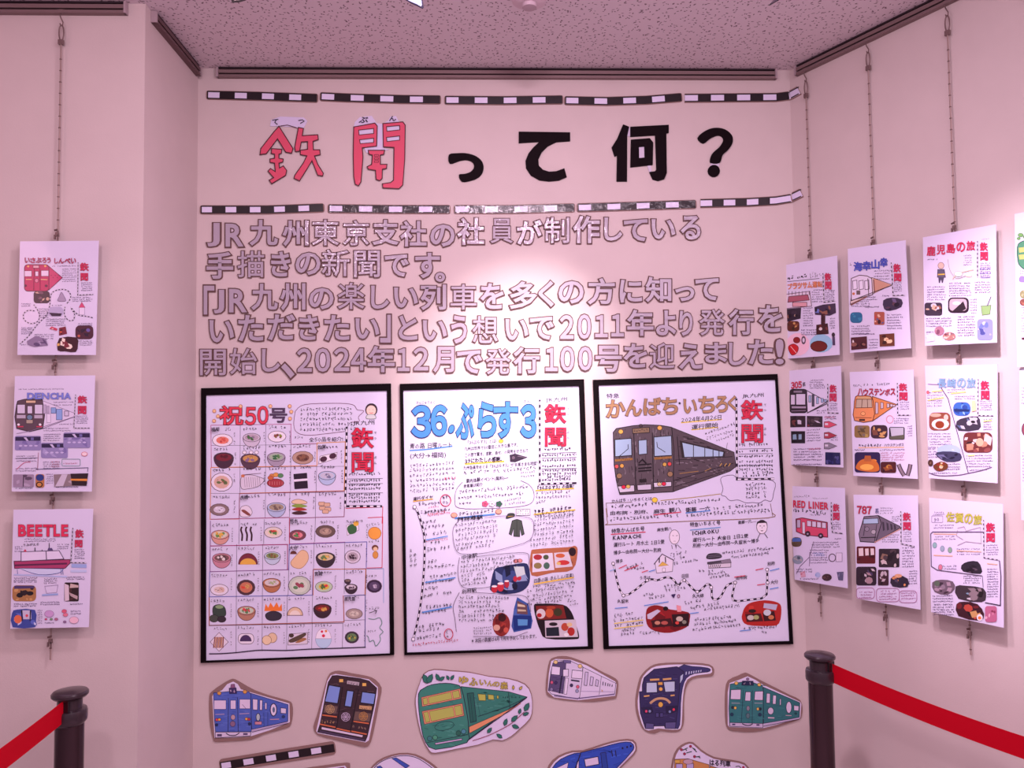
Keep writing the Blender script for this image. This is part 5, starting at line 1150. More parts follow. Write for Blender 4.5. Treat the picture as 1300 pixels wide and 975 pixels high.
# cropped ones along the lower edge of the picture
Z = (265, 920, 4.333)
t, d = cutout('train_cutout', 'red train cutout cut off by the lower edge, under the tilted track strip', Z,
    sm([(450, 262), (520, 240), (640, 222), (760, 208), (778, 225), (775, 300), (780, 420), (720, 460), (560, 470), (460, 440)], 2), [(470, 268), (640, 236), (750, 222), (765, 240), (762, 420), (560, 450), (480, 420)], 'train cutouts')
d.part('train_drawing', 'red train').poly([(490, 275), (640, 245), (745, 230), (752, 410), (570, 435), (500, 410)], '#c84050', out=NAVY, w=3)
for x in (540, 610, 680): d.poly([(x, 290), (x + 45, 282), (x + 45, 330), (x, 338)], '#e0d2ea', out=NAVY, w=3)
t.done()
t, d = cutout('train_cutout', 'white domed train cutout with blue stripes, cut off by the lower edge', Z,
    sm([(860, 300), (900, 225), (960, 180), (1050, 155), (1140, 162), (1220, 205), (1270, 250), (1320, 330), (1310, 430), (1180, 470), (980, 470), (870, 430)], 2),
    sm([(872, 300), (908, 230), (966, 188), (1052, 163), (1136, 170), (1212, 212), (1260, 256), (1306, 332), (1298, 422), (1178, 458), (982, 458), (880, 422)], 2))
d.part('train_drawing', 'white train with blue stripes').line(sm([(890, 300), (915, 230), (970, 190), (1052, 168), (1134, 175), (1206, 216), (1252, 260), (1295, 332)], 4, False), NAVY, 4)
d.poly([(1008, 182), (1032, 178), (1105, 222), (1085, 236)], '#3a58b8', out=NAVY, w=3); d.poly([(925, 228), (945, 222), (1010, 290), (990, 300)], '#3a58b8', out=NAVY, w=3)
d.poly([(900, 330), (1290, 330), (1285, 372), (905, 372)], '#3a58b8', out=NAVY, w=3)
t.done()
Z = (685, 925, 4.333)
t, d = cutout('train_cutout', 'bright blue bullet train cutout pointing up right, cut off by the lower edge', Z,
    sm([(40, 260), (50, 200), (100, 150), (180, 120), (240, 118), (350, 82), (440, 60), (515, 60), (535, 100), (520, 140), (450, 210), (360, 300), (200, 380), (60, 380)], 2),
    sm([(50, 260), (60, 208), (108, 156), (184, 128), (242, 126), (352, 90), (442, 67), (508, 68), (526, 100), (512, 135), (444, 204), (354, 292), (196, 370), (68, 370)], 2))
bp = sm([(62, 255), (72, 210), (115, 165), (190, 133), (220, 130), (350, 97), (440, 74), (500, 72), (518, 100), (500, 130), (436, 200), (340, 285), (180, 355), (75, 350)], 2)
d.part('train_drawing', 'bright blue train').poly(bp, '#2c50b8', out=NAVY, w=4)
hatch(d, 70, 80, 500, 340, ('#2444a4', '#3a62cc'), 60, RN, 6, .4, bp)
d.poly([(88, 215), (158, 182), (150, 225), (95, 250)], '#dccfe8', out=NAVY, w=3); d.poly([(245, 165), (320, 150), (326, 192), (252, 206)], '#dccfe8', out=NAVY, w=4); d.poly([(205, 175), (215, 172), (215, 230), (200, 230)], '#dccfe8', out=NAVY, w=3)
d.line([(195, 215), (215, 160), (225, 132)], NAVY, 6); d.poly([(335, 130), (362, 126), (375, 215), (345, 225)], '#24449c', out=NAVY, w=3)
for x in (395, 415): d.line([(x, 115), (x + 5, 150)], NAVY, 5)
for x, y in ((455, 104), (480, 98), (500, 92)): d.ell(x, y, 5, 6, NAVY)
d.line([(440, 205), (512, 132)], '#c4b4d8', 5)
t.done()
t, d = cutout('train_cutout', 'orange train cutout with flower sprigs on white, cut off by the lower edge', Z,
    sm([(720, 260), (730, 170), (755, 110), (800, 78), (845, 75), (890, 115), (960, 155), (1060, 172), (1130, 190), (1160, 240), (1165, 330), (1060, 390), (860, 400), (730, 370)], 2),
    sm([(730, 260), (740, 172), (764, 116), (804, 86), (840, 83), (884, 122), (956, 163), (1056, 180), (1124, 197), (1150, 242), (1154, 324), (1056, 380), (862, 390), (740, 362)], 2))
d.part('train_drawing', 'orange train').poly([(742, 165), (815, 162), (930, 195), (940, 350), (750, 340), (738, 240)], '#c88a50', out='#5a3a2c', w=3); d.rect(748, 190, 785, 250, '#b4a8d8', '#5a3a2c', 3); d.rect(806, 188, 845, 250, '#b4a8d8', '#5a3a2c', 3); d.ell(815, 178, 28, 14, '#c0a0b0', '#5a3a2c', 2); d.rect(742, 168, 770, 186, '#d8b050', '#5a3a2c', 2)
d.poly([(935, 200), (1120, 260), (1120, 320), (940, 350)], '#c07c48', out='#5a3a2c', w=3)
d.part('flower_drawing', 'red flowers and dark leaves')
for x, y in ((778, 112), (828, 94), (795, 135), (850, 150)): d.ell(x, y, 7, 7, '#a82850', '#4a1028', 2)
for a, b in (((785, 115), (812, 102)), ((800, 108), (808, 118)), ((838, 100), (862, 125)), ((805, 130), (835, 122)), ((858, 152), (880, 148)), ((868, 148), (882, 158)), ((845, 105), (855, 112))): d.line([a, b], '#1c4038', 5)
d.part('lettering').text('はる列車', 930, 195, 1048, 205, 32, off=.02)
d.line(sm([(1075, 205), (1095, 202), (1105, 215)], 3, False), INK, 4); d.ell(1118, 208, 7, 7, '#a82850')
t.done()
strip([(281, 972), (345, 961.5), (424, 949)], 'tilted black and white track strip between the blue train and the red train', w=9.5, kraft=17, nd=5)
# ---------------------------------------------------------------- hangers: hook, link, bead rod and clips
ROD = M('#9c8680', .45, .2); BEAD = M('#6a5250', .5, .2); STEEL = M('#7a6462', .4, .3)
def hanger(label, surf, px, ztop, bottom_py, clips, rail_n=.012):
    u, zb = surf.P(px[1][0], bottom_py); u0, _ = surf.P(*px[0])
    u = (u + u0) / 2
    n = .012; t = Thing('sheet_hanger', label, 'hanger', surf.mat(u, zb), 'sheet hangers')
    H = ztop - zb
    hk = t.part('hook'); hk.smooth = True
    hk.tube([(0, H, n), (0, H - .010, n + .004), (.004, H - .018, n + .008), (.009, H - .030, n + .006), (.006, H - .038, n + .002), (.0, H - .036, n), (-.002, H - .030, n)], .0016, STEEL, 8)
    hk.box((-.006, H, n - .006), (.006, H + .008, n + .003), STEEL)
    lk = t.part('link'); lk.smooth = True; y0, y1 = H - .078, H - .034
    lk.tube([(.002 + .0062 * math.cos(a), (y0 + y1) / 2 + (y1 - y0) / 2 * math.sin(a), n) for a in [2 * math.pi * k / 16 for k in range(17)]], .0018, STEEL, 8)
    lk.box((-.005, y0 - .010, n - .004), (.008, y0 + .003, n + .004), STEEL)
    rd = t.part('rod'); rd.smooth = True
    rd.tube([(.0015, y0 - .004, n), (.0012, H * .5, n), (0, 0, n)], .0021, ROD, 10)
    k = y0 - .05; i = 0
    while k > .01:
        rd.lathe([(.0021, k - .0016), (.0032, k - .0006), (.0032, k + .0006), (.0021, k + .0016)], BEAD, 10, (0.0, 0.0)); m = rd.v[-40:]
        for j in range(len(rd.v) - 40, len(rd.v)):
            x, y, z = rd.v[j]; rd.v[j] = (x + .0015 * k / H, z, n + y)
        k -= .031
    for py in clips:
        zc = surf.P(px[1][0], py)[1] - zb
        c = t.part('clip'); c.box((-.0040, zc - .008, n - .003), (.0036, zc + .003, n + .004), STEEL); c.box((-.0062, zc - .016, n + .001), (-.0030, zc - .004, n + .006), STEEL)
        c.tube([(-.006, zc + .008, n + .003), (.002, zc + .010, n + .003)], .0026, BEAD, 8); c.box((.001, zc - .018, n + .001), (.0035, zc - .004, n + .004), STEEL)
    t.done()
ZR = CEIL - .032
hanger('bead rod hanger on the left wall behind the three left sheets', FRONT, [(79, 30), (68.5, 800)], ZR, 836, (298, 462, 632, 811))
hanger('bead rod hanger nearest the back corner on the right wall', SIDE, [(1027, 100), (1044, 780)], ZR, 782, (319, 462, 606, 757))
hanger('bead rod hanger in the middle of the right wall', SIDE, [(1107, 60), (1126, 800)], ZR, 806, (303, 458, 618, 780))
hanger('bead rod hanger on the right wall farthest from the corner', SIDE, [(1206, 8), (1234, 825)], ZR, 830, (284, 452, 622, 802))
hanger('bead rod hanger at the right edge of the picture', SIDE, [(1326, 20), (1345, 600)], ZR, 860, (262, 500, 690))

# ---------------------------------------------------------------- hanging newspaper sheets
PW = M('#d8d2ea', .35, 0, .35)
LZ1, LZ2, LZ3 = (0, 290, 5.414), (0, 460, 5.414), (0, 630, 4.43)
PA, PB, PC = (985, 270, 4.127), (985, 450, 4.127), (985, 605, 4.127)
def sheet(label, surf, cs, nt=.020, nb=.030, seed=3, group='hanging newspaper sheets'):
    """cs: corners TL TR BR BL in photo pixels; the sheet stands nt / nb off the wall at top / bottom."""
    q = [Surf(surf.W(0, 0, n), surf.U, surf.V).P(*c) for c, n in zip(cs, (nt, nt, nb, nb))]
    ut, ub = (q[0][0] + q[1][0]) / 2, (q[2][0] + q[3][0]) / 2; vt, vb = (q[0][1] + q[1][1]) / 2, (q[2][1] + q[3][1]) / 2
    O = surf.W((ut + ub) / 2, vb, nb); T = surf.W((ut + ub) / 2, vt, nt)
    s = Surf(O, surf.U, T - O); t = Thing('newspaper_sheet', label, 'poster', s.mat(), group)
    d = Draw(t, s, (0, 0), .0017, seed); d.coat = .3; d.rough = .4
    p = t.part('sheet', 'white sheet in a clear sleeve'); p.solid([[s.P(*c) for c in cs][::-1]], 0, .0016, PW)
    return t, d
def mast(d, b1, b2, tr=None):
    d.part('masthead_lettering', k=50); d.fat('鉃', b1, '#c83058', ROUT, .055, .012); d.fat('聞', b2, '#c83058', ROUT, .04, .012)
    if tr: d.track(tr, 5, 22)
def lines(d, spec, h=9, c='#5a4a6e'):
    for x0, y0, x1, n, dy in spec:
        for i in range(n): d.scrib(x0, y0 + i * dy, x1 - d.rnd.uniform(0, .1) * (x1 - x0), y0 + i * dy - d.rnd.uniform(0, 3), h, c, w=2.0)
PH = ['#3a2a3a', '#8a5a4a', '#c8a890', '#1c1420', '#6a4a5a']
# left wall, top
t, d = sheet('hanging sheet with a red arrow-nosed train, top of the left wall', FRONT, [(25.9, 306.6), (125.6, 305.7), (121.9, 450.7), (22.5, 450.7)], .022, .030, 5)
d.part('title_lettering', k=50).zoom(*LZ1)
for i, (ch, x0, x1) in enumerate((('い', 176, 208), ('さ', 214, 248), ('ぶ', 252, 290), ('ろ', 296, 322), ('う', 328, 352), ('し', 380, 402), ('ん', 408, 442), ('べ', 448, 488), ('い', 494, 526))): d.fat(ch, (x0, 204 + (i > 4) * 4, x1, 238 + (i > 4) * 4), '#b02050', '#3a1020', .04, .01)
mast(d, (556, 240, 612, 292), (560, 310, 608, 360), [(541, 235), (539, 460), (645, 455)])
d.part('train_drawing', 'dark red train', 20).poly([(335, 258), (432, 340), (338, 425)], '#c03a6a', out='#5a1838', w=4); d.poly(rr(172, 250, 340, 432, 22), '#b82c5c', out='#5a1838', w=5)
for b in ((172, 292, 222, 332), (245, 296, 268, 330), (286, 290, 338, 330)): d.rect(*b, '#e4d4e8', '#7a2848', 4)
d.rect(232, 256, 272, 274, '#e0b0b8', '#5a1838', 3); d.ell(315, 260, 8, 7, '#e8b060'); d.ell(198, 262, 8, 7, '#e8b060'); d.ell(256, 360, 13, 14, '#d8809a', '#5a1838', 3)
d.line([(182, 352), (222, 352)], '#e0b080', 6); d.line([(285, 352), (330, 354)], '#e0b080', 6); d.ell(180, 395, 9, 9, '#5a1838'); d.ell(322, 396, 10, 9, '#5a1838')
d.line([(240, 275), (235, 425)], '#6a1a40', 3); d.line([(278, 275), (280, 425)], '#6a1a40', 3)
for i in range(5): d.ell(356 + i * 14, 325 + (i % 2) * 14, 3, 3, '#5a1838')
d.part('body_text', k=4); lines(d, ((360, 265, 535, 1, 10), (430, 285, 530, 7, 14), (560, 380, 640, 5, 13), (150, 525, 220, 2, 14), (500, 480, 640, 3, 13), (360, 535, 440, 1, 10), (270, 560, 340, 5, 14), (320, 630, 460, 4, 14), (150, 690, 230, 4, 13), (240, 735, 380, 3, 14), (540, 660, 640, 2, 12), (550, 780, 640, 3, 13), (150, 805, 190, 1, 12)))
d.part('route_map', k=10)
for p in (sm([(235, 525), (260, 560), (275, 600), (262, 640), (215, 655), (170, 630), (165, 590), (195, 565), (240, 568)], 3, False), sm([(140, 795), (200, 740), (260, 660), (320, 600), (345, 530), (352, 460), (380, 430), (440, 420), (480, 440), (488, 480), (460, 520)], 3, False), sm([(450, 540), (445, 590), (470, 630), (505, 632), (515, 590), (490, 545), (540, 595), (600, 605), (640, 615)], 3, False)): d.track(p, 7, 22, '#38284a')
d.k = 20; d.photo(rr(235, 432, 345, 515, 20), '#2a1c28', PH, 7); d.photo(rr(335, 540, 438, 606, 26), '#b8b0d0', ['#d0c8e4', '#3a3048'], 2, [([(340, 580), (430, 585), (420, 604), (360, 604)], '#3a2c40')]); d.photo(rr(522, 668, 645, 762, 28), '#4a2434', ['#b85a48', '#6a5aa0', '#2a1830'], 7)
d.photo([(410, 685), (455, 675), (465, 725), (410, 738)], '#7a2838', ['#c85a40', '#3a1420'], 4); d.photo(sm([(412, 755), (530, 750), (540, 800), (525, 850), (450, 845), (400, 838)], 2), '#3a1420', ['#e0b060', '#f0e0d0', '#7a2a38'], 7)
d.photo([(190, 775), (250, 740), (320, 760), (335, 805), (240, 815), (195, 800)], '#8a7a9a', ['#b0a0c0', '#5a4a70'], 5); d.photo([(345, 690), (360, 675), (400, 690), (395, 705)], '#c03a5a', ['#e0a0a0'], 1)
d.part('house_drawing', k=20).poly([(545, 545), (565, 508), (588, 545)], '#d0507a', out='#7a2848', w=2); d.rect(548, 545, 584, 595, '#e0d8ec', '#8a7a9a', 2); d.poly(sm([(402, 500), (410, 470), (425, 440), (445, 470), (455, 500)]), '#a89ab4', out='#4a3a58', w=2)
t.done()
# left wall, middle
t, d = sheet('hanging sheet with a blue title and three pale interior photographs, middle of the left wall', FRONT, [(19.4, 477.5), (121, 476.6), (116.7, 624), (15.3, 624)], .022, .030, 6)
d.part('title_lettering', 'blue title', 50).zoom(*LZ2)
for ch, x0, x1 in (('D', 194, 238), ('E', 248, 284), ('N', 294, 340), ('C', 352, 390), ('H', 398, 438), ('A', 448, 490)): d.fat(ch, (x0, 212, x1, 252), '#7a86d8', '#2c2a6a', .06, .015)
mast(d, (540, 232, 600, 280), (542, 302, 596, 355), [(524, 222), (512, 452), (620, 452)])
d.part('train_drawing', 'grey commuter train', 20).poly([(298, 265), (515, 350), (512, 375), (298, 455)], '#dcd4ea', out='#7a6a8a', w=3); d.poly(sm([(118, 290), (140, 262), (210, 250), (280, 258), (298, 275), (298, 455), (118, 455)], 2), '#5a4652', out=BLK, w=4)
for b in ((122, 290, 176, 352), (192, 300, 226, 352), (242, 290, 296, 355)): d.rect(*b, '#d4ccE2'.lower(), BLK, 3)
d.rect(182, 262, 250, 280, '#d8b898', BLK, 3); d.ell(208, 378, 20, 18, '#6a86a0', BLK, 3); d.rect(120, 362, 180, 385, '#b8aec0'); d.rect(240, 362, 296, 385, '#b8aec0'); d.rect(185, 395, 230, 420, '#b0a090', BLK, 2)
for x in (132, 280): d.ell(x, 428, 9, 8, '#f0e8f0')
d.line([(125, 442), (165, 442)], '#c83858', 8); d.line([(255, 442), (295, 442)], '#c83858', 8)
d.rect(355, 312, 388, 350, '#88a8d8', '#4a5a8a', 3); d.rect(392, 322, 432, 395, '#88a8dc', '#4a5a8a', 3); d.rect(326, 355, 352, 415, '#e4dcf0', '#8a7a9a', 2); d.rect(448, 335, 476, 368, '#d0c8e0', '#6a5a7a', 4); d.rect(302, 292, 322, 352, '#b8aec8', '#8a7a9a', 2); d.rect(328, 300, 342, 350, '#b8aec8', '#8a7a9a', 2)
d.line([(118, 490), (220, 470), (510, 375)], '#8a7a9a', 3)
d.part('body_text', k=4); lines(d, ((130, 190, 470, 1, 10), (370, 280, 510, 2, 18), (410, 430, 510, 1, 10), (300, 460, 490, 2, 15), (525, 375, 610, 5, 12), (300, 500, 420, 4, 14), (115, 650, 260, 3, 16), (110, 735, 260, 2, 16), (300, 690, 420, 4, 14), (320, 775, 370, 5, 15), (110, 870, 240, 1, 10), (390, 862, 560, 1, 10)))
d.line([(110, 660), (262, 656)], '#3a3a5a', 3); d.line([(268, 620), (262, 740)], '#8a2a4a', 3); d.line([(250, 735), (610, 724)], '#3a3a6a', 4); d.line([(610, 724), (605, 752)], '#3a3a6a', 3); d.line(rr(430, 665, 555, 712, 8), '#5a8a8a', 3, True); lines(d, ((440, 700, 545, 1, 10), (360, 690, 415, 3, 16)), 11, '#b04a6a')
d.line(sm([(120, 735), (170, 690), (215, 685)], 3, False), '#c05a78', 4); d.ell(585, 630, 20, 14, '#ecd8dc', '#c84a5a', 3)
d.k = 20
for b in ((106, 505, 286, 605), (286, 552, 470, 658), (440, 482, 625, 588)):
    x0, y0, x1, y1 = b; d.photo(rr(*b, 12), '#9088b8', ['#a8a0cc', '#7a70a8'], 6, [([(x0 + 4, y0 + 8), (x1 - 4, y0 + 6), (x1 - 4, y0 + 34), (x0 + 4, y0 + 34)], '#2c2448'), ([(x0 + 60, y0 + 12), (x0 + 78, y0 + 10), (x0 + 95, y0 + 34), (x0 + 80, y0 + 34)], '#c8c0e0'), ([(x0 + 110, y0 + 12), (x0 + 130, y0 + 12), (x0 + 130, y0 + 30), (x0 + 110, y0 + 30)], '#6a68a0')] + [(el(x0 + 40 + 35 * i, y0 + 68, 12, 6), '#c4bce0') for i in range(4)])
d.photo(rr(96, 770, 238, 856, 6), '#9a88a0', ['#b0a0b8', '#5a4a60'], 4, [([(165, 772), (172, 772), (168, 854), (162, 854)], '#3a2c40')]); d.photo(rr(250, 768, 310, 860, 14), '#b87a48', ['#d09a58'], 0, [(el(280, 792, 28, 24), '#2a3a80'), (el(276, 840, 24, 20), '#1c1418'), (el(276, 840, 16, 13), '#c88a48')])
d.photo([(375, 770), (610, 765), (600, 845), (380, 855)], '#8a7a80', ['#b0a0a8'], 3, [([(490, 765), (612, 762), (600, 848), (500, 845)], '#2a1820'), ([(490, 800), (605, 800), (605, 815), (492, 812)], '#e0903c'), ([(430, 770), (470, 770), (440, 850), (385, 852)], '#c8c0d0')])
t.done()
# left wall, bottom
t, d = sheet('hanging sheet with a ship drawing, bottom of the left wall', FRONT, [(17.6, 647), (118.5, 645.8), (112.9, 796), (13.5, 798)], .022, .034, 7)
d.part('title_lettering', 'red title', 50).zoom(*LZ3)
for ch, x0, x1 in (('B', 110, 148), ('E', 160, 192), ('E', 206, 238), ('T', 250, 298), ('L', 308, 338), ('E', 352, 384)): d.fat(ch, (x0, 162, x1, 222), '#d83058', '#5a1020', .07, .015)
mast(d, (428, 188, 472, 232), (426, 246, 466, 286), [(413, 178), (402, 372), (490, 374)])
d.part('ship_drawing', 'hydrofoil ship', 20).poly([(85, 400), (380, 375), (395, 368), (350, 430), (100, 440)], '#d8d0ec'); d.poly([(82, 365), (395, 355), (400, 372), (368, 405), (85, 405)], '#a83a68', out='#4a2038', w=4); d.line([(85, 388), (380, 378)], '#5a2048', 10)
d.poly([(122, 312), (335, 305), (362, 352), (122, 365)], '#e0d8ee', out='#4a3a5a', w=4); d.line([(262, 308), (265, 362)], '#4a3a5a', 5); d.poly(sm([(110, 405), (220, 440), (330, 432), (360, 408)], 3, False), '#ccd4ee', out='#4a5a9a', w=3)
for x in (100, 345, 355): d.line([(x, 410), (x + 3, 440)], '#4a5a9a', 3)
d.poly([(135, 310), (145, 296), (155, 312)], '#c83058'); d.line([(200, 308), (200, 288)], INK, 5); d.poly([(275, 290), (295, 290), (302, 304), (270, 304)], '#5a4a78'); d.line([(280, 262), (280, 290)], INK, 4); d.line([(240, 300), (240, 308)], INK, 4)
d.line([(405, 390), (490, 392)], '#9ab0e0', 20); d.line([(400, 420), (490, 420)], '#c0ccec', 14); d.line([(82, 440), (380, 452)], '#b8c4ea', 8)
d.part('body_text', k=4); lines(d, ((140, 245, 320, 2, 13), (85, 290, 130, 3, 12), (325, 275, 395, 3, 12), (420, 305, 480, 5, 12), (80, 465, 220, 3, 11), (250, 470, 330, 3, 11), (375, 460, 485, 2, 11), (80, 610, 215, 2, 12), (230, 600, 340, 2, 12), (215, 645, 245, 7, 12), (400, 650, 460, 2, 14), (395, 610, 470, 1, 10), (255, 715, 310, 1, 10)))
T3 = d.text('うみがえる', 132, 280, 225, 276, 15)
d.poly([(255, 505), (330, 498), (322, 540), (265, 545)], None, out='#8a7aa0', w=2); d.line([(240, 555), (330, 550)], '#98b0e0', 9)
for x, y, r, c in ((280, 660, 26, '#c8a0d0'), (262, 690, 7, '#c83a68'), (292, 690, 8, '#6aa06a'), (320, 690, 10, '#b06a8a'), (365, 645, 14, '#d8607a'), (372, 665, 14, '#e07a90'), (368, 705, 9, '#8a6a90'), (420, 695, 26, '#ecc0d0')): d.ell(x, y, r, r * .75, c, '#7a5a80', 1.5)
d.k = 20; d.photo(rr(72, 500, 206, 590, 24), '#a87848', ['#2a1820', '#c89a60', '#5a3a30'], 9, [([(85, 502), (195, 502), (198, 516), (82, 520)], '#4a3a6a'), (el(115, 555, 18, 14), '#1c1018'), (el(172, 545, 20, 12), '#1c1018')]); d.photo(rr(365, 484, 446, 590, 8), '#2a1418', ['#4a2a2c'], 2, [([(366, 490), (390, 500), (392, 585), (368, 588)], '#d8c8d0'), ([(400, 490), (444, 500), (444, 512), (395, 515)], '#c8b0a8'), ([(392, 540), (440, 560), (438, 580), (400, 560)], '#b8a0a0')])
d.photo(sm([(72, 655), (100, 636), (200, 638), (206, 700), (200, 735), (75, 735)], 2), '#3a4a98', ['#2a3070', '#5a6ac0', '#c8d0f0'], 8, [(el(105, 690, 22, 24), '#e0704a'), ([(130, 640), (180, 640), (180, 690), (135, 690)], '#c8c0d8'), ([(122, 640), (130, 640), (132, 700), (126, 700)], '#1c1430'), ([(172, 640), (180, 640), (176, 700), (170, 700)], '#1c1430'), (el(155, 670, 8, 8), '#d84a5a')])
t.done()

# ---- right wall, column by the corner
t, d = sheet('hanging sheet with an orange title beside the back corner, top row', SIDE, [(996.5, 336.6), (1063, 324.5), (1066.2, 450.5), (1000.8, 455.4)], .024, .026, 11)
d.part('title_lettering', 'orange title', 50).zoom(*PA)
for i, ch in enumerate('ブラッサム'): d.fat(ch, (66 + i * 26, 372 - i * 2, 88 + i * 26, 402 - i * 2), '#e08a58', '#8a3a20', .05, .01)
d.fat('運', (195, 362, 220, 392), '#e08a58', '#8a3a20', .02, .01); d.fat('転', (222, 360, 248, 390), '#e08a58', '#8a3a20', .02, .01)
mast(d, (260, 318, 292, 356), (262, 362, 294, 402), [(250, 318), (256, 470), (315, 462)])
d.part('body_text', k=4); d.scrib(62, 354, 165, 340, 20, w=4); d.scrib(178, 328, 215, 320, 14); d.scrib(178, 345, 240, 330, 14); d.line([(62, 362), (230, 345)], INK, 3)
lines(d, ((190, 410, 250, 6, 12), (262, 412, 312, 6, 10), (145, 505, 200, 8, 13), (135, 620, 220, 3, 12), (285, 560, 315, 5, 12)), 8)
d.part('station_drawing', 'red station building', 20).poly([(55, 428), (180, 412), (190, 490), (58, 502)], '#d8ccdc', out='#5a3a48', w=3); d.poly([(70, 440), (170, 430), (178, 458), (65, 470)], '#a8586a', out='#4a2430', w=3); d.rect(90, 470, 165, 492, '#d8a0a8', '#5a2a38', 3)
for x in range(70, 180, 18): d.line([(x, 412), (x, 432)], '#5a4a5a', 3)
d.k = 20; d.photo([(60, 505), (135, 498), (132, 555), (62, 572)], '#2c2030', PH, 6); d.photo(rr(62, 568, 126, 622, 14), '#5a2c20', ['#8a4a30', '#c89a60', '#3a2a1c'], 6); d.photo([(205, 495), (250, 482), (315, 475), (318, 525), (285, 540), (208, 535)], '#3a2a44', ['#6a7ac0', '#1c1424', '#8a5a4a'], 7); d.photo([(215, 588), (275, 580), (280, 635), (215, 640)], '#3a1418', ['#6a2a28', '#d8c8c8'], 4); d.photo(rr(240, 530, 262, 585, 3), '#3a1c24', ['#6a3a3a'], 2)
d.part('food_drawing', 'cakes on a pink ground', 20).ell(118, 690, 62, 60, '#ecc4d4'); d.ell(240, 685, 60, 48, '#94c4dc'); d.ell(228, 700, 44, 28, '#6a2018', '#3a1010', 3); d.poly(sm([(68, 705), (95, 688), (120, 705), (112, 735), (85, 745)]), '#c82028', out='#6a1018', w=3); d.ell(112, 668, 18, 16, '#8a1c20', '#4a1018', 2); d.ell(148, 668, 12, 22, '#5a4a5a'); d.ell(148, 668, 6, 12, '#d8d0e0'); d.line([(80, 700), (110, 735)], '#ecc0c4', 3)
d.ell(304, 640, 9, 12, '#2a1c28'); d.poly([(298, 650), (312, 650), (314, 695), (300, 695)], '#4a3a5a')
t.done()
t, d = sheet('hanging sheet with a dark blue title and a brown striped train', SIDE, [(1076.6, 316), (1149.8, 305), (1157, 442), (1079.5, 448)], .024, .030, 12)
d.part('title_lettering', 'dark blue title', 50).zoom(*PA)
for ch, x0, x1, dy in (('海', 412, 455, 0), ('幸', 458, 500, -4), ('山', 505, 545, -12), ('幸', 550, 588, -22)): d.fat(ch, (x0, 260 + dy, x1, 306 + dy), '#4a5ac0', '#1c1c5a', .045, .012)
mast(d, (620, 270, 656, 312), (624, 320, 660, 360), [(608, 262), (618, 435), (680, 432)])
d.part('body_text', k=4); d.scrib(388, 282, 404, 280, 18); d.scrib(388, 310, 404, 308, 18)
lines(d, ((515, 310, 605, 4, 14), (622, 372, 665, 5, 11), (455, 448, 540, 2, 12), (560, 440, 600, 1, 10), (400, 470, 500, 3, 12), (470, 500, 550, 1, 10), (398, 600, 500, 4, 13), (585, 540, 670, 6, 14), (400, 640, 530, 1, 10), (490, 670, 540, 4, 14), (575, 505, 600, 1, 9)), 8)
d.part('train_drawing', 'brown striped train', 20).poly([(505, 340), (612, 378), (392, 480), (398, 440)], '#d8c4c0', out='#4a3438', w=3); d.poly([(515, 345), (605, 378), (520, 422)], '#c89880'); d.poly([(398, 345), (440, 328), (480, 332), (505, 345), (510, 430), (398, 460)], '#dcd4e6', out='#4a3438', w=4)
for x in (405, 438, 468): d.poly([(x, 358), (x + 22, 354), (x + 24, 400), (x + 2, 404)], '#e4deee', out='#4a3a50', w=3)
d.rect(425, 408, 445, 430, '#6a5a5a'); d.ell(410, 425, 7, 7, '#c87a50'); d.line([(515, 350), (520, 420)], '#6a3a34', 5); d.line([(485, 345), (490, 435)], '#4a3438', 4); d.line([(398, 462), (612, 380)], '#3a2830', 4); d.line([(395, 485), (480, 440)], '#8a5a50', 6)
d.k = 20; d.photo(sm([(565, 460), (610, 445), (662, 455), (660, 495), (600, 515), (570, 505)], 2), '#3a3048', ['#6a5a80', '#1c1428', '#5a3a48'], 6); d.photo(rr(392, 522, 456, 578, 18), '#2a6a90', ['#3a88a8', '#1c4a78'], 4); d.photo(rr(518, 520, 572, 588, 6), '#a85a48', ['#c83a40', '#4a5a90', '#e0b8a0', '#3a2028'], 7); d.photo([(396, 655), (480, 648), (482, 712), (398, 720)], '#4a2028', ['#2a1018', '#8a5a50', '#e0d8d8'], 6); d.photo([(546, 638), (624, 632), (626, 698), (548, 702)], '#6a3a28', ['#c87a48', '#e8c8a0', '#3a1c18'], 7)
t.done()
t, d = sheet('hanging sheet with a red title and a green cup drawing', SIDE, [(1172, 301.5), (1264.9, 285), (1266, 435), (1174.7, 439)], .024, .044, 13)
d.part('title_lettering', 'red title', 50).zoom(*PA)
for i, ch in enumerate('鹿児島の旅'): d.fat(ch, (795 + i * 52, 178 - i * 7, 838 + i * 52, 226 - i * 7), '#d03058', '#5a1028', .03, .012)
mast(d, (1074, 158, 1112, 200), (1076, 208, 1114, 250), [(1060, 150), (1060, 340)])
d.part('body_text', k=4); d.scrib(1078, 146, 1120, 140, 9)
lines(d, ((985, 230, 1030, 5, 12), (1072, 270, 1130, 8, 11), (795, 250, 850, 1, 10), (795, 395, 895, 6, 13), (910, 375, 1030, 6, 13), (1045, 370, 1130, 5, 13), (1020, 460, 1060, 6, 14), (790, 560, 930, 4, 13), (955, 550, 1050, 8, 14), (790, 630, 835, 3, 14), (890, 640, 940, 1, 12)), 8)
lines(d, ((1072, 300, 1135, 3, 22),), 9, '#4a3aa0')
d.line(sm([(905, 245), (915, 300), (950, 345), (1000, 330)], 3, False), '#a8a8a0', 3); d.line(sm([(930, 350), (960, 320), (1040, 300)], 3, False), '#c8b890', 4); d.ell(960, 322, 22, 14, '#d8e0d0', '#8a9a8a', 1.5); d.ell(1015, 330, 18, 8, '#e8d8c0')
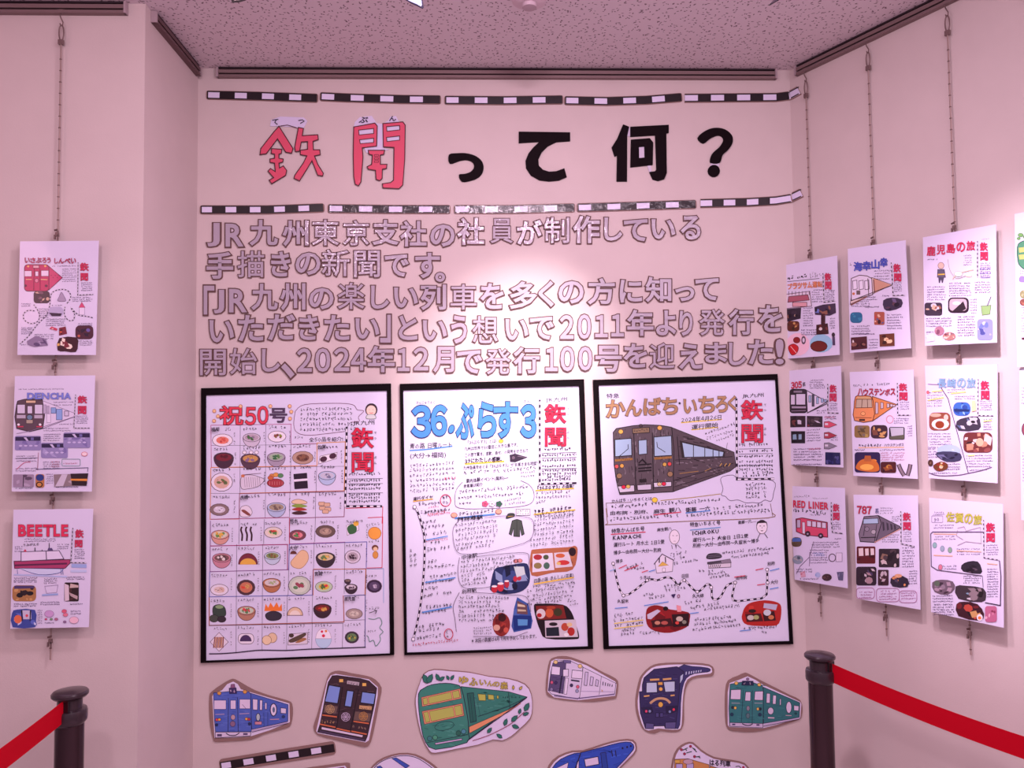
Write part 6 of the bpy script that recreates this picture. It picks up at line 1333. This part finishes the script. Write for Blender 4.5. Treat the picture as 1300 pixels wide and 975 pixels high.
d.part('figure_drawing', 'small standing figure in dark clothes', 20).ell(868, 278, 16, 17, '#d8b8a8', '#5a4a4a', 2); d.poly([(850, 298), (886, 298), (892, 340), (848, 340)], '#5a5468', out='#3a3444', w=2); d.line([(852, 325), (888, 323)], '#e0b840', 6); d.poly([(854, 340), (884, 340), (878, 368), (872, 368), (868, 350), (862, 370), (856, 368)], '#4a4458')
d.part('cup_drawing', 'green cup with a straw', 20).poly([(1078, 490), (1130, 485), (1124, 532), (1084, 538)], '#8ab070', out='#5a7a4a', w=3); d.line([(1110, 490), (1130, 440)], '#5a5a6a', 5)
d.k = 20; d.photo(rr(782, 472, 874, 540, 12), '#3a3040', PH + ['#d0c8d8'], 8); d.photo(rr(905, 445, 1014, 526, 22), '#2a1c28', ['#3a2a38'], 0, [(rr(912, 452, 1004, 515, 18), '#b8a8b0'), ([(930, 515), (985, 465), (1000, 505), (975, 518)], '#2a2028'), (el(950, 475, 22, 10), '#d8d0d8')]); d.photo(rr(1058, 558, 1140, 668, 16), '#8a90c0', ['#a8a8d8', '#6a78b0', '#d0c8e4', '#4a5090'], 12)
d.photo(el(860, 620, 26, 24), '#a8788a', ['#c898a0', '#7a4a60'], 4); d.photo(el(912, 648, 34, 22), '#a87870', ['#7a3a38', '#d0a890', '#e0c8b8'], 6); d.photo([(790, 640), (830, 635), (835, 672), (795, 678)], '#ded6ec', ['#d0c8e0'], 0)
t.done()
t, d = sheet('hanging sheet with a green train, cut by the right edge of the picture', SIDE, [(1288.5, 272), (1398, 250), (1402, 462), (1292, 466)], .024, .034, 14)
d.part('train_drawing', 'green train', 20).zoom(*PA).poly(sm([(1268, 180), (1285, 155), (1330, 150), (1480, 190), (1330, 290), (1285, 282), (1270, 250)], 2), '#4a8a68', out='#1c4a3a', w=4); d.poly([(1275, 185), (1350, 175), (1350, 200), (1278, 210)], '#c0b868'); d.poly([(1275, 222), (1350, 214), (1350, 240), (1280, 246)], '#c0b868')
for q in ((1285, 118, 14, 10), (1310, 128, 12, 9), (1275, 136, 9, 7)): d.part('leaf_drawing', k=20).ell(*q, '#6aa058', '#3a6a3a', 2)
mast(d, (1550, 150, 1600, 200), (1552, 210, 1602, 260))
d.part('body_text', k=4); lines(d, ((1282, 310, 1440, 3, 14), (1290, 500, 1450, 10, 14), (1330, 400, 1450, 4, 14)), 8)
d.k = 20; d.photo(rr(1276, 335, 1340, 365, 12), '#8a7ab0', ['#b0a0d0'], 3); d.photo(el(1300, 428, 20, 22), '#8a8a60', ['#a8a880'], 3); d.photo(el(1300, 470, 20, 18), '#7a4a40', ['#a86a58'], 3); d.photo([(1290, 655), (1330, 652), (1330, 664), (1292, 666)], '#4a2430', ['#6a3040'], 1)
t.done()
# second row
t, d = sheet('hanging sheet with a white commuter train with a black front, middle row', SIDE, [(1002.4, 470.6), (1067.9, 464.5), (1071, 593.5), (1004, 590)], .024, .026, 15)
d.part('title_lettering', 'red number title', 50).zoom(*PB)
for i, ch in enumerate('305'): d.fat(ch, (84 + i * 19, 146 - i * 2, 100 + i * 19, 178 - i * 2), '#c82848', ROUT, .05, .012)
d.text('系', 142, 168, 160, 166, 22)
mast(d, (286, 160, 320, 198), (286, 206, 320, 246), [(275, 155), (276, 306), (332, 308)])
d.part('body_text', k=4); lines(d, ((178, 140, 255, 3, 11), (180, 170, 268, 2, 10), (284, 262, 328, 4, 11), (215, 300, 270, 2, 10), (165, 400, 240, 5, 14), (95, 500, 250, 5, 14), (258, 330, 320, 2, 11), (290, 440, 330, 2, 12), (95, 580, 250, 1, 10)), 8)
lines(d, ((258, 335, 315, 1, 11), (175, 500, 250, 1, 10)), 10, '#c85a7a')
d.part('train_drawing', 'white commuter train', 20).poly([(162, 188), (272, 248), (168, 306)], '#dcd6ea', out='#2a2030', w=4); d.poly(rr(76, 182, 165, 306, 14), '#2c242e', out=BLK, w=3); d.rect(82, 212, 102, 262, '#d4cce2'); d.rect(108, 206, 158, 264, '#d4cce2', BLK, 3); d.rect(96, 190, 140, 200, '#8a8090'); d.rect(86, 272, 160, 282, '#a89ab0'); d.line([(84, 296), (160, 294)], '#8a7a90', 4)
for x, y0, y1 in ((175, 215, 250), (192, 210, 272), (215, 225, 258), (240, 230, 252), (256, 236, 250)): d.rect(x, y0, x + 12, y1, '#9ab4d4' if x != 192 else '#4a4a5a', '#2a2030', 2)
d.line([(168, 306), (275, 256)], '#2a2030', 4)
d.k = 20; d.photo([(78, 322), (158, 322), (158, 380), (78, 382)], '#2c2028', ['#6a3a3a', '#c8c0d0', '#1c1018'], 7); d.photo([(165, 322), (247, 324), (247, 380), (165, 380)], '#2c2028', ['#4a3a40', '#c8c0d0', '#7a3038'], 7); d.photo([(82, 402), (156, 402), (156, 465), (84, 465)], '#1c1820', ['#3a3444'], 2, [([(92, 420), (110, 418), (112, 445), (92, 446)], '#88a8c0'), ([(122, 418), (138, 418), (138, 445), (122, 446)], '#88a8c0')]); d.photo([(262, 512), (340, 514), (342, 578), (262, 576)], '#16184a', ['#2a2c6a', '#4a4a80', '#0c0c28'], 7)
for y, c in ((368, '#d0506a'), (425, '#a83a4a'), (480, '#8a8494')): d.part('small_train_drawing', k=20).poly([(256, y - 15), (280, y - 18), (322, y), (280, y + 16), (256, y + 14)], c, out='#3a2030', w=2.5); d.rect(260, y - 8, 276, y + 2, '#d8d0e0')
t.done()
t, d = sheet('hanging sheet with an orange train and a night photograph', SIDE, [(1079, 472.3), (1160, 469.4), (1165.5, 608), (1083.9, 604)], .024, .030, 16)
d.part('title_lettering', 'dark red title', 50).zoom(*PB)
for i, ch in enumerate('ハウステンボス'): d.fat(ch, (434 + i * 28.5, 180 + i % 2 * 2, 458 + i * 28.5, 212 + i % 2 * 2), '#b02848', '#3a1020', .05, .01)
mast(d, (650, 152, 690, 190), (652, 200, 692, 240), [(640, 150), (642, 318), (712, 318)])
d.part('body_text', k=4); lines(d, ((405, 170, 455, 1, 10), (462, 166, 520, 1, 10), (530, 164, 610, 1, 10)), 14, INK); lines(d, ((652, 255, 705, 4, 12), (620, 340, 700, 3, 12), (545, 505, 680, 1, 10), (415, 505, 470, 1, 10), (690, 380, 720, 5, 13)), 8); lines(d, ((552, 520, 680, 4, 12),), 8, '#b06a8a')
d.line([(435, 488), (675, 486)], '#e8c0a0', 6); d.text('ハウステンボス', 570, 482, 675, 480, 17); d.scrib(435, 484, 560, 482, 17, w=3)
d.line(el(600, 340, 18, 20), '#d88aa0', 3, True)
d.part('train_drawing', 'orange train', 20).poly([(508, 220), (636, 262), (510, 348)], '#d88850', out='#5a3020', w=4); d.poly(sm([(420, 222), (445, 218), (500, 220), (516, 270), (510, 348), (415, 346), (412, 280)], 2), '#e0905a', out='#5a3020', w=4); d.poly([(425, 235), (505, 235), (508, 278), (420, 280)], '#b8a890', out='#5a3020', w=3); d.line([(455, 236), (452, 278)], '#5a3020', 3); d.line([(482, 236), (484, 278)], '#5a3020', 3); d.rect(430, 222, 498, 233, '#c8a878')
for x, y0, y1 in ((525, 250, 312), (552, 250, 285), (585, 256, 280), (602, 258, 276), (616, 262, 275)): d.poly([(x, y0), (x + 14, y0 + 3), (x + 14, y1 - 3), (x, y1)], '#c4b8c4', out='#5a3020', w=2.5)
d.ell(460, 310, 12, 10, '#e8a868', '#8a4a28', 2); d.line([(420, 330), (505, 332)], '#8a4a28', 3); d.rect(440, 338, 470, 348, '#3a2420')
d.k = 20; d.photo(rr(414, 372, 494, 436, 12), '#8a7040', ['#b09a50', '#5a4a30', '#7a6a60'], 7); d.photo(rr(500, 370, 588, 440, 20), '#3a2430', ['#7a4a38', '#1c1018', '#c89a60'], 7); d.photo(rr(596, 380, 678, 446, 8), '#2a2430', ['#c8c4d0'], 0, [([(602, 384), (672, 384), (672, 436), (610, 436)], '#b8b8c4'), ([(600, 430), (676, 420), (674, 444), (602, 444)], '#5a5a4a')])
d.photo(rr(416, 512, 550, 618, 14), '#2a1c4a', ['#e0903c', '#8a4a30', '#3a2a6a'], 5, [(sm([(425, 600), (440, 560), (480, 545), (530, 560), (545, 605), (500, 615)]), '#c8702c'), (el(480, 590, 36, 16), '#f0b050'), ([(470, 530), (500, 530), (505, 560), (465, 560)], '#b06030')]); d.photo(rr(552, 562, 634, 620, 10), '#4a1c20', ['#8a4a28', '#c8903c', '#2a1018'], 7)
d.part('pastry_drawing', k=20)
for x0, x1 in ((645, 675), (708, 692)): d.line(sm([(x0, 575), (x0 + (x1 - x0) * .4, 605), (x1, 635)], 3, False), '#3a2c34', 22); d.line(sm([(x0, 575), (x0 + (x1 - x0) * .4, 605), (x1, 635)], 3, False), '#8a7a84', 12)
t.done()
t, d = sheet('hanging sheet with a pale blue title and a long route line', SIDE, [(1174.7, 464.5), (1266.6, 462.6), (1266.8, 613.5), (1180, 607)], .024, .034, 17)
d.part('title_lettering', 'pale blue title', 50).zoom(*PB)
for i, ch in enumerate('長崎の旅'): d.fat(ch, (852 + i * 51, 126 + (i < 2) * 2, 896 + i * 51, 174), '#88b0d0', '#2c4a6a', .035, .012)
mast(d, (1078, 140, 1120, 184), (1080, 192, 1122, 236), [(1064, 130), (1062, 320), (1142, 322)])
d.part('body_text', k=4); lines(d, ((900, 190, 1000, 2, 13), (795, 205, 880, 6, 14), (940, 225, 1050, 2, 12), (1072, 250, 1140, 5, 11), (800, 420, 930, 6, 14), (1090, 345, 1140, 5, 13), (1000, 535, 1140, 5, 14), (800, 500, 850, 4, 14), (880, 580, 970, 3, 13), (820, 625, 960, 1, 10), (1020, 610, 1120, 1, 10)), 8)
for a, b in (((820, 195), (880, 188)), ((800, 240), (885, 225)), ((920, 205), (1000, 196)), ((1090, 350), (1135, 345)), ((1010, 530), (1045, 528))): d.line([a, b], '#f0e080', 6)
d.line([(870, 175), (905, 230), (1012, 622)], '#4a3a58', 4); d.line([(870, 175), (880, 160), (800, 155)], '#8a7a98', 3); d.line(sm([(805, 620), (860, 635), (960, 632), (1012, 622), (1080, 608), (1135, 590)], 3, False), '#5a4a68', 4); d.ell(800, 198, 8, 9, '#e06a70')
d.k = 20; d.photo(rr(932, 250, 1022, 322, 28), '#3a6ab8', ['#2a4a98', '#6a98d8', '#90b8e8'], 6, [([(935, 285), (1018, 288), (1015, 300), (938, 300)], '#1c3068')]); d.photo(sm([(950, 350), (1000, 330), (1060, 325), (1075, 360), (1065, 395), (960, 400)], 2), '#3a3444', ['#1c1820', '#5a6a90', '#c8c4d0'], 8); d.photo(rr(806, 304, 918, 398, 26), '#8a4a38', ['#a8604a'], 3, [(el(865, 365, 46, 28), '#e8e0e4'), (el(862, 368, 24, 20), '#8a3a1c'), (el(840, 318, 30, 10), '#c8a890'), (el(895, 330, 12, 16), '#d8c0b0')]); d.photo(rr(986, 408, 1138, 514, 26), '#6a3030', ['#3a1c20', '#c88a70', '#d8c8c8', '#8a4a48'], 14, [(el(1072, 460, 20, 22), '#e0b090')])
d.photo(el(910, 502, 62, 30), '#a8c0d8', ['#c8d4e4'], 2); d.photo(sm([(848, 512), (920, 508), (972, 520), (970, 555), (900, 562), (850, 535)], 2), '#3a3a58', ['#1c1c34', '#6a6a90', '#2a2a44'], 6); d.photo(sm([(830, 580), (870, 560), (905, 575), (900, 600), (860, 612), (835, 600)], 2), '#6a3a20', ['#c89a50', '#8a2a20', '#d8c0a0'], 6); d.photo(el(815, 568, 14, 18), '#4a3028', ['#7a5a48'], 2); d.photo([(1030, 245), (1050, 240), (1055, 295), (1030, 300)], '#f0d0a0', ['#f0c080'], 1)
t.done()
t, d = sheet('hanging sheet mostly outside the picture at its right edge, middle row', SIDE, [(1294.5, 468), (1408, 460), (1412, 672), (1297, 660)], .024, .034, 18)
d.part('train_drawing', 'dark red drawing', 20).zoom(*PB).ell(1312, 392, 20, 34, '#8a4a5a', '#4a2030', 4)
d.part('body_text', k=4); lines(d, ((1290, 180, 1450, 6, 16), (1295, 520, 1450, 10, 16)), 8)
t.done()
# bottom row
t, d = sheet('hanging sheet with a red bus drawing, bottom row by the back corner', SIDE, [(1004, 617), (1072.7, 619.5), (1076.6, 746.8), (1009.2, 735.8)], .024, .034, 19)
d.part('title_lettering', 'red title', 50).zoom(*PC)
for ch, x0, x1 in (('R', 95, 112), ('E', 117, 132), ('D', 138, 157), ('L', 176, 190), ('I', 198, 202), ('N', 210, 229), ('E', 236, 251), ('R', 257, 277)): d.fat(ch, (x0, 126 + (x0 - 95) * .07, x1, 160 + (x0 - 95) * .07), '#d03050', ROUT, .055, .012)
mast(d, (303, 144, 335, 182), (304, 190, 336, 228), [(294, 135), (294, 240), (300, 292), (352, 298)])
d.part('body_text', k=4); d.scrib(98, 112, 180, 106, 12); d.scrib(195, 118, 275, 120, 9); d.scrib(95, 188, 290, 205, 22, w=3.5); lines(d, ((180, 205, 240, 1, 9), (300, 245, 345, 4, 11), (190, 350, 340, 3, 12), (180, 390, 280, 6, 13), (110, 490, 200, 2, 12), (310, 330, 350, 1, 9), (130, 540, 230, 1, 10)), 8)
d.line([(200, 340), (180, 420), (130, 470), (110, 510)], '#6a5a78', 3); d.line([(180, 395), (178, 470)], '#8a7a98', 3); lines(d, ((195, 405, 260, 2, 12),), 9, '#7a98d0'); d.line(el(298, 425, 18, 20), '#5a4a5a', 4, True); d.rect(318, 400, 350, 445, '#dcd4e8', '#8a7a98', 2)
d.part('bus_drawing', 'red bus', 20).poly([(108, 222), (140, 216), (272, 240), (274, 318), (150, 305), (110, 288)], '#d04868', out='#5a1830', w=4); d.rect(112, 226, 132, 268, '#b8b0c8', '#5a1830', 3); d.poly([(140, 238), (155, 240), (156, 300), (142, 298)], '#d8d0e0', out='#5a1830', w=2)
for x in (166, 192, 218, 244): d.poly([(x, 230 + (x - 166) * .12), (x + 22, 233 + (x - 166) * .12), (x + 22, 262 + (x - 166) * .12), (x, 260 + (x - 166) * .12)], '#d4cce0', out='#5a1830', w=2.5)
d.ell(170, 300, 13, 14, '#2a1c28', BLK, 2); d.ell(238, 310, 13, 13, '#2a1c28', BLK, 2); d.ell(170, 300, 5, 5, '#a89ab0'); d.ell(238, 310, 5, 5, '#a89ab0')
d.k = 20; d.photo(rr(84, 318, 138, 368, 20), '#5a4a38', ['#8a7a40'], 2, [([(90, 322), (132, 322), (134, 340), (88, 342)], '#4a6ab0')]); d.photo(el(118, 435, 28, 24), '#8a98a8', ['#6a8a90', '#b0a8a8', '#4a5a68'], 5); d.photo(el(270, 528, 26, 19), '#3a2428', ['#5a3a38'], 3); d.photo([(322, 500), (358, 498), (355, 545), (330, 542)], '#5a5a78', ['#7a7a98'], 3); d.photo(el(222, 515, 14, 14), '#a8b8dc', ['#8aa0d0'], 2); d.photo([(130, 500), (155, 495), (160, 525), (135, 528)], '#d0a0b0', ['#b86a80'], 2)
t.done()
t, d = sheet('hanging sheet with a grey pointed train and five dark photographs', SIDE, [(1083.9, 628), (1165.5, 629), (1169, 774), (1088.5, 760)], .024, .036, 20)
d.part('title_lettering', 'dark red number title', 50).zoom(*PC)
for i, ch in enumerate('787'): d.fat(ch, (430 + i * 26, 155 + i, 452 + i * 26, 193 + i), '#b82848', ROUT, .055, .012)
d.text('系', 522, 192, 545, 194, 26, '#5a5a8a')
mast(d, (670, 190, 708, 230), (672, 240, 710, 280), [(658, 182), (660, 352), (730, 366)])
d.part('body_text', k=4); lines(d, ((548, 170, 620, 3, 13), (610, 215, 655, 3, 11), (672, 295, 720, 5, 12), (560, 310, 650, 4, 12), (665, 378, 730, 8, 14), (700, 500, 745, 6, 13)), 8); lines(d, ((440, 610, 510, 3, 14), (545, 605, 640, 4, 14), (660, 615, 740, 3, 14)), 9, '#a86a98')
for x0, y0, x1, y1 in ((425, 582, 520, 640), (530, 585, 650, 655), (650, 598, 742, 660)): d.line(rr(x0, y0, x1, y1, 18), '#b07aa0', 3, True)
d.part('train_drawing', 'grey pointed train', 20).poly([(540, 205), (660, 265), (520, 345)], '#6a6070', out=BLK, w=4); d.poly([(465, 210), (540, 204), (556, 245), (525, 345), (445, 340), (438, 300), (455, 245)], '#7a707e', out=BLK, w=4); d.poly([(462, 222), (538, 218), (540, 246), (460, 248)], '#a8c0d8', out=BLK, w=3)
d.ell(480, 275, 12, 12, '#8a8090', BLK, 2); d.ell(515, 290, 13, 12, '#b0a8b0', BLK, 2); d.line([(448, 320), (528, 318)], BLK, 5); d.line([(470, 255), (462, 310)], '#4a4250', 5); d.line([(532, 250), (520, 340)], BLK, 3)
for x in (560, 582, 602, 620): d.poly([(x, 235 + (x - 560) * .25), (x + 10, 240 + (x - 560) * .25), (x + 14, 280 - (x - 560) * .1), (x + 4, 286 - (x - 560) * .1)], '#3a3440')
d.line([(520, 345), (660, 272)], '#c89a90', 5)
d.k = 20; d.photo(rr(426, 366, 524, 456, 6), '#5a1418', ['#3a0c10'], 2, [([(436, 376), (460, 374), (462, 415), (438, 416)], '#e0d0d0'), ([(470, 378), (488, 376), (490, 412), (472, 414)], '#e0d0d0'), ([(498, 376), (516, 376), (518, 410), (500, 412)], '#e0d0d0')]); d.photo(rr(542, 378, 650, 475, 6), '#2a2028', ['#4a3a40', '#c8b8b8', '#1c141c', '#8a6a5a'], 9); d.photo(rr(424, 472, 530, 570, 12), '#2a1c28', ['#a88a90', '#1c1018', '#d0c0c8', '#4a3a60'], 8); d.photo(rr(538, 488, 594, 570, 5), '#3a2028', ['#8a6a6a', '#1c1018', '#c0b0b8'], 6); d.photo(sm([(605, 535), (640, 515), (695, 535), (692, 578), (615, 575)], 2), '#2a2234', ['#4a4058', '#d8905a'], 4); d.photo(el(645, 520, 20, 10), '#d8a078', ['#e8c0a0'], 1)
t.done()
t, d = sheet('hanging sheet with an olive green title and temple photographs', SIDE, [(1180, 632), (1273.8, 640), (1274.6, 797), (1182.5, 777)], .024, .044, 22)
d.part('title_lettering', 'olive title', 50).zoom(*PC)
for i, ch in enumerate('佐賀の旅'): d.fat(ch, (896 + i * 48, 186 + i * 5, 938 + i * 48, 236 + i * 5), '#b8b848', '#7a7a28', .04, .01)
mast(d, (1106, 244, 1150, 288), (1108, 298, 1150, 342), [(1092, 228), (1094, 425), (1175, 438)])
d.part('body_text', k=4); lines(d, ((825, 192, 890, 2, 11), (830, 260, 940, 2, 13), (830, 320, 950, 2, 13), (950, 385, 1080, 3, 13), (1105, 365, 1170, 5, 12), (850, 475, 960, 2, 13), (985, 525, 1080, 4, 12), (1110, 490, 1170, 12, 13), (825, 630, 940, 3, 14), (825, 675, 940, 5, 13)), 8)
for a, b in (((830, 300), (950, 302)), ((950, 388), (1080, 394)), ((830, 412), (930, 416)), ((1110, 456), (1165, 460))): d.line([a, b], '#e8b898', 5)
d.line(rr(820, 205, 878, 240, 4), '#8a8098', 2, True); d.text('90', 832, 234, 860, 234, 20, '#6a6078')
d.line([(955, 270), (990, 262), (1000, 285), (1075, 265), (1080, 350), (1000, 340), (955, 360)], '#a8a0a8', 3); d.line([(955, 280), (950, 310), (985, 330)], '#a8a0a8', 3)
d.line([(1090, 290), (825, 290), (815, 300), (818, 470), (850, 490), (1085, 520)], '#4a3a58', 4); d.line([(1175, 440), (1183, 520), (1180, 675), (1100, 660)], '#3a2a48', 5); d.line([(1085, 520), (1090, 580)], '#5a4a68', 3)
d.part('flower_drawing', k=20)
for x, y, c in ((835, 360, '#8ab0b0'), (875, 378, '#98a8b8'), (915, 385, '#88a890'), (865, 475, '#d07a90')): d.ell(x, y, 11, 15, c, '#6a7a8a', 2)
d.k = 20; d.photo(sm([(975, 465), (1010, 445), (1060, 445), (1080, 480), (1075, 510), (985, 498)], 2), '#2a2430', ['#1c1420', '#5a4a58', '#8a2a48'], 6); d.photo(sm([(822, 555), (870, 540), (930, 550), (940, 590), (900, 620), (835, 605)], 2), '#6a5a68', ['#8a7a88', '#3a2c38', '#a890a0', '#5a6a58'], 10); d.photo(sm([(945, 575), (1000, 572), (1090, 585), (1105, 630), (1080, 658), (960, 640)], 2), '#3a3038', ['#1c1418', '#8a7a80', '#c8c0c8', '#7a9ab0'], 10); d.photo(sm([(950, 668), (990, 655), (1060, 668), (1095, 720), (1070, 755), (960, 730)], 2), '#3a1420', ['#b84a3c', '#6a2028', '#c89a60', '#1c1018'], 9, [(el(1072, 738, 16, 18), '#ece4e8'), (el(1072, 740, 9, 9), '#e08040')]); d.photo(rr(1100, 678, 1162, 762, 14), '#b8688a', ['#d890a8', '#8a3a58', '#e0b0c0'], 6)
t.done()
# ---------------------------------------------------------------- belt stanchions
CHROME = M('#4a3a40', .2, .85); BODY = M('#1a1016', .3, .0, .3); CAPB = M('#2c1e26', .28, 0, .5); BELT = M('#b6001c', .7, spec=.12)
def unproj(px, py, y):
    d = ray(px, py); t = (y - CAM[1]) / d[1]; return CAM + t * d
def stanchion(label, px, ytop, depth, belt):
    top = unproj(px, ytop, depth - 2.5); x, y, H = top; z0 = 0
    t = Thing('stanchion', label, 'barrier post', Matrix.Translation((x, y, 0)), 'belt stanchions')
    p = t.part('base'); p.smooth = True
    p.lathe([(.135, 0), (.135, .008), (.128, .016), (.07, .026), (.04, .032), (.036, .045)], BODY, 40)
    p = t.part('pole'); p.smooth = True; p.lathe([(.0315, .04), (.0315, H - .074)], CHROME, 40)
    p = t.part('collar', 'ribbed head holding the belt'); p.smooth = True
    p.lathe([(.0315, H - .078), (.0375, H - .072), (.0385, H - .066), (.0385, H - .050), (.0365, H - .044), (.033, H - .043), (.0275, H - .042), (.0275, H - .020)], CAPB, 40)
    p = t.part('cap'); p.smooth = True
    p.lathe([(.027, H - .020), (.036, H - .016), (.0405, H - .011), (.0405, H - .006), (.037, H - .002), (.020, H + .0005), (.004, H + .001)], CAPB, 40)
    # belt: cassette then a ribbon leaving the head and sagging slightly
    a, b, wv = belt
    A = np.array(a) - (x, y, 0); Bp = np.array(b) - (x, y, 0); dr = (Bp - A) / np.linalg.norm(Bp - A); side = np.cross(dr, (0, 0, 1)); side /= np.linalg.norm(side)
    p = t.part('belt_slot'); c = A - dr * .006
    vs = [tuple(c + dr * i + side * j + np.array((0, 0, k))) for i in (-.012, .005) for j in (-.011, .011) for k in (-wv / 2 - .004, wv / 2 + .004)]
    p.raw(vs, [(0, 1, 3, 2), (4, 6, 7, 5), (0, 4, 5, 1), (2, 3, 7, 6), (0, 2, 6, 4), (1, 5, 7, 3)], BODY)
    p = t.part('belt', 'red retractable belt'); N = 24; v = []
    for i in range(N + 1):
        f = i / N; q = A + (Bp - A) * f; q[2] -= .025 * 4 * f * (1 - f) * np.linalg.norm(Bp - A) / 1.5
        for s in (-.0006, .0006):
            for k in (-wv / 2, wv / 2): v.append(tuple(q + side * s + np.array((0, 0, k))))
    f = [(0, 1, 3, 2)]
    for i in range(N):
        o = i * 4; f += [(o, o + 4, o + 5, o + 1), (o + 2, o + 3, o + 7, o + 6), (o + 1, o + 5, o + 7, o + 3), (o, o + 2, o + 6, o + 4)]
    f.append((N * 4, N * 4 + 2, N * 4 + 3, N * 4 + 1)); p.raw(v, f, BELT); t.done()
def belt_between(p0, y0, p1, y1, wv, ext):
    a, b = unproj(*p0, y0), unproj(*p1, y1); return (a, a + (b - a) * ext, wv)
stanchion('dark belt stanchion by the back right corner, red belt leaving to the right', 1040.5, 829, 2.15, belt_between((1057, 854.5), -.375, (1300, 947), -.77, .0495, 1.15))
stanchion('dark belt stanchion in front of the left wall, red belt leaving to the left', 89, 876, 1.94, belt_between((80, 904), -.592, (0, 960), -.80, .050, 3.5))

# ---------------------------------------------------------------- under the ceiling
o = unproj(672, -2, -.455)
t = Thing('smoke_detector', 'pale round smoke detector on the ceiling at the upper edge', 'detector', Matrix.Translation((o[0], o[1], CEIL)))
p = t.part('housing'); p.smooth = True; p.lathe([(.05, 0), (.05, -.012), (.046, -.022), (.030, -.030), (.004, -.031)][::-1], M('#d0bcc4', .5), 36)
p = t.part('sensor_cap', 'small darker cap'); p.smooth = True; p.lathe([(.020, -.028), (.019, -.040), (.004, -.042)][::-1], M('#b8a4ac', .5), 24)
t.done()
def hanging(label, px, pts, fill, edge, y, strings, name='hanging_cutout'):
    """A flat paper cut-out on threads from the ceiling; pts in photo pixels on an upright plane."""
    s = Surf((0, y, 0), (1, 0, 0), (0, 0, 1)); an = s.P(*px)
    t = Thing(name, label, 'cutout', s.mat(*an), 'cutouts hanging from the ceiling')
    d = Draw(t, s, an, .0022, 4); b = t.part('card'); b.solid([[d.q(p) for p in pts]], 0, .002, M(edge, .6))
    c = np.mean(np.array(pts), axis=0); ins = [tuple(c + (np.array(p) - c) * .93) for p in pts]
    f = t.part('paper_face'); d.p = f; d.poly(ins, fill)
    st = t.part('thread')
    for q in strings:
        u, v = d.q(q); st.tube([(u, v, .001), (u, CEIL - an[1], .001)], .0006, M('#8a7a80', .6), 6)
    t.done()
hanging('cream cutout with a dark lower edge poking in at the upper edge, left of centre', (293, 3),
        sm([(294, 1), (299, 3.2), (312, .5), (345, -14), (380, -40), (385, -70), (350, -80), (310, -50), (296, -20)], 3), '#e8dcd0', '#1c1014', -1.15, [(350, -76)])
hanging('pale blue pointed cutout with a dark outline poking in at the upper edge', (537, 10),
        sm([(538, 9.5), (530, 8), (516, 1), (490, -18), (470, -50), (480, -70), (510, -55), (530, -20)], 3), '#a8b4dc', '#1c1230', -1.15, [(480, -66)])
hanging('thin dark cutout tip poking in at the upper edge, right of centre', (976, 6.5),
        [(975.5, 7), (977.5, 7), (988, 1), (1030, -30), (1040, -60), (1010, -55), (985, -2.5)], '#3a2a38', '#1c1018', -1.15, [(1025, -52)])
